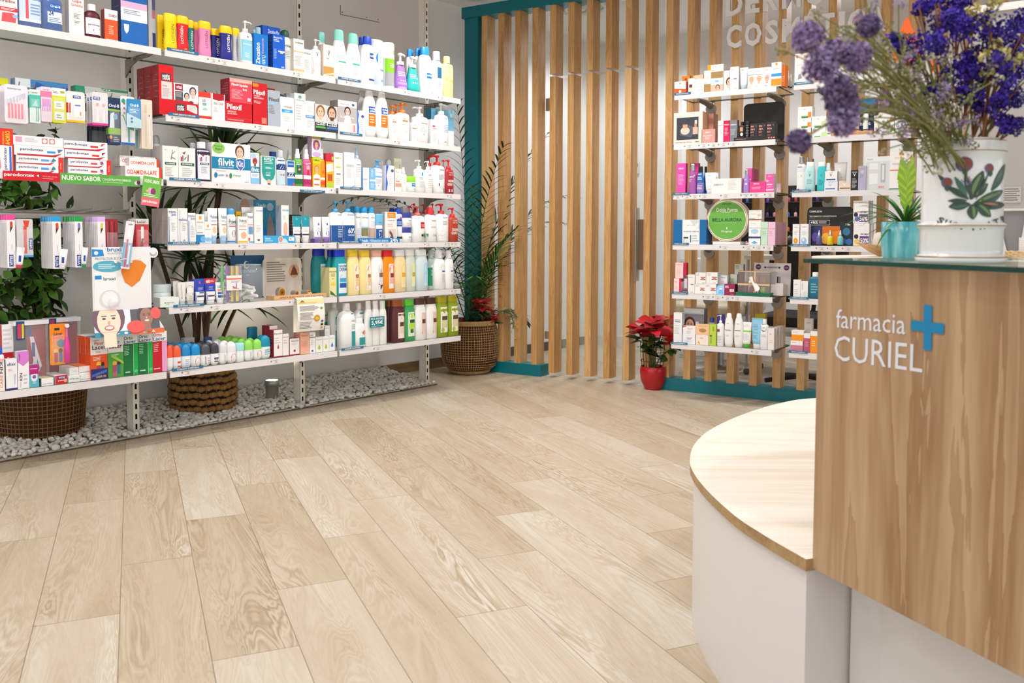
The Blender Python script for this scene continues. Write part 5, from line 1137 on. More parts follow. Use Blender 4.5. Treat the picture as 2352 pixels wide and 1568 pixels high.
box 858 1380 174|f3f3f0 d9d8da|r 0 .34 1 .64 0f80ac;o .17 .86 .16 .14 8cc45c;t ¡Contra_los .06 .88 .28 .93 1e6a44;t Piojos! .09 .79 .25 .87 1e6a44;F .72 .78 .11 ecc4ae 5a3a2e;p f0c04a .6 .6 .84 .6 .8 .66 .64 .66;t filvit .15 .42 .56 .61 ffffff;t ANTIPIOJOS_Y_LIENDRES .16 .365 .55 .395 dff0f6;p f0f4fb .61 .62 .73 .65 .84 .62 .84 .42 .73 .3 .62 .42;p 4a6cb8 .625 .6 .73 .63 .825 .6 .825 .43 .73 .32 .635 .43;t Kit .65 .42 .8 .57 ffffff;f .1 .28 .42 .31 e08aa0 1;o .09 .18 .04 .07 1b7fae;t Loción .14 .16 .3 .22 1b7fae;p d84a7a .345 .17 .4 .17 .4 .19 .345 .19;p d84a7a .363 .14 .382 .14 .382 .22 .363 .22;o .47 .18 .035 .07 2f8a5a;t Champú .53 .16 .74 .22 5aa088;r .84 .04 .97 .1 cfe4ee|wide lice kit box with a smiling girl|d=.07
box 1384 1500 300|eef4f8 c9d4da|r 0 .36 1 .56 0f80ac;t filvit .06 .39 .94 .53 ffffff;F .5 .72 .26 8a4a3a d8352a;o .32 .9 .3 .08 a9d0ea;r 0 0 1 .2 8ac0e8;f .1 .24 .9 .33 a9c4e0 2|narrow lice treatment box with a red cap figure|b=.014
box 1430 1530 290|7aa83c 5f8a30||green box behind the narrow one|b=.08
box 1526 1724 345|f0f2f1 dcdedd|p 2a9c94 .04 .98 .96 .98 .96 .4 .85 .22 .66 .14 .34 .14 .15 .22 .04 .4;t KIFE+ .2 .85 .84 .95 ffffff;f .2 .72 .8 .83 d5efec 2;r .2 .54 .84 .64 4db4ac;f .3 .56 .74 .62 e6f6f4 2;f .3 .3 .7 .44 d5efec 3;o .52 .12 .15 .07 e8b89c;r .42 0 .62 .05 2a2a2c|white box with a teal bottle silhouette
box 1666 1732 283|1d55a4 174687|f .15 .75 .85 .85 cfdcf0 2|dark blue box at the back|b=.08
neck 1744 1872 262|e6eef2 c9ced4|r .06 .58 .98 .72 1f5aa8;t PIOJOS .2 .64 .86 .69 ffffff;r .0 .44 1 .58 1a3a7c;t ZZ .2 .46 .8 .56 ffffff;r .1 .02 .95 .4 c3dce8;o .38 .3 .12 .03 d86a78;o .66 .3 .12 .03 d86a78|white bottle with a navy ZZ band
box 1878 1980 405|f0f4f8 d6dbe2|r .05 .74 .9 .98 1f62b8;t LOCIÓN .15 .84 .8 .9 ffffff;r 0 .36 1 .54 1a3a7c;t ZZ .1 .38 .88 .52 ffffff;r 0 0 1 .3 2472c0;o .85 .08 .14 .05 d84a5a|small ZZ lotion box
spray 1874 1976 250|5fa848 c9cccd||green spray bottle, set back|b=.06
spray 1978 2106 244|58a844 e6e9ea|r .04 .2 .98 .3 f0f4ee;r .04 .06 .98 .2 2c6c34;o .5 .52 .3 .05 2b5070;r .26 .34 .74 .5 2b5070;o .5 .45 .14 .03 e6b93a;f .2 .56 .8 .64 dcefd4 2|green spray bottle with a robot drawing
spray 2104 2216 250|dc4f8c eceaec|r .04 .2 .98 .3 f8f0f4;r .04 .06 .98 .2 b02c68;o .5 .5 .2 .06 e8b8a0;p c02a4a .36 .3 .64 .3 .56 .46 .44 .46;f .2 .56 .8 .64 f8dce8 2|pink spray bottle with a fairy drawing
box 2222 2330 362|f5b016 e0a014|r 0 .8 1 1 c8d428;t FullMarks .1 .88 .9 .94 4a6a28;F .5 .6 .26 e8b890 b98a4a;p f6ece4 .05 0 .95 0 .95 .38 .5 .46 .05 .38;r .15 .24 .85 .29 f0703c;r .15 .06 .85 .11 f0703c|yellow box with a laughing child
box 2212 2332 86|f3eff2 b49ab4|r 0 .9 1 1 c9b83c;o .5 .6 .42 .26 a05aa0;F .5 .6 .24 e0a888 8a5a3c;o .5 .14 .48 .12 cfaae0|lilac box with a baby photo, standing on another box|y=358 d=.04
@700 310 6.189|A|2|on the far bay's third shelf
spray 216 300 200|f09022 eceae8|r .04 .06 .98 .16 d8502a;o .5 .4 .2 .04 d87018;r .04 .2 .98 .26 f6f2ea|orange spray bottle
box 300 412 262|f0b420 c4323a|r 0 .76 1 1 c82a44;o .84 .86 .14 .06 a8c83a;p f6f0e8 .05 .44 .9 .5 .85 .72 .02 .68;r 0 0 1 .14 b4c83c;r .2 .2 .8 .4 c25a2a|yellow and red box with tilted label
box 410 540 250|f0efed c0bcb8|t leti .18 .82 .55 .89 8a8f5a;t fer .55 .82 .85 .89 c8d45a;o .5 .7 .2 .06 e0e3d0;r .24 .57 .76 .62 c8d850;r .28 .38 .74 .42 8f9092;f .2 .1 .8 .3 d0cfcd 4|white box with a yellow green bar|d=.04
box 552 706 248|efeeee c7bfc0|t DEXERYL .26 .6 .98 .67 8d9096;f .26 .3 .8 .56 c9cacc 7;p 8fb8e0 .4 0 1 0 1 .1 .8 .08|wide white box with a blue corner|d=.075
pump 706 818 178|f2f3f5 a9c8e6|f .3 .56 .95 .62 9aa0a8 1;f .2 .3 .9 .54 c9ccd2 6;p a9cbee .3 .1 1 .1 1 .22|white bottle with pale blue pump, nozzle left|alt=L
box 830 916 464|f2f6fa 8fb8d8|v OZOAQUA .3 .6 .6 .94 b0b4ba;r 0 .44 .7 .5 8fc0e8;f .2 .1 .8 .36 c9ced6 4|narrow white box, pale blue side
box 920 1004 470|7dbaea 6aa6d8|v OZOAQUA .3 .6 .6 .94 e0eefa;r .05 .4 1 .48 f2f6fa;f .2 .1 .8 .32 cfe4f6 4|pale blue narrow box
pump 988 1122 352|f3f5f8 4a9fe4|t OZOAQUA .2 .56 .9 .61 9aa6b0;r .15 .42 .85 .48 7db8e8;f .2 .22 .85 .38 c3cad4 5;o .42 .16 .06 .02 a9b4c0|white bottle with sky blue pump
can 1062 1162 356|c9ccd4 b4b6bc||silver capped can, left of two at the back|b=.09
can 1180 1272 340|cfd2d8 c0c3c8||silver capped can, right of two at the back|b=.09
box 1148 1272 434|f2f4f9 d3d8e4|p 3f62c8 0 0 .14 0 .26 .3 .1 .6 .3 .9 .36 1 .05 1;o .78 .8 .18 .06 5a5a98;f .35 .2 .85 .6 c6ccda 6|white box with a dark blue wave
box 1268 1376 334|d8dcc4 c4c8ac|v A-DERMA .66 .3 .84 .84 9aa080|pale olive box set back|b=.08
box 1282 1378 480|efefe8 b0b488|f .2 .82 .8 .88 b9a48a 1;r .1 .42 .7 .47 e08a7a;r .05 .2 .95 .36 d8a090;p b8c0a8 .1 .5 .5 .74 .54 .74 .2 .5|small beige box with pink band
spray 1380 1464 460|f2f3f0 eef0ee|f .3 .3 .7 .5 c6cac8 4|small white spray bottle
jar 1464 1612 588|eef2ec 8fd02a|r .4 .36 .98 .58 1f7fb8;t Cetaphil .46 .42 .95 .52 e6f6fb;r .55 .18 .95 .22 a8d43a|white jar with lime green lid
pump 1590 1728 354|f1f2f2 ebebea|r .52 .52 .68 .62 3f9fd8;f .3 .4 .85 .48 b9bcc0 2;f .3 .15 .85 .36 cdd0d4 6|white pump bottle with a small blue square, nozzle left|alt=L
pump 1724 1836 368|f2f1f1 f0f0f0|f .3 .52 .85 .6 e8a8a4 1;f .3 .15 .85 .45 d3cfd0 5|white pump bottle with faint pink print, nozzle left|alt=L
pump 1752 1846 296|e8e4e4 e0202a||red pump showing behind the white ones|b=.08 alt=L
pump 1840 2020 284|f1f2f3 e2282c|p a02830 0 .02 1 .02 1 .3 .75 .28 0 .26;p 2c2a2e .03 .02 .8 .02 .8 .14 .4 .18 .03 .16;t Eucerin .46 .6 .82 .64 5a5f66;f .35 .36 .85 .5 a9aeb4 4;t PACK .2 .1 .55 .14 ffffff;t AHORRO .2 .05 .72 .09 ffffff;o .4 .23 .16 .06 f2f2f2;v 1 .35 .19 .42 .27 2c2a2e|large white bottle with red pump and black saving label|alt=L
pump 2016 2138 352|a82c34 e2282c|t CUIDADO .3 .6 .85 .64 f0c9cb;t PARA_TODA .3 .54 .85 .58 f0c9cb;t 400ML .2 .34 .95 .42 f6e8e8;t GRATIS .16 .24 .95 .32 f6e8e8;r .26 .06 .38 .14 f6e8e8;r .56 .06 .68 .14 f6e8e8|dark red bottle with red pump and free offer text|alt=L
pump 1956 2020 352|e9e7e7 d8242a||narrow white bottle, red pump, squeezed behind|b=.06 alt=L
@0 280 5.88|A|2|on the toothpaste shelf of the nearest bay
box -70 175 85|e4352a c02a24|r 0 0 .92 .6 eef0f4;v parodontax .44 .04 .66 .56 3a3f70;r .76 0 .88 .58 3f6cd0;v AHORRO .56 .62 .82 .94 ffd23a;v PROMOCIÓN .36 .62 .5 .92 f6c830;p e888a8 0 0 .2 0 .3 .1 .14 .6 0 .6|tall red and white saving pack|d=.05
box 216 788 572|f2f2f5 cfccd6|t parodontax .06 .42 .52 .8 35396a;r .58 .4 .77 .66 5a9ae0;p b8303c 0 0 .8 0 .92 .4 .76 .16 0 .12;p 3f8a9c .82 .3 .95 .55 .88 .9 .84 .6;o .81 .55 .03 .14 d8d2da|lowest left toothpaste carton|d=.045
box 788 852 482|e4302c c92a26|v EXTRA .35 .3 .6 .7 f6c0b4|upright red end flap of the left toothpaste pack|d=.045 cat=box
box 216 788 462|f2f2f5 cfccd6|t parodontax .06 .42 .52 .8 35396a;r .58 .4 .77 .66 5a9ae0;p b8303c 0 0 .8 0 .92 .4 .76 .16 0 .12;p 3f8a9c .82 .3 .95 .55 .88 .9 .84 .6;o .81 .55 .03 .14 d8d2da|second toothpaste carton from the bottom, left pile|y=572 d=.045
box 186 866 328|f4f4f6 2f2a58|t parodontax .12 .42 .58 .78 35396a;r .65 .36 .82 .58 3f9ade;p b8303c .06 0 .82 0 .96 .4 .76 .18 .06 .16;p 4f7a9a .88 .4 .98 .8 .86 .8|third toothpaste carton of the left pile|y=462 d=.045
box 176 852 196|f3f1f4 dcd8de|r .04 .3 .17 .85 d8a8bc;f .22 .35 .5 .8 c0bac4 4;r .56 .3 .68 .85 d88a90;r .71 .3 .83 .85 d88a90;o .62 .55 .04 .2 f6ecec;o .77 .55 .04 .2 f6ecec|top white carton of the left toothpaste pile|y=325 d=.045
box 920 1440 614|f2f2f5 d4d0da|t parodontax .06 .42 .52 .8 35396a;r .58 .4 .75 .62 e0404a;p b8303c 0 0 .8 0 .92 .4 .76 .16 0 .12;p a05090 .84 .4 .92 .5 .9 .85 .82 .8|lowest toothpaste carton of the right pile|d=.045
box 1440 1500 524|e4302c c92a26|v EXTRA .35 .3 .6 .7 f6c0b4|upright red end flap of the right toothpaste pack|d=.045
box 920 1440 506|f2f2f5 d4d0da|t parodontax .06 .42 .52 .8 35396a;r .58 .4 .75 .62 e0404a;p b8303c 0 0 .8 0 .92 .4 .76 .16 0 .12;p a05090 .84 .4 .92 .5 .9 .85 .82 .8|second carton of the right toothpaste pile|y=614 d=.045
box 872 1452 386|f4f4f6 d4d0da|t parodontax .05 .42 .56 .8 35396a;r .63 .36 .8 .58 e0303a;p b8303c 0 0 .8 0 .96 .4 .72 .18 0 .14;p 8a3040 .86 .5 .96 .9 .86 .85|third carton of the right toothpaste pile|y=502 d=.045
box 858 1450 264|f4f4f6 d4d0da|t parodontax .02 .4 .54 .78 35396a;r .6 .36 .78 .58 e0303a;p b8303c 0 0 .8 0 .96 .4 .72 .18 0 .1;p c04a54 .84 .5 .96 .9 .86 .85|top carton of the right toothpaste pile|y=384 d=.045
box 1690 2180 604|f3f1f0 cfcac9|t ODAMIDA-LAPE .04 .3 .86 .7 e04a2c;p ee4020 .93 0 1 0 1 1 .93 1;f .1 .1 .7 .2 d0cccb 1|foremost white carton with orange red lettering|n=3 st=.034 d=.032
box 1744 2140 494|f3f1f0 cfcac9|t ODAMIDA-LAPE .04 .28 .86 .66 e04a2c;p ee4020 .93 0 1 0 1 1 .93 1;f .1 .1 .7 .18 d0cccb 1|upper white carton with orange red lettering|y=612 d=.03 b=.02
box 1616 2100 466|f3f1f0 cfcac9|t ODAMIDA .06 .34 .5 .7 e04a2c|upper carton with red letters, set further back|y=606 b=.052 d=.032 n=2 st=.034
@340 440 5.88|A|3|on the middle bay's fourth shelf
box 264 396 224|efeeec b9aeb0|t tracto .1 .86 .86 .93 3f55a4;t pon .4 .76 .84 .85 3f55a4;r .08 .02 .15 .76 3f6fc4;f .34 .34 .8 .6 b9bcc8 6;p b4b6c4 .48 .06 .68 .06 .72 .12 .44 .12|white foot cream box with purple letters|n=3 st=.052 d=.05
box 400 532 222|f0efed c9c4c4|r .12 .05 .28 .95 d3d6e0;t mahiou .1 .64 .94 .72 4a58b0;f .4 .36 .9 .6 bcbfc9 5;p b4b6c4 .54 .06 .72 .06 .76 .12 .5 .12|second white box with a dotted column
box 540 642 288|f1f0ef d0cccc|t tracto .0 .86 .92 .94 5a68b4;t pon .34 .75 .92 .84 5a68b4;r .04 .02 .14 .74 3f6fc4;f .3 .2 .85 .6 bfc1cb 7|shorter white box with purple letters
box 646 760 303|f1f0ee cdcac8|p f0a24a .36 .82 .66 .82 .66 .93 .36 .93;t LENSABEL .06 .7 .9 .75 b09a84;f .2 .5 .8 .62 cfccc8 2;r 0 .04 1 .3 1f86c8;o .8 .16 .3 .1 6ab4e4;r .1 .36 .8 .385 8a8a8a|white box with orange mark over blue
cyl 762 846 262|eef0f1 f1f2f3||white capped bottle set back|b=.05
box 762 856 404|f2f1f0 d8d5d4|p f0a24a .34 .74 .62 .74 .62 .86 .34 .86;t BELENSA .1 .62 .9 .67 9aa0b0;r 0 0 1 .3 c3dcf2;o .5 .18 .5 .08 8fb8e0|small white box with orange mark
tube 822 962 220|f2f3f4 a8cdf0|t Podovis .28 .7 .92 .8 4a7898;r .3 .52 1 .54 d85a5a;o .6 .38 .2 .1 e6c4a0;f .3 .6 .9 .66 a9b6c4 2;r .2 .17 1 .22 9cc8ee|white foot cream tube, left of two
tube 966 1086 222|f2f3f4 a8cdf0|t Podovis .28 .7 .92 .8 4a7898;r .3 .52 1 .54 d85a5a;o .6 .38 .2 .1 e6c4a0;f .3 .6 .9 .66 a9b6c4 2;r .2 .17 1 .22 9cc8ee|white foot cream tube, right of two
can 1088 1206 222|f1f4f6 4f9fd4|t Podovis .12 .56 .9 .68 3a4a5a;r .1 .47 .95 .49 d85a5a;o .6 .28 .25 .1 b8909a;f .1 .5 .9 .55 a9b6c4 2;r .02 .03 .98 .07 3f8fd0|white spray can with blue cap
box 1190 1256 268|f7c21c e0ae18|f .2 .8 .8 .9 8a6a10 2|yellow box showing behind|b=.07
box 1212 1342 336|f2f1ee d8d5d2|t Podovis .16 .78 .92 .9 3a6478;p f0b83a .5 .72 .9 .75 .9 .78 .5 .75;f .1 .6 .9 .7 b9b9b9 2;r .1 .5 .9 .52 d86a4a;o .6 .3 .3 .13 e8b894;r 0 .03 1 .09 f5c01e|white box with yellow stripe
tube 1286 1426 210|eeefef e0e2e4|t podoactiva .16 .8 .7 .86 8a8f94|white crimped tube set back|b=.055
box 1342 1420 288|f0f2f4 d3d7dc|t Podovis .08 .82 .92 .92 2c4f78;r .1 .6 .9 .62 d85a5a;r .15 .3 .9 .55 6f9cc4;r .1 .08 .4 .18 d84a3a;r .2 .02 1 .06 5aa4dc|narrow white and blue foot spray box|b=.018
box 1432 1550 204|f0f0ef d3d2d2|t ISDIN .2 .87 .66 .91 6a6f78;r .68 .87 .98 .915 7fc4ea;f .25 .3 .75 .5 c9cacc 5;r .36 .06 .62 .11 8a4a4c|tall plain white box|d=.035
card 1196 1724 108|5f9cc0 5f9cc0|r 0 0 .42 1 a9b4ba;r .42 0 1 1 2f8fb4;p 1f7fd0 .42 0 1 0 1 .3 .42 .4;o .2 .72 .14 .3 c09484;p b3877a .08 0 .36 0 .34 .6 .1 .7;t Ureadin .5 .82 .74 .92 d5ecf4;o .85 .84 .09 .09 a9c8d8;p 9c8a86 .74 0 .98 0 .94 .4 .84 .7 .78 .5|foot cream display board with two soles|b=.17
box 1560 1982 594|3fa6dc 2f8fc4|t Hidratación .05 .5 .22 .75 eaf6fc;f .05 .2 .3 .4 cfe8f6 1;p bfe4f6 .45 0 .8 0 .7 .6 .5 .6;r .8 .3 .98 .8 f2f4f4;r .84 .5 .88 .62 8a3030;o .54 .5 .08 .44 f2e4de;o .54 .5 .065 .36 c9958c|low wide sky blue box with a toe picture|d=.06
box 1796 1900 184|f1f1f0 a9b8cc|t ISDIN .16 .84 .6 .89 6a6f78;r .62 .84 1 .89 7fc4ea;o .55 .36 .28 .2 e6b8a8;r 0 .0 1 .05 8fc8ee;f .2 .62 .7 .74 d0d0d0 3|tall white box with a foot sole|b=.022 d=.045
box 1908 2062 312|3a3032 2a2224|f .1 .4 .6 .8 6a5a5c 4|dark box behind the teal tubes|b=.11
tube 1972 2090 328|f2f3f4 f0f0f0|r 0 .6 1 1 1795a6;t Ca .38 .86 .56 .94 8fd4dc;r .06 .28 .94 .34 4a3a42;f .2 .4 .9 .5 c3c6ca 2|white tube with teal top, left of two
tube 2090 2206 328|f2f3f4 f0f0f0|r 0 .6 1 1 1795a6;t Ca .38 .86 .56 .94 8fd4dc;r .06 .28 .94 .34 4a3a42;f .2 .4 .9 .5 c3c6ca 2|white tube with teal top, right of two
@660 450 5.6|A|3|on the far bay's fourth shelf
tube 300 384 276|e3e2e6 8a6cc0|o .6 .4 .2 .1 6a4cb0|white tube with violet spot, pushed back|b=.06
tube 350 462 268|f1f0f0 8a6cc0|o .62 .36 .24 .11 7a58c0;o .6 .72 .09 .05 7a58c0;f .4 .5 .85 .6 c9c8cc 2;r .1 .17 .92 .22 8a6cc0|white tube with violet spot, left front
tube 464 570 268|f1f0f0 8a6cc0|o .62 .36 .24 .11 7a58c0;o .6 .72 .09 .05 7a58c0;f .4 .5 .85 .6 c9c8cc 2;r .1 .17 .92 .22 8a6cc0|white tube with violet spot, right front
pump 566 730 66|f1f2f4 3f9ccc|r 0 .02 1 .42 1a549c;t ISDIN .52 .65 .86 .69 7a7f86;r .86 .65 .97 .69 8fc8ea;t PACK .5 .36 .8 .39 b8d0ee;f .5 .12 .95 .34 cfdef2 5;r .52 .05 .68 .08 c04a58|white and blue pump bottle, left of a pair
pump 728 890 66|f1f2f4 3f9ccc|r 0 .02 1 .42 1a549c;t ISDIN .3 .65 .66 .69 7a7f86;r .66 .65 .92 .69 8fc8ea;t 60% .32 .22 .94 .35 f4f8fc;t DESCUENTO .32 .16 .94 .2 e4ecf6|white and blue pump bottle marked with a discount
can 830 908 128|e9edf0 2b93cc||blue capped spray can, half hidden|b=.08
can 886 966 130|eff2f5 2f9ed8|t ISDIN .1 .67 .6 .71 7a7f86;r .6 .67 .98 .71 8fc8ea;o .7 .52 .2 .04 a9d4ee;f .2 .2 .8 .4 c3cfd8 4|blue capped spray can, first of three|b=.045
can 970 1064 135|eff2f5 2f9ed8|t ISDIN .1 .67 .6 .71 7a7f86;r .6 .67 .98 .71 8fc8ea;r .04 .18 .96 .4 8a8458;p d8d0b0 .4 .18 .7 .18 .8 .38;r .04 .4 .96 .44 8fd0f0|blue capped spray can with an olive picture|b=.02
can 1064 1150 135|e9ebef 2f9ed8|t ISDIN .2 .67 .7 .71 9aa0a8;r .04 .14 .96 .4 c9a9a4;f .2 .44 .8 .6 d3d6da 3|blue capped spray can with a pinkish picture|b=.02
stick 1150 1246 230|f0f3f6 6fbce0|r .02 .02 .98 .48 1f5ea8;v RATIS .36 .02 .7 .44 ffffff;t ISDIN .25 .68 .7 .72 8a9098|short white and blue bottle with vertical word|b=.015
box 1256 1408 204|f1efec c3c0c2|r .2 .8 .9 .98 f08a2c;f .3 .84 .8 .94 fbd8b4 2;t Ureadin_Rx .2 .7 .85 .74 9a8f88;f .2 .5 .7 .62 e6c0b4 2;p d9cfc8 .25 .04 .9 .04 .9 .44 .25 .44;p 6a5850 .3 .06 .8 .04 .6 .3 .4 .4 .35 .3 .5 .22|white box with orange square and a silhouette
can 1340 1410 150|2c4fa0 24479a||dark blue can at the back|b=.09
can 1412 1502 150|eef0f4 2450b8|r .02 .46 1 .76 2a52a8;r .4 .68 .8 .73 d06a9a;f .1 .5 .9 .62 b8c8ec 3;r .06 .1 .94 .16 2c2c34|white can with royal blue label and cap|b=.02
jar 1500 1622 402|f1f0f2 2c3f90|t Eucerin .52 .3 .86 .4 8d9098;f .4 .1 .9 .22 c6c8cc 2|lower cream jar with navy lid|d=.06
jar 1498 1622 210|f1f0f2 2c3f90|t Eucerin .52 .42 .86 .5 8d9098;f .3 .1 .9 .34 c6c8cc 3|upper cream jar with navy lid|y=403 d=.06
box 1488 1580 145|e2dfe0 d0cccd|r .1 .7 .9 .74 2c2c30|grey white box behind the jars|b=.1
pump 1552 1622 128|e9d0d0 c84a50||pale red pump, mostly hidden|b=.07 alt=L
pump 1612 1692 95|e8e4e4 d4242a||red pump behind, first from the left|b=.1 alt=L
pump 1632 1792 128|f2f1f1 d86a68|r .52 .38 .98 .72 cc2436;t N .7 .66 .82 .7 f4d8dc;f .56 .42 .94 .5 f0b4ba 2;r .58 .16 1 .22 2a2a30|white bottle with pink red pump and red label|alt=L
pump 1735 1812 104|e4dcdc c41e26||red pump behind, second from the left|b=.09 alt=L
neck 1800 1944 146|f1f0ef e03036|t Eucerin .42 .6 .8 .64 6a6f76;f .35 .4 .9 .46 b9bcc0 2;f .5 .15 .85 .24 c9cacd 2|white bottle with red cap
pump 1850 1926 95|e4dede c8222a||red pump behind, third from the left|b=.1 alt=L
pump 1944 2098 98|f1f2f3 de2a30|p 2c2a2e 0 .02 1 .02 1 .18 .5 .24 0 .22;t Eucerin .4 .62 .76 .66 6a6f76;f .35 .44 .8 .56 b9bcc0 3;t PACK .1 .1 .5 .15 ffffff;t AHORRO .1 .04 .7 .09 ffffff;o .34 .24 .2 .06 efefef|tall white bottle, red pump, black saving label|alt=L
pump 2096 2216 152|b0432e e2302c|t CUIDADO .3 .6 .85 .64 f0d0c8;t PARA_TODA .3 .54 .85 .58 f0d0c8;t 200ML .2 .32 .95 .4 f4e4e0;t GRATIS .16 .22 .95 .3 f4e4e0|rust red bottle with red pump|alt=L
@340 570 5.88|A|4|on the middle bay's fifth shelf
jar 128 352 490|dfe7e6 d3dedf||wide pale jar at the left end|b=.08
box 160 416 662|e8efe9 d3ddd8|t MUSSVITAL .24 .36 .76 .52 6a7a70;r .3 .24 .5 .3 7ac08a|flat pale green soap box|d=.06
tube 346 420 444|dedcd8 c9c8c6|v MUSSVITAL .4 .3 .66 .9 a9a6a2|beige cream tube behind the next one|b=.05
tube 418 528 460|e3e1dc cfe0ee|v MUSSVITAL .3 .3 .5 .92 a9a6a2|pale tube with vertical lettering
tube 522 644 450|dfdcd6 d8d4ce|o .5 .62 .5 .22 3a3d44;t 50% .14 .54 .86 .72 ffffff;f .3 .2 .7 .4 bab6b0 3|pale tube with a dark discount circle
tube 566 668 424|2c3c9c e4e4ea||navy hand cream tube pushed back|b=.05
tube 640 796 412|2f42ae eeeef2|r .06 .17 .94 .5 e6e8f0;r .1 .3 .9 .36 4a3a42;t Ñ .42 .8 .56 .92 d87a98;r .4 .44 .8 .49 4a5ab0;f .3 .56 .8 .68 a9b4e4 3|navy and white hand cream tube, front
tube 786 940 408|2f42ae eeeef2|r .06 .17 .94 .5 e6e8f0;r .1 .3 .9 .36 4a3a42;r 0 .8 1 1 c8283c;t 60 .14 .83 .46 .95 ffffff;f .5 .86 .9 .94 f4ccd2 2;f .3 .56 .8 .7 a9b4e4 3|navy tube with a red discount top
tube 928 1050 458|f2f1f0 f0f0f0|t acofar .2 .8 .76 .86 3a4a94;t DERM .22 .72 .74 .78 3a4a94;r .2 .58 .8 .68 ec8f80;r .2 .44 .8 .54 1f62b0;r .2 .28 .8 .4 1c4f94|small white tube with coloured squares
@680 560 5.88|A|4|on the far bay's fifth shelf
wide 246 436 68|118088 1230a8|r .44 .28 .98 .68 d8e4f0;t acofar .5 .6 .96 .65 5a86b4;t DERM .5 .52 .96 .59 2c4a8c|teal gel bottle with blue cap, first at the back|b=.09
wide 440 580 80|14868c 1230a8|r .3 .28 .8 .68 d8e4f0|teal gel bottle with blue cap, second at the back|b=.06
wide 528 702 80|149aa6 1436cc|r .26 .06 .94 .7 dfe8f2;t acofar .32 .62 .92 .68 4a80b8;t DERM .32 .54 .92 .61 24508c;p 9cb8d4 .34 .4 .9 .4 .8 .48 .5 .46;r .34 .3 .9 .39 4aa4e0;r .34 .18 .9 .28 1f5ab0|foremost teal gel bottle with a large label
box 448 546 322|e6e0a2 d8d296 dcd69a|r 0 .84 1 .88 a8a468;t ALOE .2 .76 .8 .8 7a7a4a;t VERA .2 .7 .8 .74 7a7a4a;t gel .4 .6 .6 .64 7a7a4a;p ecd844 .15 .4 .85 .4 .7 .5 .3 .5;p 3f7a5a .1 .08 .95 0 1 0 .5 .14 .1 .22|pale yellow aloe box|n=4 st=.045 d=.043
wide 706 870 80|f6e2a0 f2cc30|r .5 .1 .96 .68 f6efe4;p dc8f60 .56 .5 .9 .64 .92 .66 .6 .6;p dc8f60 .56 .55 .7 .66 .74 .66 .62 .52;r .6 .38 .92 .46 b07a48;r .58 .2 .92 .37 ecc8a0;p d89a74 .56 .12 .75 .12 .9 .18 .6 .22|cream bottle with yellow cap, left of two
wide 870 1034 86|f6e2a0 f2cc30|r .5 .1 .96 .68 f6efe4;p dc8f60 .56 .5 .9 .64 .92 .66 .6 .6;p dc8f60 .56 .55 .7 .66 .74 .66 .62 .52;r .6 .38 .92 .46 b07a48;r .58 .2 .92 .37 ecc8a0;p d89a74 .56 .12 .75 .12 .9 .18 .6 .22|cream bottle with yellow cap, right of two
wide 1004 1066 82|d8741a d8202c||orange bottle with red cap, behind|b=.08
wide 1030 1196 86|f5f3f3 f0b8a8|o .7 .56 .22 .12 dfdce0;p 8a8086 .66 .5 .76 .48 .7 .62;r .56 .38 .9 .48 8a6a5c;r .56 .22 .94 .37 e0dcdc;p 5a3030 .5 .2 .9 .18 .9 .2 .72 .2 .7 .1 .66 .1 .66 .2 .5 .23|white bottle with pale pink cap
wide 1186 1344 84|f08c12 e4202c|r .42 .1 .98 .68 f4e4d8;o .7 .54 .24 .12 f0702a;p 4a2018 .5 .2 .95 .4 .95 .5 .6 .6 .5 .5;r .56 .36 .94 .46 a02c34;r .5 .22 .92 .35 eab4a8|orange bottle with red cap, front
wide 1342 1502 82|ecd6a4 f4f4f4|r .5 .12 .96 .68 f0e0b4;o .72 .55 .2 .12 f6d23a;r .56 .36 .92 .46 f0a82c;r .54 .18 .92 .35 f6dc9c|pale apricot clear bottle with white cap
wide 1496 1628 78|cfd4c8 f2f3f3|r .5 .12 .96 .68 dde4c8;o .72 .56 .2 .12 e4e04a;r .56 .36 .92 .46 b8b03a;r .54 .18 .92 .35 ece8a0|clear greenish bottle with white cap
wide 1632 1802 76|cfdde2 f1f4f6|r .54 .12 .94 .68 c4e0ee;o .74 .56 .16 .12 8cc8ec;r .58 .38 .9 .46 a4d0ea;r .54 .2 .9 .37 b4daf0|clear pale blue bottle with white cap
neck 1796 1898 86|b4c8c0 b8c4c0|r 0 .1 1 .56 1a8a5c;t Gel .3 .46 .7 .5 e4f4ec;f .3 .36 .8 .44 cfe8dc 2;o .5 .6 .2 .04 e9f2ee|bottle of green gel with pale cap|b=.045
neck 1890 2038 86|f1f1f2 ebebec|o .68 .56 .26 .06 dfe3ea;r .56 .45 .98 .48 2c5a9c;f .54 .18 .94 .4 c6c9ce 7|white bottle with thin blue stripe, left of two
neck 2034 2148 88|f1f1f2 ebebec|o .68 .56 .26 .06 dfe3ea;r .5 .45 .98 .48 2c5a9c;f .5 .18 .94 .4 c6c9ce 7|white bottle with thin blue stripe, right of two
@0 720 5.88|A|5|on the nearest bay's bottom shelf
sq -40 62 455|eef0f4 1f5ad0||white bottle with bright blue cap at the frame edge|b=.06
box -70 58 616|f2ece2 dfd8cc|v CARE .5 .1 .8 .5 d87a80;w KIN .5 .55 .82 .9 3a2f5c;p f0a4a0 0 .86 1 .94 1 1 0 1|cream box with red and violet vertical word
box 72 228 612|eeeef2 232a78|t aftex .12 .78 .9 .88 3f4f74;f .2 .6 .7 .68 e89a90 2;p c6cadc .72 .16 .8 .16 .92 .5 .7 .5;r 0 .0 1 .06 2c3680|white box with navy side
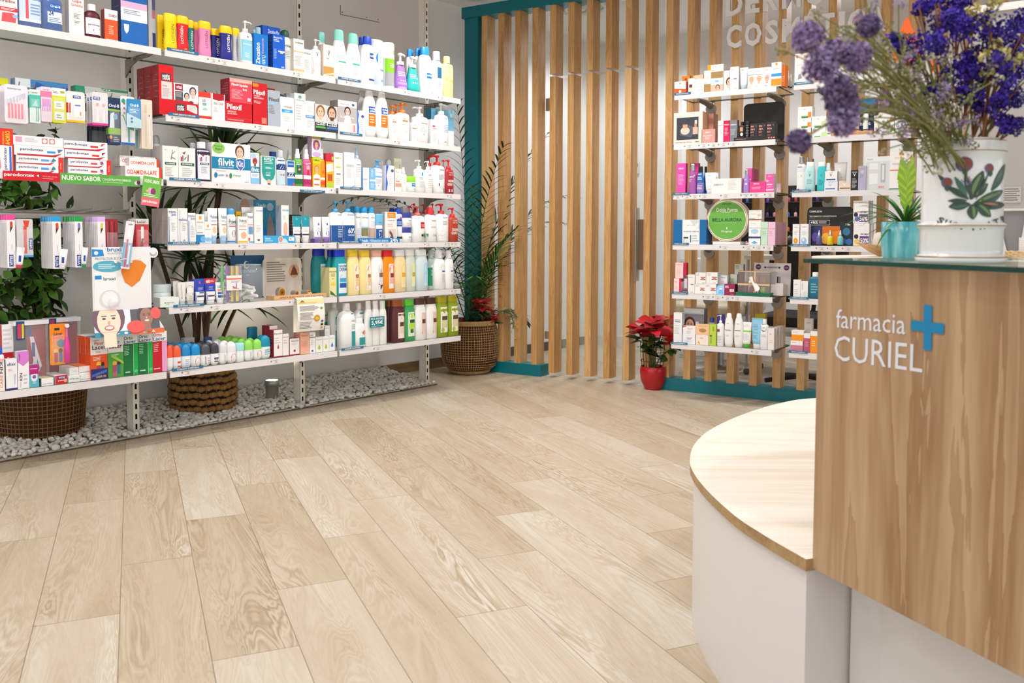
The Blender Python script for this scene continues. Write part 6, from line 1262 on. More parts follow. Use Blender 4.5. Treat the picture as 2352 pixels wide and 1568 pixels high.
box 230 388 508|f1eff1 d8d4da|p d880d4 0 .72 .5 .6 1 .72 1 1 0 1;v KIN .16 .22 .4 .42 2e2850;v Hidrat .16 .04 .3 .2 e4a4b0;f .5 .1 .9 .4 c6c3cb 3;w ORTO .12 .75 .24 .94 5a3a6a|tall white and lilac box
box 394 522 688|5ab4c4 3a9aac|r 0 .56 1 1 b8207c;f .12 .78 .9 .86 f4c8e0 1;o .5 .42 .34 .17 efe8f4;p efe8f4 .16 .42 .84 .42 .84 .58 .16 .58;o .5 .46 .2 .08 8a5aa8;f .3 .16 .7 .22 dff2f6 1|small magenta and teal box
box 556 722 870|f1f0ee 1c7a68 d8c8a8|t Lacer_Junior .1 .16 .9 .36 6a6f74|low white box with a green side|d=.11 b=.014
box 748 908 832|cf2232 e0dcdc f1eff4|r .2 .6 .86 .86 2c4a9c;t VITIS .26 .64 .8 .82 ffffff;t JUNIOR .2 .3 .76 .46 ffffff;o .84 .36 .14 .2 e8b48c|low red fronted junior toothpaste box|d=.12 b=.012
box 922 1080 838|f1f2f2 dcdcde|t VITIS_kids .1 .42 .9 .64 4a5f74|low white box, lower left of four|d=.11 b=.02
box 1084 1224 824|f2f1f0 dddcdc|t Lacer_Junior .06 .2 .94 .38 5a6a70|low white box, lower right of four|d=.11 b=.02
box 936 1062 730|f1f3f1 dfe0e0|f .1 .1 .9 .2 8fc0a8 1;f .3 .4 .9 .7 d6d8d8 2|low white box, upper left of four|y=838 d=.11 b=.024
box 1064 1222 708|f2f0ef f0702a f0885a|t Lacer_Junior .06 .2 .94 .38 5a6a70|low white box with orange top, upper right of four|y=822 d=.11 b=.024
box 1216 1448 310|ee5a22 e8541e f2efec|r 0 .58 1 1 f4f2f0;t Flúor .24 .8 .78 .89 d8404e;t Lacer .1 .7 .92 .8 4a4048;t colutorio .16 .9 .5 .93 6f7c94;f .3 .62 .7 .66 e08a94 1;f .14 .44 .7 .54 fbdcc8 3;r 0 0 1 .25 2c2f78;p 4a6ac8 .05 .06 .95 .16 .95 .22 .05 .12;t CADA_DÍA .3 .04 .9 .1 f6c83a;o .46 .36 .14 .06 f6c040;o .7 .34 .1 .06 3a2a22;r .36 .25 .56 .33 b83a6a;r .62 .25 .78 .31 3a7a9a|orange children's mouthwash box|n=3 st=.052 d=.05
box 1450 1662 298|55ad4c 3f9440 f2efec|r 0 .6 1 1 f4f2f0;t Flúor .24 .8 .78 .89 3f9aa0;t Lacer .1 .7 .92 .8 4a4048;t colutorio .16 .9 .5 .93 6f7c94;f .2 .5 .7 .56 e6f4dc 2;o .42 .34 .14 .06 f2c24a;o .7 .33 .12 .06 4a3226;r .3 .1 .54 .3 c04a78;r .3 .02 .4 .14 d86a90;r .44 .02 .54 .14 d86a90;r .6 .08 .78 .3 3a7a9a;p a8d84a .2 .5 1 .3 1 .36 .3 .56|green children's mouthwash box|d=.05
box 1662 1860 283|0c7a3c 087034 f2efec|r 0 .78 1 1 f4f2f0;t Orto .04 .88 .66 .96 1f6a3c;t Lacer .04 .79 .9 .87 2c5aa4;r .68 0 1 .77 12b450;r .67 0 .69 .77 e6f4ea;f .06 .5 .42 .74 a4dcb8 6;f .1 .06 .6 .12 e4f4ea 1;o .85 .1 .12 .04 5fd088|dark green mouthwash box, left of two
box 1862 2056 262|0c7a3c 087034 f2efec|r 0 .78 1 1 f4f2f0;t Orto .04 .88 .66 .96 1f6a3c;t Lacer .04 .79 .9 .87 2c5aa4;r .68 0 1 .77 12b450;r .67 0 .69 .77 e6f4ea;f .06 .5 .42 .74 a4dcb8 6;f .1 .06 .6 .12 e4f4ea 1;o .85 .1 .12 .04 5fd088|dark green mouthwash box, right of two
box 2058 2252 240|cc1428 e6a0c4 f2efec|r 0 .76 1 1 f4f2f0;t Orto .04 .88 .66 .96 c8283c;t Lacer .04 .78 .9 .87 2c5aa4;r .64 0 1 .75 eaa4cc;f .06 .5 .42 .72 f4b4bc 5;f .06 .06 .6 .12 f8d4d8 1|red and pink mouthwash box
blister 664 884 138|f0962c|r 0 .5 1 1 ef8a24;r .3 .84 .62 .9 3a2a30;t Lacer .26 .72 .8 .8 4a3038;t Júnior .2 .62 .86 .71 e0405c;o .7 .52 .26 .1 4a7a94;o .36 .34 .14 .06 f6c84a;o .66 .34 .12 .06 4a3226;r .26 .06 .48 .3 b83a6a;r .56 .06 .76 .28 4a7ab0|orange junior toothbrush blister|y=690 b=.03 cat=pack
box 20 176 150|f0eff2 c92430|r 0 0 1 .56 c81e2c;f .4 .05 .6 .5 f4b4b4 8;f .1 .6 .9 .95 d6d4da 5|white topped red box behind|b=.09
@360 730 5.6|A|5|on the middle bay's bottom shelf
box 356 486 255|c9c9cc b4b4b8||pale grey box far back|b=.2
stick 1186 1312 116|0f6f8c 0f7494||tall teal capped can at the back|b=.17
stick 622 726 246|2b5294 264c8c||navy topped deodorant at the back|b=.2
box 1504 1616 154|f1efee 8a1e34 9c2438|t Ripoudol .06 .82 .94 .9 7a4a50;f .1 .5 .8 .74 d0c4c4 3;p a8343c .4 .36 .6 .36 .5 .5;o .5 .35 .1 .035 a8343c;r 0 .0 1 .05 8a1e34|tall white box with dark red side|d=.09
box 1450 1552 100|ece9e9 86202f 962436|f .1 .5 .8 .8 d0c4c4 3|white and dark red box set back|b=.06 d=.07
box 1618 1698 202|f1efee 9c2438 a82c3c|t Ripoudol .06 .82 .94 .88 8a6a70;f .1 .55 .8 .76 d0c4c4 2;r 0 0 1 .05 8a1e34|narrow white box with dark red base
box 1702 1842 262|f1efee 9c2c3c 8f2032|t Ripoudol .2 .78 .86 .9 8a5a60;f .2 .6 .8 .74 d8cccc 2;o .5 .28 .1 .07 a8343c;r 0 0 1 .08 9c2438;r 0 0 .05 1 9c2438;r .95 0 1 1 9c2438|squat white box framed in dark red
box 1844 1962 190|f0b69c d89c88 e0a690|t Ripoudol .14 .82 .88 .9 a85a4c;f .16 .35 .84 .62 dc9880 6|peach coloured box|d=.06
box 1966 2042 188|f1f1f1 d9d9db|t ISDIN .1 .84 .6 .9 77797e;r 0 .76 1 .79 3a3a40;f .15 .4 .8 .65 d0d0d2 3;r .3 .08 .6 .16 4a4a50|narrow white box with black line
box 2046 2132 248|f1f0f0 dcdcdc|t Perspirex .1 .8 .9 .87 8f9496;o .5 .3 .2 .11 a4c82c;p a4c82c .34 .34 .66 .34 .5 .55|small white box with a green drop, left
box 2136 2216 240|f1f0f0 dcdcdc|t Perspirex .1 .8 .9 .87 8f9496;o .5 .3 .2 .11 a4c82c;p a4c82c .34 .34 .66 .34 .5 .55|small white box with a green drop, right
box 2218 2292 226|f1f0f0 dcdcdc|t Perspirex .1 .8 .9 .87 8f9496;o .5 .36 .2 .11 2f86d8;p 2f86d8 .34 .4 .66 .4 .5 .6|small white box with a blue drop
box 2160 2226 100|eceaea a9a8aa|t Perspirex .1 .7 .9 .78 9a9fa2;f .15 .2 .8 .5 d2d2d4 3|small white box on top of the others|y=234 b=.05 d=.05
@660 680 5.6|A|5|on the far bay's bottom shelf
jug 440 540 70|b9c0b8 c9cec8|r .3 .5 .7 .72 1f8a8c|hazy clear bottle at the far left back|b=.12
jug 560 702 55|c9cfca d6dad6|r .4 .5 .98 .8 1f9296;t gel .46 .52 .7 .58 d5eeee;r .4 .04 .98 .38 1f8a92;f .44 .4 .94 .48 8fc0c0 2|clear bottle with teal labels, set back|b=.07
jug 700 902 94|f0f1f1 ececec|r .62 .6 .98 .78 1c94a0;t gel .66 .61 .86 .66 e4f6f6;r .62 .04 .9 .38 2a9aa0;f .62 .42 .96 .54 a9c8c8 3|big white gel jug with teal labels, left
jug 880 1020 88|f0f1f1 ececec|r .4 .6 .98 .78 1c94a0|big white gel jug, right and set back|b=.05
flip 880 1018 284|f2f3f3 eeeeee|p 2a9aa0 .4 .76 .98 .76 .98 .5 .8 .42 .5 .5;t r2 .42 .62 .72 .74 f2fafa;o .8 .5 .18 .07 e0402c;r .34 .08 .95 .34 2a9a9c|short white bottle with teal shield
flip 1012 1104 62|eff0ef f3f3f3||left white bottle of the shrink wrapped trio
flip 1104 1196 60|f0f1f0 f3f3f3||middle white bottle of the shrink wrapped trio
flip 1196 1290 62|eff0ef f3f3f3||right white bottle of the shrink wrapped trio
wide 1236 1316 55|4fa838 52b43c||green bottle mostly hidden at the back|b=.09
wide 1296 1392 52|4a2224 8a4a24|r .55 .1 .68 .66 dcc8c0|dark brown bottle set back|b=.05
wide 1366 1528 50|5a2c2e 9c5428|r .36 .1 .94 .7 f0e6e0;p 4a2420 .46 .14 .9 .12 .88 .66 .6 .6;r .5 .38 .9 .48 6a3830;r .46 .22 .84 .37 e8d4c0|dark brown bottle with copper cap, front
wide 1522 1658 42|3fa05a 5fd03c|r .24 .12 .96 .7 dff0d8;p 4a8a3a .32 .16 .88 .16 .88 .66 .3 .66;o .6 .6 .14 .05 c8e048;r .4 .44 .86 .52 2c5a2c;r .34 .3 .84 .43 b4e03c;r .44 .2 .74 .29 3a6a34|green bottle with lime cap
wide 1658 1802 30|f0f2ef 5c3a30|r .5 .14 .96 .66 e8cfc4;o .7 .52 .2 .11 e2b8a4;r .54 .4 .94 .5 5a3a34;r .5 .24 .9 .39 e8d0c4;p c07a50 .5 .14 .96 .2 .9 .26 .5 .2|white bottle with brown cap, left of two
wide 1806 1942 22|f0f0ee 54342c|r .5 .14 .96 .66 e8cfc4;o .7 .52 .2 .11 e2b8a4;r .54 .4 .94 .5 5a3a34;r .5 .24 .9 .39 e8d0c4;p c07a50 .5 .14 .96 .2 .9 .26 .5 .2|white bottle with brown cap, right of two
wide 1938 2084 4|8aa024 b0a81c|r .24 .12 .94 .74 f2f0dc;p 8a9a4a .34 .56 .5 .72 .6 .6 .8 .72 .76 .54;r .36 .42 .86 .52 5a4a3a;r .34 .24 .84 .41 d8d4a8;o .44 .18 .14 .06 b0c050|olive green bottle, left of two
wide 2082 2220 -6|8aa024 b0a81c|r .24 .12 .94 .74 f2f0dc;p 8a9a4a .34 .56 .5 .72 .6 .6 .8 .72 .76 .54;r .36 .42 .86 .52 5a4a3a;r .34 .24 .84 .41 d8d4a8;o .44 .18 .14 .06 b0c050|olive green bottle, right of two
''')
load('''
@1530 120 6.72|S|0|on the left column's top shelf
box 130 306 450|ee5a24 d8501e|r 0 .6 1 1 f4f0ec;p f4f0ec 0 .5 1 .42 1 .6 0 .6;o .5 .86 .1 .07 f0a080;o .5 .24 .12 .1 f8d8c4|small orange and white sunscreen box
box 245 366 364|f07a1e e0701a|o .5 .82 .12 .08 5a3a14|orange box set back|b=.06
cyl 325 424 400|f2f0ee f4f3f2|r .3 .1 .9 .6 ecd8c8;r .3 .4 .86 .6 7a3a40|white roll on bottle
box 405 586 416|f3f1f0 dedcda|f .06 .74 .34 .84 8a8a8a 2;f .5 .2 .95 .26 e08a80 1;f .2 .4 .8 .5 ecc4b0 1|plain white square box
box 420 576 352|f0b79a e0a080|p f6e4da .2 .2 .5 .9 .6 .2|peach striped box behind|b=.06
box 588 690 284|f1efec d8d4cf|r 0 .02 1 .38 a98552;t 50+ .06 .4 .5 .46 b0a48c;f .3 .6 .8 .8 d0ccc6 2|narrow white and gold sunscreen box
box 692 886 188|f2f0ed cfcac6|r .02 .5 .98 .74 a68450;t 50+ .04 .75 .3 .82 8d8a86;r .02 .3 .98 .46 c6dcf2;t 50% .36 .36 .64 .41 5a6a90;r 0 0 1 .26 ecb8a4;F .56 .14 .16 e8b89c 5a3a30|large white, gold and blue sunscreen box|d=.06
box 640 700 196|f2a41c e0981a||bright orange box behind the large one|b=.06
box 888 986 282|ecdcd6 d8ccc8|r 0 .7 1 1 f2efee;F .95 .4 .5 e8c0aa 3a2a26|white box with half of a woman's face|b=.014
box 990 1122 222|f4f4f4 dcdcde|f .1 .84 .6 .9 a9a9ad 2;r .4 .48 .8 .5 5a5f8a;r .4 .46 .8 .48 d0504a;f .5 .06 .8 .1 9a9a9a 1|tall white box with a thin flag stripe
tube 1124 1260 230|d9e4ec bfd3de|r 0 .75 1 1 e9edf2;f .2 .85 .6 .93 9a9fb4 1|silver white tube with frosted cap
box 1262 1380 250|f3f2f2 dcdcdc|f .1 .82 .7 .88 b0b0b2 2;r .0 .66 .9 .68 5a5f8a;F .5 .42 .3 e8b99c d8b884;f .1 .06 .3 .1 6a6a6a 1|white box with a woman's face, left of two
box 1380 1496 240|f3f2f2 dcdcdc|f .1 .82 .7 .88 b0b0b2 2;r .0 .66 .9 .68 5a5f8a;F .5 .44 .3 e8b99c d8b884;f .1 .06 .3 .1 6a6a6a 1|white box with a woman's face, right of two
box 1496 1626 228|f3f2f2 dcdcdc|f .1 .84 .7 .9 b0b0b2 2;F .5 .44 .3 e6b69e c9cdd4;f .2 .06 .6 .1 6a6a6a 1|white box with a grey haired man
box 1628 1782 154|f3f4f6 d8dade|r .4 .88 .6 .98 f09a2c;r 0 .42 1 .54 3f9ad8;r 0 .04 1 .32 f79a22;f .2 .7 .8 .78 c6cbd2 1|tall white, blue and orange box|d=.06
box 1786 1836 190|f07a1a ee761a|f .2 .2 .8 .5 f8c090 3|orange box end at the right|b=.03 d=.07
spray 1862 1906 284|f0f0f0 f4f4f4|r 0 .1 1 .2 2a2a2c;p 2a2a2c 0 .62 .5 .5 1 .62|slim white and black spray, left|b=.16
spray 1902 1950 340|f0f0f0 f4f4f4|r 0 .1 1 .2 2a2a2c;p 2a2a2c 0 .62 .5 .5 1 .62|slim white and black spray, right|b=.17
@1530 240 6.72|S|1|on the left column's second shelf
box 570 638 140|e0b08c c99672||tan gift box side, first behind|b=.1 d=.06
box 640 732 138|d8a08c b9836f||rose gift box, second behind|b=.12 d=.08
box 120 566 118|f0d8cc d8a888|r .1 .14 .86 .84 3a3c46;p 5a5c68 .2 .3 .6 .2 .8 .5 .5 .6 .3 .5;r .12 .4 .84 .42 44465a;o .4 .42 .16 .12 e8c8b4;r .32 .5 .48 .62 d8a078;r .67 .3 .84 .52 ddb4a0;r .72 .52 .8 .62 c98a64;r .73 .62 .81 .74 c9ccd0;t THE_ESSENTIAL_RITUAL .05 .05 .64 .08 8a706a;t BIMAIO .76 .05 .9 .08 4a3a3a|pink gift box with a dark window|d=.08
box 546 756 380|d99c92 c07a72|t BIMAIO .28 .72 .64 .82 fbeeee;t MULTIACTIV .16 .48 .8 .58 f6e4e2;f .25 .26 .7 .44 f0d0cc 3|rose pink square box|d=.05
box 800 886 248|f1f0ef dcdada|t BIMAIO .1 .75 .9 .8 8d8d8f;f .2 .3 .8 .68 c9c9c9 6|tall narrow white box
box 888 986 248|d81456 b8144a|r 0 .9 1 1 c02030;t BIMAIO .12 .78 .9 .84 fbe4ea;f .16 .3 .84 .68 f4a8bc 6;r 0 0 1 .1 ee1c5c|tall narrow crimson box
box 988 1102 240|7d8088 3c3c44|t BIMAIO .08 .76 .86 .82 e6e8ea;f .1 .3 .8 .6 b4b8bc 5;o .5 .5 .2 .1 94989f|tall grey box
sq 1122 1214 264|1c1a1c 1a1a1a|r .2 .5 .7 .72 d8a070;o .5 .36 .24 .09 f0ece8|black bottle with copper window|b=.02
cyl 1214 1292 254|201e20 201e20|f .1 .1 .8 .8 8f8f92 9|black cylinder pack|b=.03
box 1294 1416 292|2e2c30 232225|t BI .12 .72 .5 .84 e8a090;t MA .12 .5 .66 .64 e8a090;t IO .12 .3 .5 .42 e8a090;r .12 .12 .5 .16 c87a6c;o .8 .8 .1 .06 6a5a5c|black box with rose letters, left of three|b=.03 d=.06 y=500
box 1418 1545 282|2e2c30 232225|t BI .12 .72 .5 .84 e8a090;t MA .12 .5 .66 .64 e8a090;t IO .12 .3 .5 .42 e8a090;r .12 .12 .5 .16 c87a6c;o .8 .8 .1 .06 6a5a5c|black box with rose letters, middle of three|b=.03 d=.06 y=500
box 1548 1684 268|2e2c30 232225|t BI .12 .72 .5 .84 e8a090;t MA .12 .5 .66 .64 e8a090;t IO .12 .3 .5 .42 e8a090;r .12 .12 .5 .16 c87a6c;o .8 .8 .1 .06 6a5a5c|black box with rose letters, right of three|b=.03 d=.06 y=500
card 1200 1832 -28|201e1f 201e1f|r .06 .06 .94 .94 262426;t BIMAIO .25 .37 .68 .5 f29080;f .26 .33 .68 .35 a4645c 1;r .04 .93 .98 .935 3a383a|large glossy black pouch with pink brand letters|b=.16 name=cosmetics_pouch cat=pouch
@1530 240 6.72|S|2|on the left column's third shelf
box 166 302 906|ee4fae c02a86|t BIMAIO .2 .8 .78 .86 fbdcf0;f .16 .3 .84 .66 f8a8d8 9|tall bright pink box
box 372 500 904|e0489f b8307e|t F .6 .6 .8 .7 f8c4e0|tall pink box, second, set back|b=.06
conic 340 460 916|a45aa8 =b0b2b6|t BIMAIO .02 .55 .74 .6 f4e4f4;o .86 .62 .12 .03 f4f0f8;f .1 .4 .6 .5 dcb8de 3|purple bottle with silver cap, left
conic 572 642 955|1c5fa0 1c1a22||blue bottle with black cap, set back|b=.07
conic 466 582 950|1a66b4 1c1a22|r 0 0 1 .4 8e78b4;t BIMAIO .06 .68 .7 .74 e8f0fa;f .1 .5 .8 .62 cfe0f4 3;f .1 .16 .8 .32 dcd2ea 3|blue and violet bottle with black cap
tube 580 756 1046|f1f2f4 f0f1f3|t BIMAIO .3 .82 .66 .88 b0b0b4;f .3 .5 .8 .7 e0c8d4 3;f .3 .2 .8 .4 cfd0d4 3|white cream tube
box 756 806 1052|e4e6ea d8dade||pale box behind the white tube|b=.05
box 700 1162 1140|f1efe9 dcdad5|t BIMAIO .08 .52 .4 .66 9c9a92;f .56 .2 .84 .86 d0cec6 8|wide ivory box|d=.05
box 1232 1326 984|ea52a6 c83a8c|f .6 .4 .9 .6 f8b4dc 2|tall pink box, middle, set back|b=.06 n=2 st=.065 d=.06
conic 1190 1286 1000|a884d4 =b0b2b6|t BIMAIO .06 .54 .6 .58 ece0f6;o .5 .38 .2 .04 f2ecfa|violet bottle with silver cap, right
box 1286 1536 1190|e4458e c02e74|t BIMAIO .26 .74 .62 .88 fbdcea;f .14 .3 .76 .56 f6a8cc 3|squat magenta box|d=.05
box 1540 1668 1070|ee5aa8 d0cfd2|t BIMAIO .24 .84 .7 .9 fbe4f0;t 50+ .06 .56 .4 .68 ffffff;r .12 .4 .8 .46 fbe4f0;f .12 .22 .8 .34 f8a8d0 2;r .02 .1 .98 .18 f8c4e0|pink and white sunscreen box|d=.05
box 1700 1770 1216|e8c8d4 d8b4c0||pale rose box at the back right|b=.14
@1530 440 6.03|S|3|on the left column's fourth shelf
box 100 560 388|0f66a4 0c5890|r .28 0 .8 1 eeeeec;p d3d4d6 .5 .98 .62 .78 .78 .9 .74 .66 .8 .6 .8 .98;t BELLA_AURORA .42 .76 .68 .8 a9aaae;t la_serena_sublime .32 .5 .78 .56 7a80a0;r .32 .1 .46 .3 2f3338;r .33 .08 .46 .24 e4e6e8;r .52 .08 .55 .38 2f6f9c;f .58 .1 .78 .4 c3c5c8 3|blue gift box with a white paper sleeve|d=.1
box 1146 1326 253|efedeb d8d6d4|f .14 .5 .6 .6 b9b4b0 1;o .8 .4 .14 .14 e0c8a0;r .04 .04 .5 .08 6a6a6a|white box at the top of the stack|y=378 b=.03 d=.05
box 1146 1316 390|efeeee dcdbda|r 0 .92 1 1 c08a5a;f .2 .5 .7 .6 c6c2c0 1;f .7 .1 .95 .16 c0c0c0 1|white box second in the stack|y=502 b=.024 d=.05
box 1144 1312 506|eff1f3 d8dce0|o .5 .6 .3 .3 a9d4ec;f .2 .7 .8 .8 b0c4d0 1|white box third in the stack|y=620 b=.02 d=.05
box 1142 1306 626|f1f3f4 d8dce0|p 5fb0dc .2 .26 .5 .5 .8 .26 .5 .14;r 0 .82 1 1 24408c|white box with blue lips at the stack's foot|b=.018 d=.05
box 1316 1412 416|c9e4cc b4d0b8|t DERM .1 .68 .9 .73 a8b89c;f .15 .4 .8 .6 a4c4aa 3|mint green box|b=.02
box 1414 1514 418|f0c4da d49cb8|t DERM .1 .68 .9 .73 c8a0b4;f .15 .4 .8 .6 dca4c0 3|pink collagen box|n=6 st=.037 d=.036 b=.02
@1540 560 6.533|S|4|on the left column's fifth shelf
box 52 132 518|f4d4d4 e0b8b8|f .1 .7 .8 .84 e88a94 1;f .2 .3 .8 .5 e4c4c4 3|lower pink and white box|d=.03
box 132 166 522|d0204c b01c40||crimson tube beside the lower pink box|d=.03
box 74 192 284|f6cccc e0b0b0|t repavar .1 .84 .84 .9 e0707c;f .2 .3 .8 .6 e8bcbc 4|upper pink box|y=516 d=.04
box 194 240 284|cc1e4c a81c3e||crimson tube beside the upper pink box|y=470 b=.02 d=.03
blister 170 260 484|8a6074|r 0 0 1 .2 5a2038;r .4 .3 .9 .86 e6e4e8;t SERUM .1 .04 .9 .12 e8d4dc|clear pack with a white serum bottle|d=.03 b=.03
box 262 366 460|efece8 d8d4d0|t Nutradica .1 .84 .7 .88 a9a6a2;r .4 .46 .84 .5 a05050;f .4 .06 .8 .1 9a9896 1|tall ivory box
box 366 522 602|f0eeec d8d6d4|t Nutradica .06 .84 .4 .92 a9a6a2;f .1 .7 .4 .8 e8a88c 1;r .5 .36 .96 .62 4a5a80;r .5 .44 .96 .56 f0eeec;o .72 .49 .13 .12 ee7a3a;f .66 .06 .9 .12 9a9896 1|lower left white cream box
box 520 684 600|f0eeec d8d6d4|t Nutradica .06 .84 .4 .92 a9a6a2;f .1 .7 .4 .8 e8a88c 1;r .5 .36 .96 .62 4a5a80;r .5 .44 .96 .56 f0eeec;o .72 .49 .13 .12 ee7a3a;f .66 .06 .9 .12 9a9896 1|lower right white cream box
box 374 532 432|f0eeec d8d6d4|t Nutradica .06 .84 .4 .92 a9a6a2;f .1 .7 .4 .8 e8a88c 1;r .5 .36 .96 .62 4a5a80;r .5 .44 .96 .56 f0eeec;o .72 .49 .13 .12 ee7a3a;f .66 .06 .9 .12 9a9896 1|upper left white cream box|y=598
box 536 708 428|f0eeec d8d6d4|t Nutradica .06 .84 .4 .92 a9a6a2;f .1 .7 .4 .8 e8a88c 1;r .5 .36 .96 .62 4a5a80;r .5 .44 .96 .56 f0eeec;o .72 .49 .13 .12 ee7a3a;f .66 .06 .9 .12 9a9896 1|upper right white cream box|y=598
box 746 856 466|f0f0f2 cfcfd8 2f7f9c|t Nutradica .1 .84 .7 .9 8a9098;f .1 .5 .7 .7 d0d0d4 2|white box with blue top|b=.06 d=.05
box 900 1004 455|cdd4c8 b0bca8|r .6 0 1 .3 8cb84a;r .1 .4 .5 .8 a9b890|green and clear box set back|b=.1
box 964 1096 304|c4c8c0 8a8890|r .5 .1 .96 .4 8cb44a;r .1 .5 .5 .9 a4b08c|green and grey box on top at the back|b=.1 y=455
card 682 806 622|a4cdf2 a4cdf2|p 6fb4ee .2 .1 .9 .1 .8 .5 .4 .6;r .4 .56 .7 .7 f4f8fc|crumpled pale blue sachet|name=sachet cat=sachet tilt=-12
box 808 968 602|96224e 6c1838|t acofar .06 .76 .42 .88 fbe8ee;t DERM .06 .64 .42 .75 fbe8ee;r .5 .3 .92 .56 e0c8d0;f .6 .06 .9 .12 c88a9c 1|burgundy cream box|d=.05
@1530 690 6.533|S|5|on the left column's bottom shelf
box 114 238 184|eef0f2 d3d6da|t seba .12 .74 .46 .8 7d8a7e;t med .46 .74 .8 .8 d65a5e;r .16 .69 .8 .72 4a6cb4;f .12 .3 .8 .6 d0d3d8 6|tall white soap free wash box|d=.045
box 268 572 120|8d8794 7a7684|r 0 .84 1 1 c9ccd0;t ReviveElasticA .08 .88 .84 .94 e6e8ea;F .3 .5 .26 e2ac90 4a2a20;r .5 .06 .82 .4 d4d4de;r .58 .4 .74 .62 e6e6ea|display box with a smiling woman|b=.1 d=.06
box 244 440 514|f0f1f3 d3d5da|t seba .34 .6 .56 .74 7d8a7e;t med .56 .6 .74 .74 d65a5e;r .36 .5 .66 .54 4a6cb4;f .2 .2 .8 .4 cfd4dc 2|lower white soap box
box 250 442 386|f0f0f0 d3d3d5|p d84a5c 0 1 .34 1 0 .8;t seba .36 .66 .56 .78 7d8a7e;t med .56 .66 .74 .78 d65a5e;f .3 .1 .7 .5 d4d4d6 4|upper white soap box with red corner|y=514
box 448 640 514|f4e4da e0ccc2|f .3 .6 .7 .74 e08a7a 1;p f0b44a .12 .2 .3 .06 .36 .12 .2 .4|pale pink almond soap box
box 444 646 360|f4c49a dcae88|t SAPONETTE .2 .8 .8 .88 b8845c;o .52 .42 .27 .2 b08a5c|peach soap box with brown oval|y=512
sq 612 740 260|~c9c4b8 1a4aa0||clear bottle with navy cap|b=.07
box 648 752 362|b8d448 9cb83c|w Germisdin .2 .1 .4 .5 4a5a20;v ISDIN .5 .7 .7 .9 5a6a28;r .1 .44 .4 .5 7a3030|lime green box|d=.045
box 762 884 208|54389c e8e6ee||violet and white box set back|b=.1
pump 756 864 216|f0f0f2 eef0f2|f .1 .4 .5 .6 8a3a3a 1;f .1 .1 .8 .34 c6c6ca 5|white foam pump bottle|alt=L b=.018
oval 868 1006 190|f1f0f0 f3f2f2|r .1 .49 .76 .505 4a4a4e;f .2 .3 .7 .36 d0d0d0 2;f .3 .66 .6 .72 c0c0c0 1|tall white tapered bottle, left of two
oval 1014 1156 194|f1f0f0 f3f2f2|r .1 .49 .76 .505 4a4a4e;f .2 .3 .7 .36 d0d0d0 2;f .3 .66 .6 .72 c0c0c0 1|tall white tapered bottle, right of two
pump 1150 1250 205|e0e0e0 8f8f92||grey pump bottle set back|b=.09 alt=L
tube 1126 1274 326|f1f1ef 5cb83a|t LETI .2 .82 .7 .9 d0d2cc;r .06 .62 .94 .68 8cd03a;f .16 .28 .8 .56 c6c8c4 6|white and green tube
box 1336 1492 200|c8b818 a89c18|o .4 .6 .12 .12 2a6a4c;r .2 .2 .9 .36 2a7a6c|small yellow box at the back|b=.12
tube 1266 1452 266|8fc8e4 f1f3f4|t Ducray .16 .5 .6 .54 3f8ac0;f .2 .6 .6 .8 6aa4c8 4;f .2 .3 .6 .44 6aa4c8 3|sky blue tube with white cap
sq 1412 1532 280|ecebed e8e8ea|o .46 .72 .38 .13 1f4a94;t todo .3 .7 .6 .75 8cc84a;f .2 .4 .8 .5 c9c6cc 2|shrink wrapped white bottle with blue sticker
box 1530 1624 420|f0e6e4 d6ccca|f .2 .7 .7 .78 b9b0b0 1;f .2 .3 .8 .5 dccccc 2|white and pink boxed pack|n=4 st=.058 d=.04 b=.015
@1810 100 6.72|S|0|on the right column's top shelf
box 106 362 150|f4ecea dcd4d2|o .14 .9 .07 .05 f09a84;o .6 .9 .07 .05 f09a84;p 9a9094 .2 .16 .46 .2 .36 .36 .24 .3;f .1 .6 .8 .66 e4d0cc 1|large pale box with orange drops|d=.08
box 366 500 190|f3f1f0 dcdad8|r .06 .03 .94 .14 f08a5c;r .14 .05 .86 .11 fbf4f0;v Bio-Oil .5 .3 .8 .8 f0a080|white box with orange frame
box 505 640 220|cfd2d8 b9bcc2||silver grey box
box 640 860 380|e9e9ee cfcfd6|f .2 .4 .8 .8 b9b9c4 4|white carton behind the dried flowers|b=.03
box 862 1022 430|f1f1f4 d6d6da|f .2 .2 .8 .7 c6c6ce 4|white carton, left of the orange striped one
box 1025 1160 420|f1f1f4 d6d6da|f .2 .2 .8 .7 c6c6ce 4|white carton touching the orange striped one
box 1164 1262 170|f4efec f07048|r 0 0 .14 1 f07048;v Bio-Oil .5 .2 .8 .7 f0a080|tall white carton with an orange stripe|b=.03
box 1300 1440 150|f4f2f2 d4d2d2|r 0 .8 1 1 f2f2f4;F .5 .4 .3 e8c0aa 5a3a30|white carton nearest the orange drop|b=.03
@1810 100 6.72|S|1|on the right column's second shelf
box 148 354 1304|f2f1f0 d8d6d5|o .16 .74 .13 .2 f0d8b0;p f08a3c .7 0 .98 0 .98 .55 .72 .55|white cosmetics box, bottom of the tall pile|d=.06
box 150 358 1150|f2f1f0 d8d6d5|r .26 .1 .76 .2 5ab04a;r .28 .02 .76 .1 3a4a3a;p f08a3c .72 .1 .98 .1 .98 .55 .74 .55;t a .4 .7 .5 .82 c9c9c9|white cosmetics box, middle of the tall pile|y=1302 d=.06
box 154 376 974|f2f1f0 d8d6d5|r .24 .08 .72 .18 5ab04a;r .26 0 .72 .08 3a4a3a;p f08a3c .7 .04 .94 .04 .94 .52 .72 .52;t a .4 .7 .5 .82 c9c9c9|white cosmetics box, top of the tall pile|y=1148 d=.06
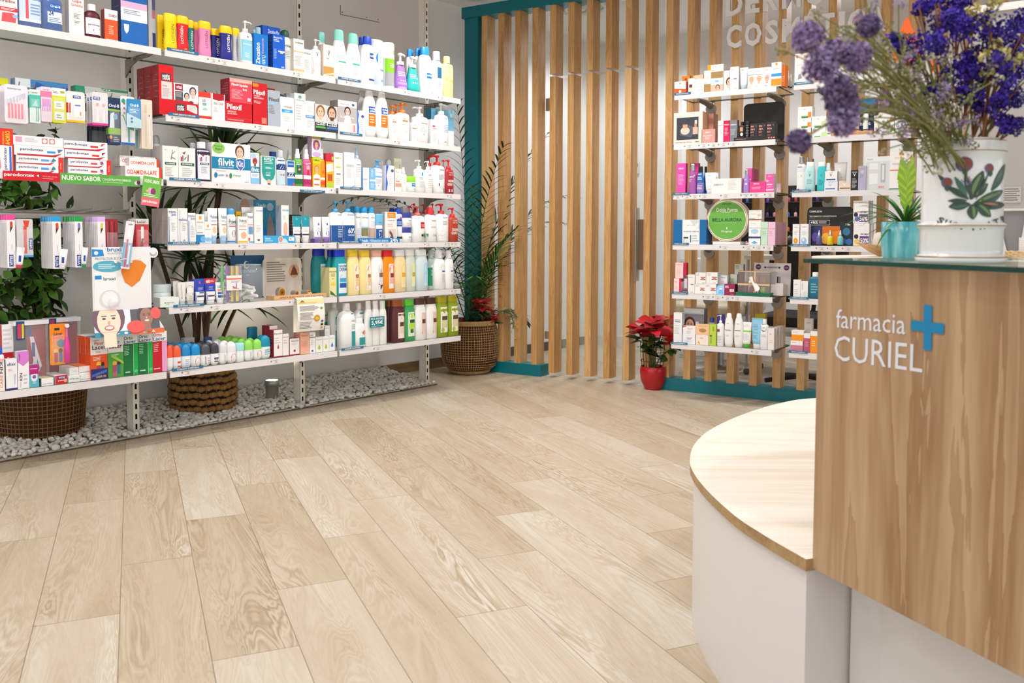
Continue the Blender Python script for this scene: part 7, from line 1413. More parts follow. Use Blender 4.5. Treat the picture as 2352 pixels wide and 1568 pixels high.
box 366 582 1296|f2f1f0 d8d6d5|o .18 .74 .13 .2 a9acb4;o .9 .26 .24 .28 cfe4b0;r .2 .02 .64 .12 5ab04a|white box with cucumber slice, lower|d=.06
box 362 592 1122|f2f1f0 d8d6d5|r .2 .08 .66 .18 5ab04a;r .22 0 .66 .08 3a4a3a;o .86 .3 .22 .28 cfe4b0;t a .4 .7 .5 .82 c9c9c9|white box with cucumber slice, upper|y=1296 d=.06
box 588 666 1150|f0f2ee d4d8d0|r .1 .12 .9 .18 4a8a3c;f .2 .4 .8 .8 d4dcd0 3|narrow white and green stick box
card 640 1398 860|23305c 23305c|p 3a86c0 .05 1 .95 1 .95 .72 .5 .6 .05 .78;t Io_voto .08 .36 .4 .48 e4e8f2;t naturale .55 .3 .85 .4 e4e8f2;f .08 .05 .9 .2 8a94b8 2;p 6aa04a .62 .5 .74 .58 .7 .44|navy poster card behind the small bottles|b=.13
stick 736 824 1102|e4f0d4 f0f0ee|r .04 .1 .96 .56 eef2e4;r .04 .1 .96 .16 2a3a24;r .06 .02 .94 .1 b8dc4a|small green bottle with white cap on the wooden stand|y=1372 b=.03
stick 874 962 1096|f4d4d0 f0f0ee|r .04 .1 .96 .56 f2ece4;r .04 .1 .96 .16 2a3a24;r .9 .02 .98 .58 e0303a|small red bottle with white cap on the wooden stand|y=1366 b=.03
stick 1004 1102 1088|f6b070 e4ecf4|r .04 .1 .9 .56 f0ece0;r .04 .1 .9 .16 2a3a24|small orange bottle with white cap on the wooden stand|y=1358 b=.03
stick 1152 1242 1078|dfe4e4 eef0f0|r .04 .1 .96 .56 e8ece4;r .04 .04 .96 .12 4a5060|small silver bottle with white cap on the wooden stand|y=1350 b=.03
box 664 1302 1356|d8a878 c49464 e4b88a|t armonía_cosmética_natural .08 .3 .86 .66 a87848|long wooden stand under small bottles|d=.05 b=.012 name=wooden_stand cat=stand
stick 1322 1406 1108|f0e0a8 f0f0ee|r .04 .12 .96 .58 eef0e0;r .04 .1 .96 .16 2a3a24;r .04 .01 .96 .1 f0b43a|yellow bottle right of the wooden stand
box 1408 1642 1226|f2f1f0 d8d6d5|r .24 .04 .7 .12 5ab04a;p 6aa04a .7 .1 .9 .8 .98 .3 .8 .04|white box with a green herb, lower|d=.06
box 1404 1640 1056|f2f1f0 d8d6d5|r .22 .06 .7 .14 5ab04a;o .16 .76 .12 .16 ecd4ac;p f08a3c .72 .1 .94 .1 .94 .52 .74 .52|white box with orange piece, upper|y=1226 d=.06
box 1648 1860 1216|f2f1f0 d8d6d5|o .2 .72 .13 .2 b9bcc4;r .24 .04 .74 .14 5ab04a;p e8b840 .76 .04 .98 .04 .98 .4 .8 .3|white box with golden corner, lower|d=.06
box 1646 1842 1050|f2f1f0 d8d6d5|o .2 .72 .13 .2 b9bcc4;r .26 .04 .74 .14 5ab04a|white box with a grey ring, upper|y=1214 d=.06
@1800 320 5.6|S|2|on the right column's third shelf
neck 164 288 218|dfe2e4 =b8babe|r .05 .06 .95 .56 eceef0;o .4 .44 .22 .04 c8cc9a;r .1 .04 .36 .08 a04a4c;t ISDIN .15 .68 .6 .72 5a5f68|clear micellar bottle with silver cap, front
neck 276 330 234|d4d8da =b8babe||clear bottle with silver cap, second|b=.07
neck 348 402 248|cfe4e8 =6f7276||clear bottle with dark silver cap, third|b=.1
wide 274 402 290|b8e4e6 f0f6f6|t V .4 .5 .6 .6 4a6a70;f .2 .25 .8 .42 7ab0b4 4;t VICHY .3 .64 .7 .68 9ac4c8|pale aqua bottle with white flip cap
wide 428 546 290|3fc4cc eef4f6|t V .4 .48 .6 .58 1f8a98;f .2 .2 .8 .4 1f9aa8 4|turquoise clear bottle with white cap
wide 540 604 302|e4eef2 e9eef0||white capped bottle peeking behind|b=.06
box 524 696 542|e6eaf4 c6cad8|t V .3 .5 .54 .74 b4b8c8;t VICHY .3 .84 .7 .92 a9aec0;r .08 .18 .8 .28 4a6a9c|lower pale blue cream box|d=.05
box 532 690 408|f0f1f3 d0d2d8|t V .38 .48 .58 .76 4a4c52;t VICHY .34 .84 .66 .92 8a8c92;r .1 .12 .86 .24 3a5a9c|upper white cream box|y=540 d=.05
tube 638 810 292|d3d2d2 c6c5c6|t V .36 .66 .54 .8 efefef;f .3 .3 .7 .5 b9b8b8 3|silver grey tube|b=.045
box 708 864 534|e8d4c4 d0bcac|t V .36 .5 .6 .76 ffffff;t VICHY .34 .86 .66 .94 b09a8c;r .1 .2 .94 .3 6a5a54|squat beige cream box
box 866 960 394|1c1b1e 121214|t VICHY .1 .86 .9 .92 d6d6d8;t V .3 .7 .7 .84 f4f4f4;f .14 .1 .86 .6 b4b4b8 8|black foundation box
box 962 1062 340|b4b0cc 9f9cb8|t VICHY .12 .86 .84 .91 8a88a4;o .5 .76 .2 .06 e8c4b8;f .2 .5 .8 .66 9a98b4 3|lavender grey box
card 1062 1372 220|d9dde2 d9dde2|r 0 .86 1 1 e9ecef;t Eucerin .06 .9 .28 .95 8a9098;r .14 .18 .5 .8 eef0f2;r .14 .5 .5 .62 dcdadf;r .62 .22 .82 .78 b9bcc2;r .68 .3 .76 .74 e6e8ea;r .5 .04 .82 .14 e8dcdc;t REGALO .54 .06 .78 .12 c0404a|silver pouch with a window|b=.02 name=cosmetics_pouch cat=pouch
box 1364 1660 402|f3f1ef d8d2cc|r 0 .0 1 .06 2a8a6c;p ec9a54 .86 .06 .97 .06 .97 .6 .93 .9 .88 .6|lower white box with an ampoule drawing|d=.06
box 1372 1664 152|f3f1ef d8d2cc|r .4 .78 .6 .92 ee9a4c;f .2 .6 .7 .72 ecc8a4 2;p ec9a54 .86 .1 .97 .1 .97 .6 .93 .92 .88 .6;r 0 0 1 .05 ec9a54;f .1 .3 .8 .4 c9c9c9 2|upper white box with an ampoule drawing|y=398 d=.06
@1800 320 5.6|S|3|on the right column's fourth shelf
box 116 206 1090|f0efef d4cfc4 f4cc6a|f .2 .84 .9 .88 6a6a6a 1;o .46 .22 .32 .14 f59c24;o .46 .22 .08 .04 fbe0b0;f .2 .5 .8 .7 dcd4cc 3|white box with an orange circle|d=.035
box 214 322 1088|f0f0f2 c9c9d4 8f8cc0|f .2 .84 .9 .88 6a6a6a 1;o .46 .22 .32 .15 8fc4ea;o .4 .26 .14 .08 e4f2fb;f .2 .5 .8 .7 d0d4dc 3|white box with a blue circle|n=2 st=.04 d=.036
card 304 900 868|1d1c1f 1d1c1f|r .13 0 .34 .5 2c2f6c;r .34 .05 .72 .5 ee8a1e;r .72 0 1 .62 1e2830;p d8701a .34 .32 .72 .4 .72 .5 .34 .5;t CAMALEON .05 .86 .32 .91 f0f0f0;t TRATAMIENTOS_CONCENTRADOS .05 .74 .64 .78 e8e8e8;f .05 .7 .56 .725 8a9a5a 1;r .05 .53 .5 .66 e4e4e4;r .055 .54 .495 .65 1d1c1f;t +96% .08 .56 .24 .64 ffffff;f .26 .57 .46 .64 e8e8e8 2;o .42 .18 .1 .14 f6b84a;o .86 .36 .08 .1 2f7a9c;o .8 .12 .07 .08 2f5a9c;o .92 .1 .07 .08 3a6ab0;o .18 .22 .07 .12 6a5cb8;t 7_días .84 .52 .94 .57 ffffff|black display board with fruit pictures|b=.07
drop 412 486 1166|5c5c94 =c4c4c8||dropper bottle of violet serum|y=1352 b=.02
drop 552 632 1166|e8c81c =c4c4c8||dropper bottle of yellow serum|y=1356 b=.02
drop 686 762 1166|7cc8c4 =c4c4c8||dropper bottle of aqua serum|y=1356 b=.02
box 900 1104 1080|f1efee c9c6c8|f .34 .88 .6 .9 5a5a5a 1;r .4 .1 .98 .44 6a3f8a;t PROMO .46 .48 .94 .56 4a3a5a;t 50% .44 .14 .96 .34 ffffff;o .18 .42 .14 .1 2a2a2c;o .22 .2 .16 .12 f0c46a;r 0 0 1 .04 f4c88a|lower promotional box with amber bottle|d=.06
box 898 1094 788|f1f0f0 c9c6c8|f .34 .88 .66 .9 5a5a5a 1;r .4 .06 .98 .4 6a3f8a;t PROMO .46 .44 .94 .52 4a3a5a;t 50% .44 .1 .96 .3 ffffff;o .18 .38 .14 .1 2a2a2c;o .26 .2 .16 .12 6a78c8|upper promotional box with violet bottle|y=1078 d=.06
box 1108 1142 788|d0d4da b4b8be||thin silver box beside the promotional pair|y=1078 b=.06
box 1110 1150 1086|e4e2e0 b4b2b0 f0c040||thin white box beside the lower promotional box|b=.06
@1780 560 4.112|S|4|on the right column's fifth shelf
box 174 244 338|f0efee d8d6d5|f .16 .7 .7 .78 e0a4a0 1;f .16 .2 .8 .5 d3d0d0 3|tall plain white box
box 246 312 352|f0f0ef d4d4d3|w Cleanance .2 .5 .34 .92 6a7070;f .3 .1 .9 .4 d3d6d6 4|white box with vertical word
sq 318 432 268|1c6f8a f0f2f2|f .2 .2 .8 .6 7fb4c4 4|teal cleanser bottle with white cap
@1780 560 4.112|S|5|on the right column's bottom shelf
box 148 264 914|f2f0ee d8d4d0|r 0 0 1 .6 cf7f96;f .1 .8 .5 .88 9a9a9a 1|lower pink and white vitamin box|d=.05
box 156 272 818|f2f0ee d8d4d0|r 0 0 1 .6 f5971e;f .1 .8 .5 .88 9a9a9a 1|upper orange and white vitamin box|y=914 d=.05
box 272 332 846|bc5878 a04a66 f0eeec|r 0 .76 1 1 f0eeec;f .2 .3 .8 .6 dc98ac 3|tall mauve vitamin box
box 334 412 828|f5931a e08816 f0eeec|r 0 .8 1 1 f2f0ee;f .2 .3 .8 .6 fbc884 3|tall orange vitamin box
box 278 358 706|cfc6c0 b4aca8|f .2 .7 .8 .78 8a8480 1|warm grey box set back|b=.1 y=860
''')
# ------------------------------------------------------------------ things with shapes of their own
def AP(px, py, b=0.): return onplane(px, py, QS - b, Aout)
def SP(px, py, b=0.): return onplane(px, py, TS - b, Sout)
flat = lambda a, b, o: Vector((a, -o, b))
def panel(T, w, h, th, c, pr, name, parent=None, edge=None):
    mb = MB(); mb.box(-w / 2, w / 2, 0, th, 0, h, pm(edge or c)); mb.face([(-w / 2, -.0001, 0), (w / 2, -.0001, 0), (w / 2, -.0001, h), (-w / 2, -.0001, h)], pm(c)); printing(mb, pr, w, h, lambda a, b, o: Vector((a, -o - .0001, b)))
    return mb.build(name, parent, T)
def between(P, Q_, xd, wall): return None
# deodorant roll-ons: rows running back from the rail
CX, CY, CS = 360, 730, 5.6
fronts = [(135, 218, 362, 'ee5f3c', 'orange', 2, ''), (222, 328, 355, 'ee5f3c', 'orange', 2, 'r .4 .1 .95 .34 ec5230'), (332, 450, 342, '1c86c4', 'blue', 3, 'f .3 .1 .8 .4 a9c4d8 4'), (455, 578, 334, '0d8ccc', 'bright blue', 3, 'o .62 .24 .3 .2 e2583c;r .42 .2 .84 .26 f6dcd4'),
          (582, 706, 335, '4a4c54', 'dark grey', 3, 'v LACTOVIT .3 .06 .46 .44 4a4a50;f .6 .1 .9 .4 d8a0b0 3'), (708, 814, 320, '3c3d44', 'charcoal', 3, 'r .3 .14 .95 .34 3a3c42;f .35 .18 .9 .3 d0d0d4 2'), (816, 918, 312, 'd9dade', 'grey white', 3, 'v LACTOVIT .5 .06 .68 .44 b0b0b4'),
          (918, 1038, 304, 'e6e6e8', 'pure white', 3, 'o .62 .24 .3 .2 e2583c;r .42 .2 .84 .26 f6dcd4'), (1144, 1256, 284, '8fd85c', 'lime green', 4, 'v LACTOVIT .5 .06 .68 .44 b0b0b4'), (1258, 1368, 272, '8fd85c', 'pale green', 4, 'o .62 .26 .3 .2 e2583c;r .42 .22 .84 .28 f6dcd4')]
depthw = ['front', 'second', 'third', 'fourth']
for x0, x1, y, c, nm, n, pr in fronts:
    a, b = AP(CX + x0 / CS, CY + y / CS, .014), AP(CX + x1 / CS, CY + y / CS, .014); w = min(.062, (b - a).dot(Ad)); z = ZA[5] + .0006; h = (a.z + b.z) / 2 - z; u = (a + b).dot(Ad) / 2; proto = None
    side = {'orange': 'left of two orange columns' if x0 < 200 else 'right of two orange columns'}.get(nm, nm + ' column')
    for i in range(n + (1 if nm in ('lime green', 'pale green', 'blue') else 0)):
        P = Ad * u + Aout * (QS - .014 - i * .062); P.z = z; T = frame(P, Ad)
        if proto is None: o = proto = item(T, 'roll', w, h, w * .8, ['eef0f2', c], pr)
        else:
            o = proto.copy(); COL.objects.link(o); o.matrix_world = T
            for chd in proto.children: k2 = chd.copy(); COL.objects.link(k2); k2.parent = o
        tag(o, '%s capped roll-on deodorant, %s row, %s' % (nm, (depthw + ['last'])[i], side), 'deodorant', 'roll-on deodorants on the bottom shelf')
for x0, x1, y, c0, c1, kd, lb in ((1036, 1144, 330, 'f0f4f3', '9fe0e0', 'stick', 'white stick deodorant with pale mint cap between white and green ones'), (1352, 1482, 232, 'eef1f3', '0f8cb0', 'roll', 'large roll-on with teal dome, right end of the deodorants'), (1316, 1420, 228, 'e0e6e8', '0f7f9c', 'roll', 'large teal domed roll-on standing behind the front one')):
    bb = .07 if 'behind' in lb else .014; a, b = AP(CX + x0 / CS, CY + y / CS, bb), AP(CX + x1 / CS, CY + y / CS, bb); z = ZA[5] + .0006; P = Ad * ((a + b).dot(Ad) / 2) + Aout * (QS - bb); P.z = z
    tag(item(frame(P, Ad), kd, (b - a).dot(Ad), a.z - z, .045, [c0, c1], 't acofar .3 .36 .8 .44 3aa0c4;t DERM .3 .26 .8 .34 3aa0c4;r .3 .06 .8 .22 6ab8d8' if 'teal' in lb else ''), lb, 'deodorant', 'roll-on deodorants on the bottom shelf')
# price banners and hanging cards
def rail_card(name, x0, x1, yt, yb, c, pr, label, cat='sign', b=-.008, th=.0015):
    a, e = AP(x0, (yt + yb) / 2, b), AP(x1, (yt + yb) / 2, b); zt, zb_ = AP((x0 + x1) / 2, yt, b).z, AP((x0 + x1) / 2, yb, b).z
    P = (a + e) / 2; P.z = zb_; o = panel(frame(P, Ad), (e - a).dot(Ad), zt - zb_, th, c, pr, name); o.matrix_world = frame(P, Ad); tag(o, label, cat); return o
rail_card('shelf_banner', 7, 137.5, 394.5, 415.5, 'd01828', 't parodontax .02 .35 .54 .8 ffffff;p f2e6e6 .58 .6 .62 .75 .62 .45;o .65 .6 .02 .12 6a4a50;t VECES_MÁS_EFICAZ .68 .5 .95 .66 f0a0a8;f .68 .25 .95 .4 f0a0a8 1', 'red toothpaste banner clipped to the rail of the nearest bay', b=-.010)
rail_card('shelf_banner', 138.5, 322, 401, 425, '5ca84a', 't NUEVO_SABOR .02 .35 .49 .8 f6faf2;t CON_EXTRACTOS_HERBALES .51 .45 .88 .66 e0f0d8;f .51 .22 .88 .36 a9d49a 1;o .95 .35 .03 .2 e0c8d8;o .975 .4 .022 .2 6a2a50', 'green new flavour banner clipped to the rail of the nearest bay', b=-.010)
# the small hanging card, hung askew
P = AP(348, 436, -.03); T = frame(P, Ad) @ Matrix.Rotation(R(7), 4, 'Y') @ Matrix.Translation((0, 0, -.075)); o = panel(T, .088, .135, .0012, '6cb84a', 't NUEVO_SABOR .08 .78 .9 .9 f6faf0;o .42 .52 .12 .11 d8b0cc;o .6 .5 .14 .12 8a3a6a;o .26 .5 .06 .04 f0c83a;f .1 .3 .9 .42 e4f4d8 2;r 0 0 1 .28 e8707c;t parodontax .08 .08 .9 .2 ffffff', 'hanging_card'); o.matrix_world = T
tag(o, 'small green and pink card hanging crooked at the gap between bays', 'card')
# two peg bars with hooks
def bar(z, b, name, label, u0, u1, hooks, L, drop=.0):
    t = empty(name, frame(Aout * (QP + .0) + Vector((0, 0, z)), Ad)); tag(t, label, 'rack'); mb = MB(); mb.tube([(u0, -.03, 0), (u1, -.03, 0)], .009, STEEL, 10); mb.box(u0, u1, -.034, -.026, -.03, 0, STEEL); mb.build('cross_bar', t)
    for u in (u0 + .02, u1 - .02):
        mb = MB(); mb.box(u - .004, u + .004, -.03, 0, -.03, .02, STEEL); mb.build('bracket', t)
    for u in hooks:
        mb = MB(); mb.tube([(u, -.03, 0), (u, -L, .012), (u, -L - .008, .026)], .0026, STEEL, 6); mb.box(u - .012, u + .012, -L - .01, -L - .0085, .012, .03, mat('d9d9dc', .3)) if drop else None
        mb.build('hook', t)
    return t
zb1 = onplane(150, 213, QS, Aout).z; zb2 = onplane(150, 484, QS, Aout).z
hx = [50, 85, 112, 155, 190, 225, 262, 298, 325]
hk = [AP(x, 240, 0).dot(Ad) for x in hx]
bar(zb1, 0, 'hook_bar', 'upper chrome bar with hooks for hanging dental packs', 1.25, 2.09, hk, .30)
hx2 = [18, 58, 112, 165, 215, 258, 300]
bar(zb2, 0, 'hook_bar', 'lower chrome bar with hooks for hanging toothbrushes', 1.25, 2.09, [AP(x, 490, .02).dot(Ad) for x in hx2], .29)
def hang(X0, X1, Y0, Y1, ox, oy, s, c, pr, lab, b=.02, kind='blister', d=.014, n=1, st=.012, tilt=0, group=None, name=None, cat='pack', top=None):
    x0, x1, yt, yb = ox + X0 / s, ox + X1 / s, oy + Y0 / s, oy + Y1 / s
    for i in range(n):
        bb = b + i * st; a, e = AP(x0, (yt + yb) / 2, b), AP(x1, (yt + yb) / 2, b); zt, zb_ = AP((x0 + x1) / 2, yt, b).z, AP((x0 + x1) / 2, yb, b).z
        P = Ad * ((a + e).dot(Ad) / 2) + Aout * (QS - bb); P.z = zb_; T = frame(P, Ad)
        if tilt: T = T @ Matrix.Rotation(R(tilt), 4, 'Y')
        o = item(T, kind, (e - a).dot(Ad), zt - zb_, d, c, pr, name)
        nm = ['', 'second ', 'third ', 'fourth ', 'fifth ', 'sixth ', 'seventh ', 'eighth '][i]
        tag(o, (nm + 'from the front: ' if i else '') + lab, cat, group)
A1 = (0, 150, 5.8075)
G1_ = 'dental packs hanging from the upper bar'
hang(60, 372, 262, 770, *A1, ['e9e4ee'], 't interprox .14 .86 .72 .92 6a6490;p c9c6d8 .1 .6 .9 .82 .9 .66 .1 .44;' + ';'.join('r %.2f .12 %.2f .52 f08494' % (x, x + .09) for x in (.14, .28, .42, .56, .7)) + ';' + ';'.join('r %.2f .5 %.2f .68 f2f2f6' % (x, x + .03) for x in (.17, .31, .45, .59, .73)), 'clear pack of pink interdental brushes on the upper bar', b=.0, n=4, st=.022, group=G1_)
hang(395, 540, 322, 768, *A1, ['dff0ec'], 't Lacer .12 .88 .8 .94 8a5a5c;r 0 .45 1 .84 4fbfae;p a8e0dc .2 .5 .8 .5 .6 .7;r .6 .05 .66 .5 1f8a90;r .74 .05 .8 .5 1f8a90', 'mint green dental pack on the upper bar', b=.004, n=3, st=.022, group=G1_)
hang(546, 692, 288, 752, *A1, ['f0dcea'], 't Lacer .2 .9 .8 .95 b06a80;r 0 .7 1 .88 f080a8;r .1 .3 .9 .66 d88ad0;' + ';'.join('r %.2f .06 %.2f .44 f6e6f4' % (x, x + .05) for x in (.2, .34, .48, .62, .76)), 'pink and lilac brush pack on the upper bar', b=.006, n=3, st=.022, group=G1_)
hang(694, 880, 306, 768, *A1, ['d6dc3c'], 'r 0 .78 1 1 f2f2ee;f .1 .84 .5 .92 6a6a80 2;r .6 .86 .9 .93 a8b83a;r .14 .4 .86 .62 eef0ec;r .14 .08 .86 .32 eef0ec;f .3 .45 .7 .58 7aa88a 2;f .3 .12 .7 .26 7aa88a 2', 'yellow green pack of two white cases on the upper bar', b=.008, n=3, st=.02, group=G1_)
hang(884, 1132, 350, 762, *A1, ['ece9e8'], 'r .0 0 1 .07 f4c21c;r .36 .78 .78 .87 3048a0;t VITIS .42 .795 .72 .855 ffffff;r .42 .18 .86 .62 f8f8f8;r .46 .53 .76 .58 3a58b4;r .72 .24 .8 .36 f08a2c;r .0 .3 .1 .62 c0282c;r .14 .3 .24 .62 c0282c', 'dental floss pack with yellow base on the upper bar', b=.01, n=2, st=.02, group=G1_)
hang(1232, 1440, 362, 800, *A1, ['e2dfe4'], 'r 0 0 1 .07 e0409c;r .06 .76 .5 .86 3048a0;t VITIS .1 .775 .46 .845 ffffff;p f2f2f4 .2 .1 .44 .1 .36 .46 .3 .46;p f2f2f4 .6 .1 .84 .1 .76 .46 .7 .46;o .32 .62 .1 .05 e89aa0;o .72 .62 .1 .05 e89aa0', 'clear pack of two brush heads, pink foot, upper bar', b=.012, n=3, st=.028, group=G1_)
hang(1442, 1606, 436, 1060, *A1, ['20345c'], 'r 0 .7 1 .82 1c2c54;t Oral-B .08 .8 .92 .87 e8ecf4;r 0 .72 1 .76 8cc04a;p dfe6ee .1 .35 .5 .35 .5 .7 .2 .66;o .6 .6 .18 .06 5aa8c8;r 0 .22 1 .36 8cbc3a;o .2 .16 .12 .04 f0a04a;f .4 .06 .9 .18 a9b4cc 3', 'dark navy replacement heads pack on the upper bar', b=.014, n=2, st=.02, group=G1_)
hang(1612, 1796, 416, 1062, *A1, ['eef0f0'], 'r 0 0 1 .05 2a6ab8;p 2f9a4a 0 .6 .12 .6 .5 .34 .95 .3 .95 .36 .4 .44 .2 .62;r .5 .06 .64 .42 28a0a4;f .2 .6 .34 .9 c06a6a 3;o .2 .9 .14 .05 4aa07a', 'white and green toothbrush card on the upper bar', b=.018, group=G1_)
hang(1690, 1882, 452, 832, *A1, ['2f8cc8'], 't Oral-B .24 .74 .84 .84 ffffff;p bfe4f0 0 0 1 0 1 .3 0 .5;f .2 .5 .86 .66 cfe8f6 3;o .34 .32 .08 .04 1f5a8a;o .34 .2 .08 .04 1f5a8a', 'sky blue floss pack in front on the upper bar', b=-.012, group=G1_)
hang(1884, 2034, 460, 1112, *A1, ['e6d8c8'], 'r .3 .04 .5 .9 d8c4ac;o .7 .68 .1 .02 2c4a7c;r .66 .08 .8 .6 efe6da', 'beige wooden toothbrush pack on the upper bar', b=.01, n=3, st=.016, group=G1_)
hang(1812, 1892, 860, 1118, *A1, ['8ac4cc'], '', 'small teal pack below the floss on the upper bar', b=.05, group=G1_)
hang(1200, 1440, 800, 1060, *A1, ['3c3e50'], 'r .1 .0 .2 1 20222c;r .4 .0 .5 1 20222c;r .7 .0 .8 1 20222c', 'dark packs hanging deeper behind the brush heads', b=.12, n=2, st=.03, group=G1_)
# long packs lying across the hooks
def lying(X0, Y0, X1, Y1, hh, ox, oy, s, c, pr, lab, b):
    P0, P1 = AP(ox + X0 / s, oy + Y0 / s, b), AP(ox + X1 / s, oy + Y1 / s, b); w = (P1 - P0).length; P = (P0 + P1) / 2; P.z = zb1 + .022
    tag(item(frame(P, Ad), 'box', w, hh, .05, c, pr), lab, 'box')
lying(205, 280, 905, 300, .036, *A1, ['3f7fb8', '6f9ac0', 'a9c8dc'], 'r 0 0 .28 1 d4dce0;p 1f5aa0 .3 0 1 0 1 .5 .6 .3 .4 .8;r .9 0 1 .5 3048a0', 'blue boxed toothbrush lying on top of the hooks', .12)
lying(1010, 320, 1740, 330, .036, *A1, ['b9bcb6', '1f8a68', 'c9ccc6'], 'r 0 0 .16 1 1f8a68;p 1f7a5c .45 1 .95 1 .95 .74 .5 .7;o .5 .85 .02 .08 a9d0c0;o .55 .85 .02 .08 a9d0c0;o .6 .85 .02 .08 a9d0c0', 'grey box with green end lying on top of the hooks', .12)
lying(-120, 230, 110, 260, .03, *A1, ['d8d820', 'c8c820', 'e8e840'], '', 'bright yellow box lying on the hooks at the frame edge', .14)
# toothbrushes on the lower bar
B4 = (0, 470, 4.9); G2_ = 'toothbrush packs hanging from the lower bar'
def brush(X0, X1, Y0, Y1, topc, win, lab, n=6, st=.017, tube=None, b=.004):
    pr = 'r 0 .9 1 1 %s;o .5 .93 .12 .02 %s;r .0 .0 .0 .0 fff;p %s .3 .68 .62 .76 .74 .84 .7 .88 .44 .88 .34 .84;p 4a4048 .34 .68 .72 .8 .34 .79;v VITIS .3 .05 .62 .22 ffffff;' % (topc, 'f4f4f6', win)
    pr = 'r 0 .9 1 1 %s;p %s .4 .66 .74 .78 .74 .86 .57 .88 .4 .86;p 4a4048 .4 .66 .74 .77 .4 .77;r .22 .03 .72 .25 2c4a9c;v VITIS .3 .05 .64 .23 ffffff;v medio .5 .34 .62 .46 b8b8c8' % (topc, win)
    hang(X0, X1, Y0, Y1, *B4, ['efedf0'], pr, lab, b=b, kind='card', n=n, st=st, group=G2_)
    if tube:
        cc, tx0, tx1, ty0, ty1 = tube; x0, x1, yt, yb = tx0 / 4.9, tx1 / 4.9, 470 + ty0 / 4.9, 470 + ty1 / 4.9; a, e = AP(x0, (yt + yb) / 2, -.012), AP(x1, (yt + yb) / 2, -.012)
        P = (a + e) / 2; P.z = AP(x0, yb, -.012).z; T = frame(P, Ad) @ Matrix.Rotation(R(6), 4, 'Y')
        tag(item(T, 'tube', (e - a).dot(Ad), AP(x0, yt, -.012).z - P.z, .018, ['eeeef2', cc], 'r .3 .3 .6 .6 2c4a9c'), 'mini toothpaste tube attached beside the %s' % lab, 'tube')
brush(78, 172, 112, 712, 'e8489c', 'c8502c', 'pink topped toothbrush packs on the lower bar', tube=('e0386c', 172, 268, 478, 715))
hang(188, 372, 160, 590, *B4, ['d4d2d6'], 'r 0 0 1 .05 2f9ad8;p d8482c .4 .96 .8 .96 .7 .78 .5 .8;r .42 .1 .62 .82 d8503c;r .74 .2 .96 .5 2c4a9c;v VITIS .8 .22 .92 .46 ffffff', 'clear pack with a red toothbrush on the lower bar', b=.008, n=3, st=.016, group=G2_)
brush(592, 688, 130, 722, '28a0e0', 'd8502c', 'sky blue topped toothbrush packs on the lower bar', n=8, tube=('f0f0f2', 655, 755, 498, 725))
brush(842, 932, 132, 706, '1fa04a', '8a78c0', 'green topped toothbrush packs on the lower bar', n=8, tube=('2a9a5a', 912, 985, 480, 705))
brush(1100, 1188, 134, 706, 'd8b4ec', 'd8cc5a', 'lilac topped toothbrush packs on the lower bar', n=8)
hang(1190, 1330, 160, 700, *B4, ['9a2a34'], ';'.join('r %.2f .02 %.2f .95 %s' % (x, x + .05, c) for x, c in ((.1, 'd86a6c'), (.3, '5a1a24'), (.5, 'd86a6c'), (.7, '5a1a24'))), 'dark red toothbrush cards on the lower bar', b=.03, n=5, st=.018, group=G2_)
hang(1530, 1676, 158, 600, *B4, ['c8404a'], 'r 0 .86 1 1 e6e2e2;t Lacer .1 .89 .8 .95 4a4a50;r .4 .4 .6 .8 eef0f2;p 7a1a2c .2 .05 .4 .05 .6 .5 .44 .5;r .6 .0 .95 .35 e86a8c', 'dark red card with clear blister on the lower bar', b=.012, n=5, st=.018, group=G2_)
hang(1352, 1452, 180, 722, *B4, ['eceaf0'], 't Lacer .3 .92 .8 .96 5a5a64;r .3 .6 .6 .88 f0f2f4;r .0 .05 1 .55 7ab8e0;r .3 .04 .5 .62 d02c44;r .6 .1 .8 .5 eef0f4;o .7 .07 .1 .03 e0507c', 'tilted pale blue toothbrush pack in front of the red ones', b=-.035, tilt=8)
# mouthguard counter display: tall header card on a photo foot
DB = -.02; a, e = AP(212, 640, DB), AP(347, 640, DB); zt, zb_ = AP(280, 567, DB).z, AP(280, 712, DB).z; wd_ = (e - a).dot(Ad)
P = (a + e) / 2; P.z = 0; TD = frame(P, Ad); t = empty('mouthguard_display', TD); tag(t, 'white cardboard mouthguard display with hooks, standing on the mouthwash boxes', 'display')
o = panel(None, wd_, zt - zb_, .002, 'ececf0', 'p 2a8cd0 .0 .97 .18 .96 .2 .86 .0 .85;o .07 .91 .035 .03 dff0fa;t bruxi .25 .93 .49 .995 2a7fc0;t calm .25 .89 .5 .925 b8bcc4;t PROTECTOR_BUCAL .05 .8 .52 .84 a4a4aa;o .26 .7 .25 .09 5ab0c8;f .1 .66 .42 .74 d4ecf4 3;p e8842c .5 .76 .62 .8 .82 .78 .92 .7 .8 .46 .66 .36 .54 .44 .48 .6;p f4f4f6 .02 .02 .42 .02 .4 .6 .04 .62;r .04 .5 .15 .56 2a8cd0;t bruxi .18 .48 .38 .53 4a6a80;o .28 .18 .18 .15 dcdce2;o .28 .19 .13 .12 f2f2f6', 'header_card', t); o.location = (0, 0, zb_)
mb = MB(); mb.tube([(wd_ / 2 + .012, 0, zt - .028), (wd_ / 2 + .012, .0018, zt - .028)], .024, mat('eceaf0'), 28); mb.tube([(wd_ / 2 + .012 + .014 * math.cos(k), -.0008, zt - .026 + .013 * math.sin(k)) for k in (math.pi + i * math.pi / 10 for i in range(11))], .0032, mat('b9b9c2', .3), 6); mb.build('round_badge', t)
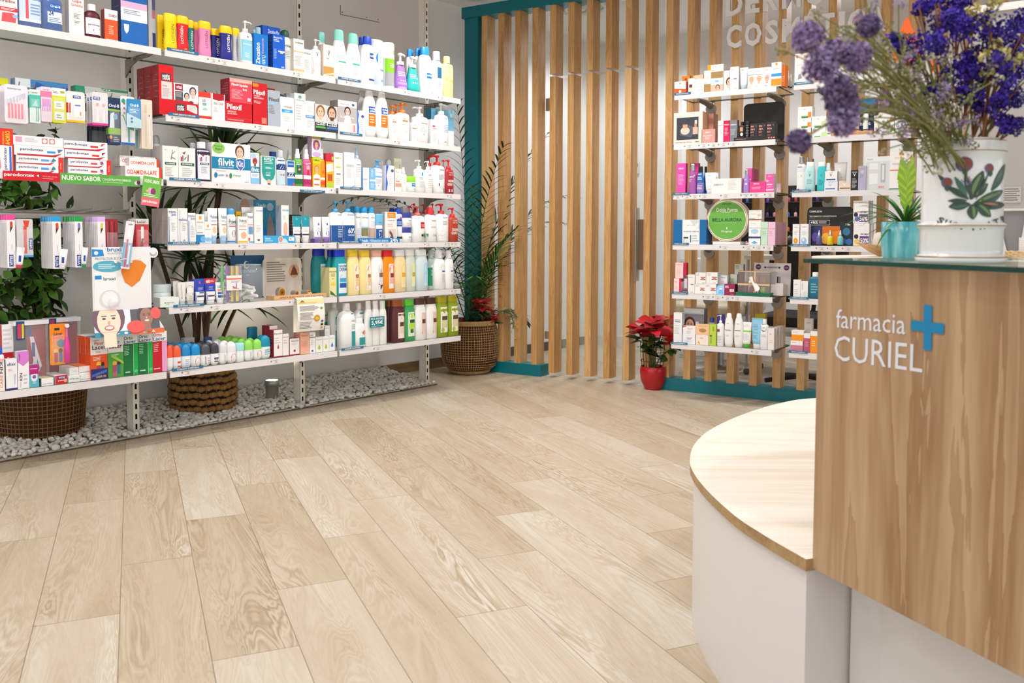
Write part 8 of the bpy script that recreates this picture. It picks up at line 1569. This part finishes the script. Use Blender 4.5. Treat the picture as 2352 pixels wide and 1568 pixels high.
for x in (-.03, .04):
    mb = MB(); mb.tube([(x * 1.0, 0, zt - .062), (x + .03, -.04, zt - .052)], .0022, mat('f0ede8', .3), 6); mb.tube([(x, -.001, zt - .065), (x, -.004, zt - .065)], .008, mat('f0ede8', .3), 12); mb.build('hook', t)
mb = MB(); mb.lathe([(0, .018), (.005, .026), (.016, .020), (.022, .008)], mat('f2f4f6', .06, alpha=.35), 24); o = mb.build('mouthguard_blister', t); o.matrix_world = TD @ Matrix.Translation((-.045, -.001, zb_ + .035)) @ Matrix.Rotation(R(90), 4, 'X')
zf = ZA[5] + .198; dz = zb_ - zf; fw = AP(362, 750, DB - .03).dot(Ad) - AP(214, 740, DB - .03).dot(Ad)
mb = MB(); y0, y1 = -.001, -.055; W2 = wd_ * .57
mb.face([(-W2 - .0, y1, zf + .022), (W2 + .012, y1, zf + .022), (wd_ / 2, y0, zb_), (-wd_ / 2, y0, zb_)], mat('c9c4cc'))
Lp = Vector((-W2, y1, zf + .022)); ax = Vector((2 * W2 + .012, 0, 0)); ay = Vector((wd_ * .07, y0 - y1, zb_ - zf - .022)); nn = Vector((0, -1, .6)).normalized(); hh_ = ay.length
printing(mb, 'r 0 0 .62 1 d8d8e6;r .55 0 1 1 3c3a40;F .22 .5 .22 ecc4ae 5a3446;F .8 .6 .13 8a5a44 2a2024;o .62 .15 .14 .3 d83a34;o .95 .75 .08 .3 d83a34', 2 * W2, hh_, lambda a_, b_, o_: Lp + ax * (a_ / (2 * W2) + .5) * .94 + ay * (b_ / hh_) + nn * (o_ + .0004)); mb.build('photo_panel', t)
mb = MB(); mb.box(-W2, W2 + .012, y1 - .002, y1, zf, zf + .022, mat('4a9cbc')); mb.box(.008, W2 + .0121, y1 - .0024, y1 - .002, zf, zf + .022, mat('ee7848')); mb.box(-W2, W2 + .012, y1, .03, zf, zf + .002, mat('3f8cb4'))
printing(mb, 'o .16 .55 .035 .26 eef4f6;o .31 .55 .045 .2 eef4f6;o .45 .55 .03 .26 eef4f6;p f6e8e0 .7 .3 .74 .8 .78 .3;p f6e8e0 .84 .3 .86 .85 .9 .3;f .1 .12 .9 .2 e8f0f2 1', 2 * W2, .022, lambda a_, b_, o_: Vector((a_, y1 - .0028 - o_, zf + b_))); mb.build('icon_strip', t)
# dental kits in clear boxes with white lids
def kit(X0, X1, Y0, b, lab, pr, wpr):
    a, e = AP(X0 / 5.88, 720 + Y0 / 5.88, b), AP(X1 / 5.88, 720 + Y0 / 5.88, b); w = (e - a).dot(Ad); z = ZA[5] + .0006; h = a.z - z; P = (a + e) / 2; P.z = z; t = empty('dental_kit', frame(P, Ad)); tag(t, lab, 'kit')
    mb = MB(); mb.box(-w / 2, w / 2, 0, .05, 0, h - .018, mat('eef0f4', .06, alpha=.2)); mb.build('clear_box', t)
    mb = MB(); mb.box(-w / 2 - .002, w / 2 + .002, -.002, .052, h - .018, h, mat('e4e4ea', .25)); mb.build('lid', t)
    panel(None, w * .94, h - .02, .002, '9c2430', pr, 'insert_card', t).location = (0, .02, .001)
    mb = MB(); printing(mb, wpr, w, h, lambda a_, b_, o_: Vector((a_, -.0025 - o_, b_))); mb.build('label_wrap', t)
    return t
kit(182, 650, 112, .075, 'clear dental kit with white lid and red card, left of two', 'r 0 0 .4 1 2c3040;o .2 .4 .16 .1 e08a2c;p eceaf0 .42 0 .56 0 .86 .3 .62 .8 .5 .8 .6 .4;r .56 .46 .66 .7 3a4a9c;p 5a5a94 .7 .2 .8 .25 .72 .42;r .44 .8 .56 .98 3048a0', 'r .06 .72 .3 1 1c4a80;r .1 .74 .2 .96 c83a5a;r .22 .74 .28 .96 e8c83a')
kit(640, 1082, 72, .13, 'clear dental kit with white lid, set back on the right', 'r .7 0 1 1 8a1c2a;r 0 .3 .3 1 30406a', 'r .04 .76 .26 1 1c4a80;r .08 .8 .2 .98 c83a5a')
a = AP(925 / 5.88, 720 + 390 / 5.88, .012); z = AP(925 / 5.88, 720 + 660 / 5.88, .012).z; P = a.copy(); P.z = z; t = empty('electric_toothbrush', frame(P, Ad)); tag(t, 'pink electric toothbrush beside the orange junior card', 'toothbrush'); hh_ = AP(925 / 5.88, 720 + 140 / 5.88, .012).z - z
mb = MB(); mb.lathe([(0, .011), (.004, .0145), (hh_ * .4, .0145), (hh_ * .56, .010), (hh_ * .66, .006)], mat('e0489c', .25), 18, c=(0, .016, 0)); mb.build('handle', t)
mb = MB(); mb.tube([(0, .016, hh_ * .66), (0, .016, hh_ * .92)], .0045, mat('e07ab4', .3), 8); mb.tube([(0, .016, hh_ * .95), (0, .008, hh_ * .95)], .009, mat('f4e4ee', .3), 14); mb.build('brush_head', t)
# fifth shelf, middle bay: nail files, glass bowl, balm tins, tray, flyer
C1 = (340, 570, 5.88); zS = ZA[4] + .0006
def c1(X, Y, b=0.): return AP(340 + X / 5.88, 570 + Y / 5.88, b)
a, e = c1(985, 400, .012), c1(1265, 400, .012); w = (e - a).dot(Ad); h = c1(1100, 238, .012).z - zS; P = (a + e) / 2; P.z = zS; t = empty('nail_file_case', frame(P, Ad)); tag(t, 'clear plastic case of coloured nail files beside the glass bowl', 'case')
mb = MB(); mb.box(-w / 2, w / 2, 0, .045, 0, h, mat('e4ecee', .05, alpha=.18)); mb.build('clear_case', t)
panel(None, w * .74, h * .4, .0012, 'ececee', 'r 0 .72 1 .82 ec7a4c;f .3 .5 .95 .66 a9a9ac 2;p 4a4a9c .6 .1 .62 .5 .66 .5 .66 .1;p d8a03a .4 .1 .8 .1 .8 .14 .4 .14;p c83a5a .4 .2 .6 .14 .6 .18 .4 .3', 'label', t).location = (w * .12, -.002, h * .34)
cc = ['3ab04a', '2f9c3e', '8a3aac', '7a2f9c', 'd8b84a', 'c9a840', 'f0d02c', 'e8a8b4']
for i in range(8):
    x = -w / 2 + w * (.08 + .12 * i); mb = MB(); ol = [(x + .0058 * math.cos(q), .012 + h * .9 * (q < math.pi) + (.0058 * math.sin(q))) for q in (k * math.pi / 6 for k in range(12))]; yy = .008 + .012 * (i % 2)
    mb.face([(p[0], yy, p[1]) for p in ol], pm(cc[i])); mb.face([(p[0], yy + .0015, p[1]) for p in ol[::-1]], pm(cc[i]))
    for k in range(12): p, q = ol[k], ol[(k + 1) % 12]; mb.face([(p[0], yy, p[1]), (p[0], yy + .0015, p[1]), (q[0], yy + .0015, q[1]), (q[0], yy, q[1])], pm(cc[i]))
    o = mb.build('nail_file', T=frame(P, Ad)); tag(o, '%s nail file in the clear case' % ['green', 'dark green', 'purple', 'dark purple', 'sand yellow', 'ochre', 'bright yellow', 'pink'][i], 'nail file', 'nail files in the clear case')
a, e = c1(1270, 500, .0), c1(1702, 500, .0); rB = (e - a).dot(Ad) / 2; P = (a + e) / 2 - Aout * (rB * .95); P.z = zS; t = empty('glass_bowl', frame(P, Ad)); tag(t, 'round glass fishbowl full of small white tubes', 'bowl'); hB = c1(1450, 218, .08).z - zS
GLS = mat('eef4f4', .02, alpha=.17, spec=1.)
mb = MB(); mb.lathe([(0, rB * .55), (.004, rB * .6)] + [(hB * (.04 + .92 * f), rB * (math.sin(math.pi * (.2 + .57 * f)) ** .8)) for f in (i / 12 for i in range(13))] + [(hB, rB * .68)], GLS, 40, capt=False); mb.build('bowl_glass', t)
mb = MB(); mb.tube([(rB * .69 * math.cos(q), rB * .69 * math.sin(q), hB) for q in (i * math.pi / 16 for i in range(33))], .0022, mat('e0ecea', .05, alpha=.5), 6); mb.build('rim', t)
rt_ = random.Random(4); WT = [mat('efeeed', .35), mat('e6e6e4', .35), mat('ecdfe0', .35)]
for i in range(13):
    q = i * 2.4; rr = rB * .5 * math.sqrt((i % 5) / 5); c = Vector((rr * math.cos(q), rr * math.sin(q), .016 + .0085 * (i // 1) * .62)); dd = Vector((math.cos(q * 1.7), math.sin(q * 1.7), rt_.uniform(-.25, .3))).normalized() * .027
    o = empty('sample_tube', frame(P, Ad)); mb = MB(); mb.tube([c - dd, c - dd * .2, c + dd], lambda f: .0095 - .004 * max(0, f - .6), WT[i % 3], 10); mb.build('tube_body', o); mb = MB(); mb.tube([c - dd * 1.25, c - dd], .0075, mat('f6f6f6', .3), 10); mb.build('cap', o)
    tag(o, 'small white sample tube lying in the glass bowl', 'tube', 'sample tubes in the glass bowl')
load('@340 570 5.88|A|4|on the middle bay\'s fifth shelf\ncard 1112 1568 94|1c4f80 1c4f80|r 0 .3 1 1 1f5486;o .46 .78 .08 .09 e8eef4;o .48 .79 .055 .065 1f5486;t ROGER_PHARMA .26 .6 .74 .67 a9c4dc|dark blue brand sign standing behind the glass bowl|b=.2 name=brand_sign cat=sign\ncard 1545 2072 130|d8cfc4 d8cfc4|f .1 .4 .6 .92 8a8078 9;o .8 .66 .14 .17 d0a078;p 6a3a28 .7 .56 .76 .74 .8 .8 .86 .7 .9 .56|beige shea butter information card with a round portrait|b=.14 name=information_card cat=card')
gold = mat('c9922c', .25, metal=.7); tin = mat('b9babd', .3, metal=.8); dw = mat('5a3a1c', .4)
for i, (X, Y, r_, k, yy) in enumerate(((1810, 540, .0265, 0, 0), (1796, 540, .0265, 0, .014), (1786, 540, .0265, 0, .028), (2010, 556, .016, 1, 0), (1996, 556, .016, 1, .012), (1984, 556, .016, 1, .024), (1972, 556, .016, 1, .036), (2176, 552, .017, 1, .002), (2150, 552, .017, 1, .014), (2130, 552, .017, 1, .026), (2114, 552, .017, 1, .038))):
    p = c1(X, Y, .024 + yy); P = p.copy(); P.z = zS + .011 + r_; t = empty('balm_tin', frame(P, Ad) @ Matrix.Rotation(R(14), 4, 'Z')); tag(t, ['large gold lidded balm tin, front of its row, in the wooden tray', 'large gold lidded balm tin, second of its row, in the tray', 'large gold lidded balm tin, last of its row, in the tray', 'small balm tin facing front in the middle of the tray', 'small balm tin, second of the middle row in the tray', 'small balm tin, third of the middle row in the tray', 'small balm tin, last of the middle row in the tray', 'small balm tin facing front at the right of the tray', 'small balm tin, second of the right row in the tray', 'small balm tin, third of the right row in the tray', 'small balm tin, last of the right row in the tray'][i], 'tin', 'balm tins in the wooden tray')
    mb = MB(); mb.tube([(0, .001, 0), (0, .011, 0)], r_, tin, 28); mb.build('tin_body', t)
    mb = MB(); mb.tube([(0, 0, 0), (0, .0012, 0)], r_ * .96, mat('c9a06c', .3), 28); mb.tube([(0, -.0006, 0), (0, .0005, 0)], r_ * .78, gold, 28); mb.tube([(0, -.001, 0), (0, 0, 0)], r_ * .3, dw, 12); mb.build('lid', t)
for i, (X, Y, c) in enumerate(((2190, 560, 'e8d49c'), (2240, 560, '2a2a2e'))):
    p = c1(X, Y, .016); P = p.copy(); P.z = zS + .012; o = item(frame(P, Ad), 'box', .022, .018, .012, [c], ''); tag(o, ['tiny cream sample box at the right end of the wooden tray', 'tiny black sample box at the right end of the wooden tray'][i], 'box')
a, e = c1(1706, 640, -.004), c1(2410, 640, -.004); w = (e - a).dot(Ad); P = (a + e) / 2; P.z = zS; t = empty('wooden_tray', frame(P, Ad)); tag(t, 'low pale wooden tray with printed front holding balm tins', 'tray'); WP = wood('tray_wood', 'c9966a', 'deb184', 'eac79c', 2, 0, .5)
mb = MB(); mb.box(-w / 2, w / 2, 0, .008, .0, .024, WP); printing(mb, 'r .08 .2 .96 .8 d8a878;r .085 .23 .955 .77 deb184;t AFRICA_OURO_KARITE_100%_ECOLOGICA .1 .32 .94 .66 6a4024', w, .024, flat); mb.build('front_board', t)
mb = MB(); mb.box(-w / 2, w / 2, .008, .075, 0, .010, WP); mb.box(-w / 2, -w / 2 + .006, .008, .075, .01, .022, WP); mb.box(w / 2 - .006, w / 2, .008, .075, .01, .022, WP); mb.build('tray_body', t)
# leaflet hanging over the rail
x0, x1 = AP(679, 725, -.012).dot(Ad), AP(741, 725, -.012).dot(Ad); zt, zl = ZA[4] + .004, AP(705, 760, -.012).z; w = x1 - x0; P = Ad * ((x0 + x1) / 2) + Aout * (QS + .0); P.z = zl; t = empty('hanging_leaflet', frame(P, Ad)); tag(t, 'cream shea butter leaflet folded over the rail of the middle bay', 'leaflet')
mb = MB(); H_ = zt - zl; pts = [(-.020 - .014 * math.sin(math.pi * f) ** 1 * (1 - f * .3), H_ * f) for f in (i / 8 for i in range(9))] + [(-.004, H_ + .004), (.03, H_ + .003)]
LM = mat('f0eeea', .6)
for (ya, za_), (yb, zb_) in zip(pts, pts[1:]): mb.face([(-w / 2, ya, za_), (w / 2, ya, za_), (w / 2, yb, zb_), (-w / 2, yb, zb_)], LM, True)
def lf(a_, b_, o_):
    f = max(0, min(1, b_ / H_)); return Vector((a_, -.020 - .014 * math.sin(math.pi * f) * (1 - f * .3) - o_ - .0006, b_))
printing(mb, 'r 0 .82 1 .98 ecdcA8'.replace('ecdcA8', 'ecdca8') + ';p 8a7050 .1 .88 .3 .88 .2 .95;f .05 .84 .9 .87 c99a4a 1;f .08 .62 .8 .78 9a9896 5;f .08 .35 .6 .58 9a9896 6;f .08 .08 .55 .3 9a9896 5;o .7 .38 .11 .1 c99a2c;o .7 .38 .06 .05 e8c85a;o .88 .68 .05 .035 6ab04a;o .9 .28 .045 .035 5a6a6a;o .9 .18 .05 .035 3a3a3c;o .9 .08 .05 .035 c9a84a', w, H_, lf, False); mb.build('paper', t)
# sign wedge in front of the foot creams, saving label
rail_card('shelf_sign', 822, 918, 546.5, 557, '1a7cc0', 't Ureadin .06 .2 .24 .8 eaf4fc;t Hidratación_intensa .27 .2 .72 .8 cfe6f6;t 24h .76 .1 .95 .95 ffffff', 'small blue hydration sign on the far bay fourth rail', b=-.004)
rail_card('price_card', 850, 883, 727, 751, '0f7f86', 't PACK_AHORRO .06 .72 .94 .92 e8f4f4;t 5,95€ .1 .2 .9 .66 ffffff;f .1 .06 .8 .14 bfe0e0 1', 'teal price card on the trio of white bottles', 'price card', b=-.002)
# ------------------------------------------------------------------ screen side
D6 = (1530, 440, 6.03)
def d6(X, Y, b=0.): return SP(1530 + X / 6.03, 440 + Y / 6.03, b)
for i, bb in enumerate((.035, .13)):
    c = d6(845 + i * 30, 395, bb); r_ = (d6(1130, 395, bb) - d6(562, 395, bb)).dot(Sd) / 2; P = c.copy(); t = empty('round_tin_display', frame(P, Sd)); tag(t, ['large round lime green cream tin display with cream rim', 'second round green tin display half hidden behind the first'][i], 'display')
    mb = MB(); mb.tube([(0, .0, 0), (0, .03, 0)], r_, mat('efe6d4', .35), 56); mb.tube([(0, -.0008, 0), (0, 0, 0)], r_ * .965, mat('b06a4a', .4), 56); mb.tube([(0, -.0016, 0), (0, -.0008, 0)], r_ * .945, mat('f0e8d8', .4), 56); mb.build('tin_rim', t)
    mb = MB(); mb.tube([(0, -.0024, 0), (0, -.0016, 0)], r_ * .9, mat('6cb04a', .4), 56)
    printing(mb, 't Doble_Fuerza .24 .7 .76 .79 e8f4dc;f .36 .67 .64 .7 cfe8c0 1;t BELLA_AURORA .14 .47 .86 .55 1f4a2c;f .2 .42 .82 .45 8ac46a 1;t Original .36 .2 .62 .26 dff0d0;t DESDE_1890 .38 .87 .6 .9 2c5a30;o .5 .31 .015 .03 dff0d0', r_ * 2, r_ * 2, lambda a_, b_, o_: Vector((a_, -.0026 - o_, b_ - r_))); mb.build('green_face', t)
    zl = ZT[3] - P.z
    mb = MB(); mb.box(-r_ * .66, r_ * .68, -.01, .06 if i == 0 else .05, zl + .0005, zl + .019, mat('efeceb', .35)); mb.build('stand_base', t)
# black tray, gift basket, card display
G5 = (1540, 560, 6.533)
def g5(X, Y, b=0.): return SP(1540 + X / 6.533, 560 + Y / 6.533, b)
a, e = SP(1530 + 1045 / 6.72, 240 + 530 / 6.72, -.006), SP(1530 + 1690 / 6.72, 240 + 520 / 6.72, -.006); w = (e - a).dot(Sd); P = (a + e) / 2; P.z = ZT[1] + .0006; t = empty('counter_tray', frame(P, Sd)); tag(t, 'long black cardboard tray holding black boxes on the left column', 'tray')
mb = MB(); mb.box(-w / 2, w / 2, 0, .002, 0, .020, mat('2a282c', .45)); mb.box(-w / 2, w / 2, .002, .1, 0, .012, mat('1c1b1e', .5)); printing(mb, 't www.bimaio.com .04 .4 .3 .66 ea9484;o .84 .5 .022 .2 f08c80;o .9 .5 .022 .2 f08c80;o .96 .5 .022 .2 f08c80', w, .020, flat); mb.build('tray_body', t)
a, e = g5(975, 760, .0), g5(1490, 760, .0); w = (e - a).dot(Sd); P = (a + e) / 2; P.z = ZT[4] + .0006; TB_ = frame(P, Sd); t = empty('gift_tray', TB_); tag(t, 'green tray with clear gift box tied with a white bow', 'gift set'); GRN = mat('0c6a50', .45)
mb = MB(); mb.box(-w / 2, w / 2, 0, .003, 0, .022, GRN); mb.box(w / 2 - .003, w / 2, .003, .16, 0, .022, GRN); mb.box(-w / 2, -w / 2 + .003, .003, .16, 0, .022, GRN); mb.box(-w / 2, w / 2, .003, .16, 0, .004, GRN); mb.build('tray_base', t)
hb = g5(1200, 420, .01).z - P.z
mb = MB(); mb.box(-w / 2 + .01, w / 2 - .006, .012, .13, .008, hb, mat('e4dcd8', .05, alpha=.2)); mb.box(-w / 2 + .01, -w / 2 + .012, .012, .13, .008, hb, mat('6a4a4c', .4)); mb.build('clear_box', t)
mb = MB(); RB_ = mat('e0b894', .4); mb.box(-w / 2 + .009, w / 2 - .005, .0105, .0118, hb * .44, hb * .52, RB_); mb.box(.005, .014, .0105, .0118, .02, hb, RB_); mb.box(-w / 2 + .009, w / 2 - .005, .0105, .1318, hb, hb + .0015, RB_); mb.build('ribbon', t)
mb = MB(); WB = mat('f4f2f0', .5)
for s_ in (-1, 1):
    mb.faces([(.01, .004, hb * .46), (.01 + s_ * .022, -.002, hb * (.46 + s_ * -.34)), (.01 + s_ * .04 - s_ * .006, -.004, hb * (.46 - s_ * .1)), (.01 + s_ * .012, -.006, hb * (.46 + .1))], [(0, 1, 2, 3)], WB, True)
mb.tube([(-.012, 0, hb * .78), (.0, -.004, hb * .6), (.012, -.004, hb * .46), (.03, 0, hb * .24)], lambda f: .004 + .010 * abs(f - .45) * 2, WB, 8); mb.build('bow', t)
for i, (x, z, ww, hh_, c, lb) in enumerate(((-.005, .008, .048, .042, '96224e', 'burgundy cream box inside the clear gift box'), (-.052, .008, .022, .075, '7a3a5c', 'dark violet bottle inside the clear gift box'), (.0, hb * .56, .034, .036, 'c9a088', 'tan carton, upper left, inside the clear gift box'), (.038, hb * .56, .034, .036, 'b98c70', 'brown carton, upper right, inside the clear gift box'), (.048, .008, .024, .045, '9cbc5a', 'green labelled box inside the clear gift box'))):
    o = item(TB_ @ Matrix.Translation((x, .03 + .03 * (z > .02), z)), 'box' if i != 1 else 'stick', ww, hh_, .03, [c, c], 'r .5 .2 .9 .5 e0c8d0' if i == 0 else '', None); tag(o, lb, 'box' if i != 1 else 'bottle')
a, e = g5(1245, 500, .16), g5(1800, 500, .16); w = (e - a).dot(Sd); P = (a + e) / 2; P.z = ZT[4] + .0006; h = g5(1500, 285, .16).z - P.z; t = empty('cardboard_display', frame(P, Sd) @ Matrix.Rotation(R(-3), 4, 'X')); tag(t, 'pale cardboard display with two purple price dots', 'display')
panel(None, w, h, .003, 'dcd6d8', 'o .12 .87 .075 .085 5a2044;t 5,95€ .07 .85 .17 .89 d8b8c8;o .88 .86 .075 .085 5a2044;t 5,95€ .83 .84 .93 .88 d8b8c8;t HIDROVIT .36 .83 .64 .89 3a363c;o .31 .86 .03 .03 2a2628;o .69 .86 .03 .03 2a2628;f .4 .78 .6 .8 a9a4a6 1;f .3 .68 .7 .72 b9b4b6 2;r .64 .36 .68 .58 3a3436;r .7 .36 .73 .58 8a8486', 'header_board', t)
mb = MB(); mb.box(w * .1, w * .42, -.09, -.001, 0, h * .34, mat('e0d8d6', .5)); mb.box(w * .22, w * .42, -.0901, -.09, h * .34, h * .38, mat('e0d8d6', .5)); mb.build('dispenser_box', t)
# orange drop sign
def q2(px, py, b): return SP(px, py, b)
b_ = .05; P0 = q2(2080, 150, b_); hD = q2(2080, 38, b_).z - P0.z; rD = (q2(2112, 110, b_) - q2(2048, 110, b_)).dot(Sd) / 2; P = P0.copy(); t = empty('drop_sign', frame(P, Sd)); tag(t, 'orange teardrop shaped sign above the right column', 'sign')
mb = MB(); ol = []
for k in range(40):
    q = 2 * math.pi * k / 40; zc = rD; x = rD * math.sin(q) * (1 if math.cos(q) < 0 else (1 - math.cos(q)) ** .55 if False else 1); ol.append((x, zc - rD * math.cos(q)))
top = [(rD * .98 * (1 - f) ** .8, rD * 1.1 + (hD - rD * 1.1) * f) for f in (i / 8 for i in range(9))]
ol = [(rD * math.sin(q), rD - rD * math.cos(q)) for q in (math.pi / 2 * i / 8 * 1.05 for i in range(9))] + top + [(-x, z) for x, z in top[::-1][1:]] + [(-rD * math.sin(q), rD - rD * math.cos(q)) for q in (math.pi / 2 * i / 8 * 1.05 for i in range(8, 0, -1))]
OR = mat('f5650f', .4); n_ = len(ol); mb.face([(x, 0, z) for x, z in ol], OR); mb.face([(x, .012, z) for x, z in ol[::-1]], OR)
for k in range(n_): (x, z), (x2, z2) = ol[k], ol[(k + 1) % n_]; mb.face([(x, .012, z), (x2, .012, z2), (x2, 0, z2), (x, 0, z)], OR)
printing(mb, 't Bio-Oil .22 .34 .84 .46 fbf4ee;f .3 .24 .7 .3 f8d8c0 1', rD * 2, hD, flat); mb.build('drop_board', t)
mb = MB(); mb.box(-.01, .01, .004, .03, ZT[0] - P.z, .02, mat('e8e4e0')); mb.build('support', t)
# fruit-slice cushion of orange leaf behind: second small orange petal card
P0 = q2(2143, 165, .08); P = P0.copy(); t = mbp2 = MB(); ol = [(.018 * math.sin(q) * (1.2 if math.sin(q) > 0 else .6), .05 - .05 * math.cos(q)) for q in (2 * math.pi * k / 20 for k in range(20))]
mbp2.face([(x, 0, z) for x, z in ol], OR); mbp2.face([(x, .008, z) for x, z in ol[::-1]], OR)
for k in range(20): (x, z), (x2, z2) = ol[k], ol[(k + 1) % 20]; mbp2.face([(x, .008, z), (x2, .008, z2), (x2, 0, z2), (x, 0, z)], OR)
mbp2.box(-.004, .004, .002, .006, ZT[0] - P.z, .01, mat('e8e4e0')); tag(mbp2.build('petal_sign', T=frame(P, Sd)), 'narrow orange petal sign right of the teardrop, behind flowers', 'sign')
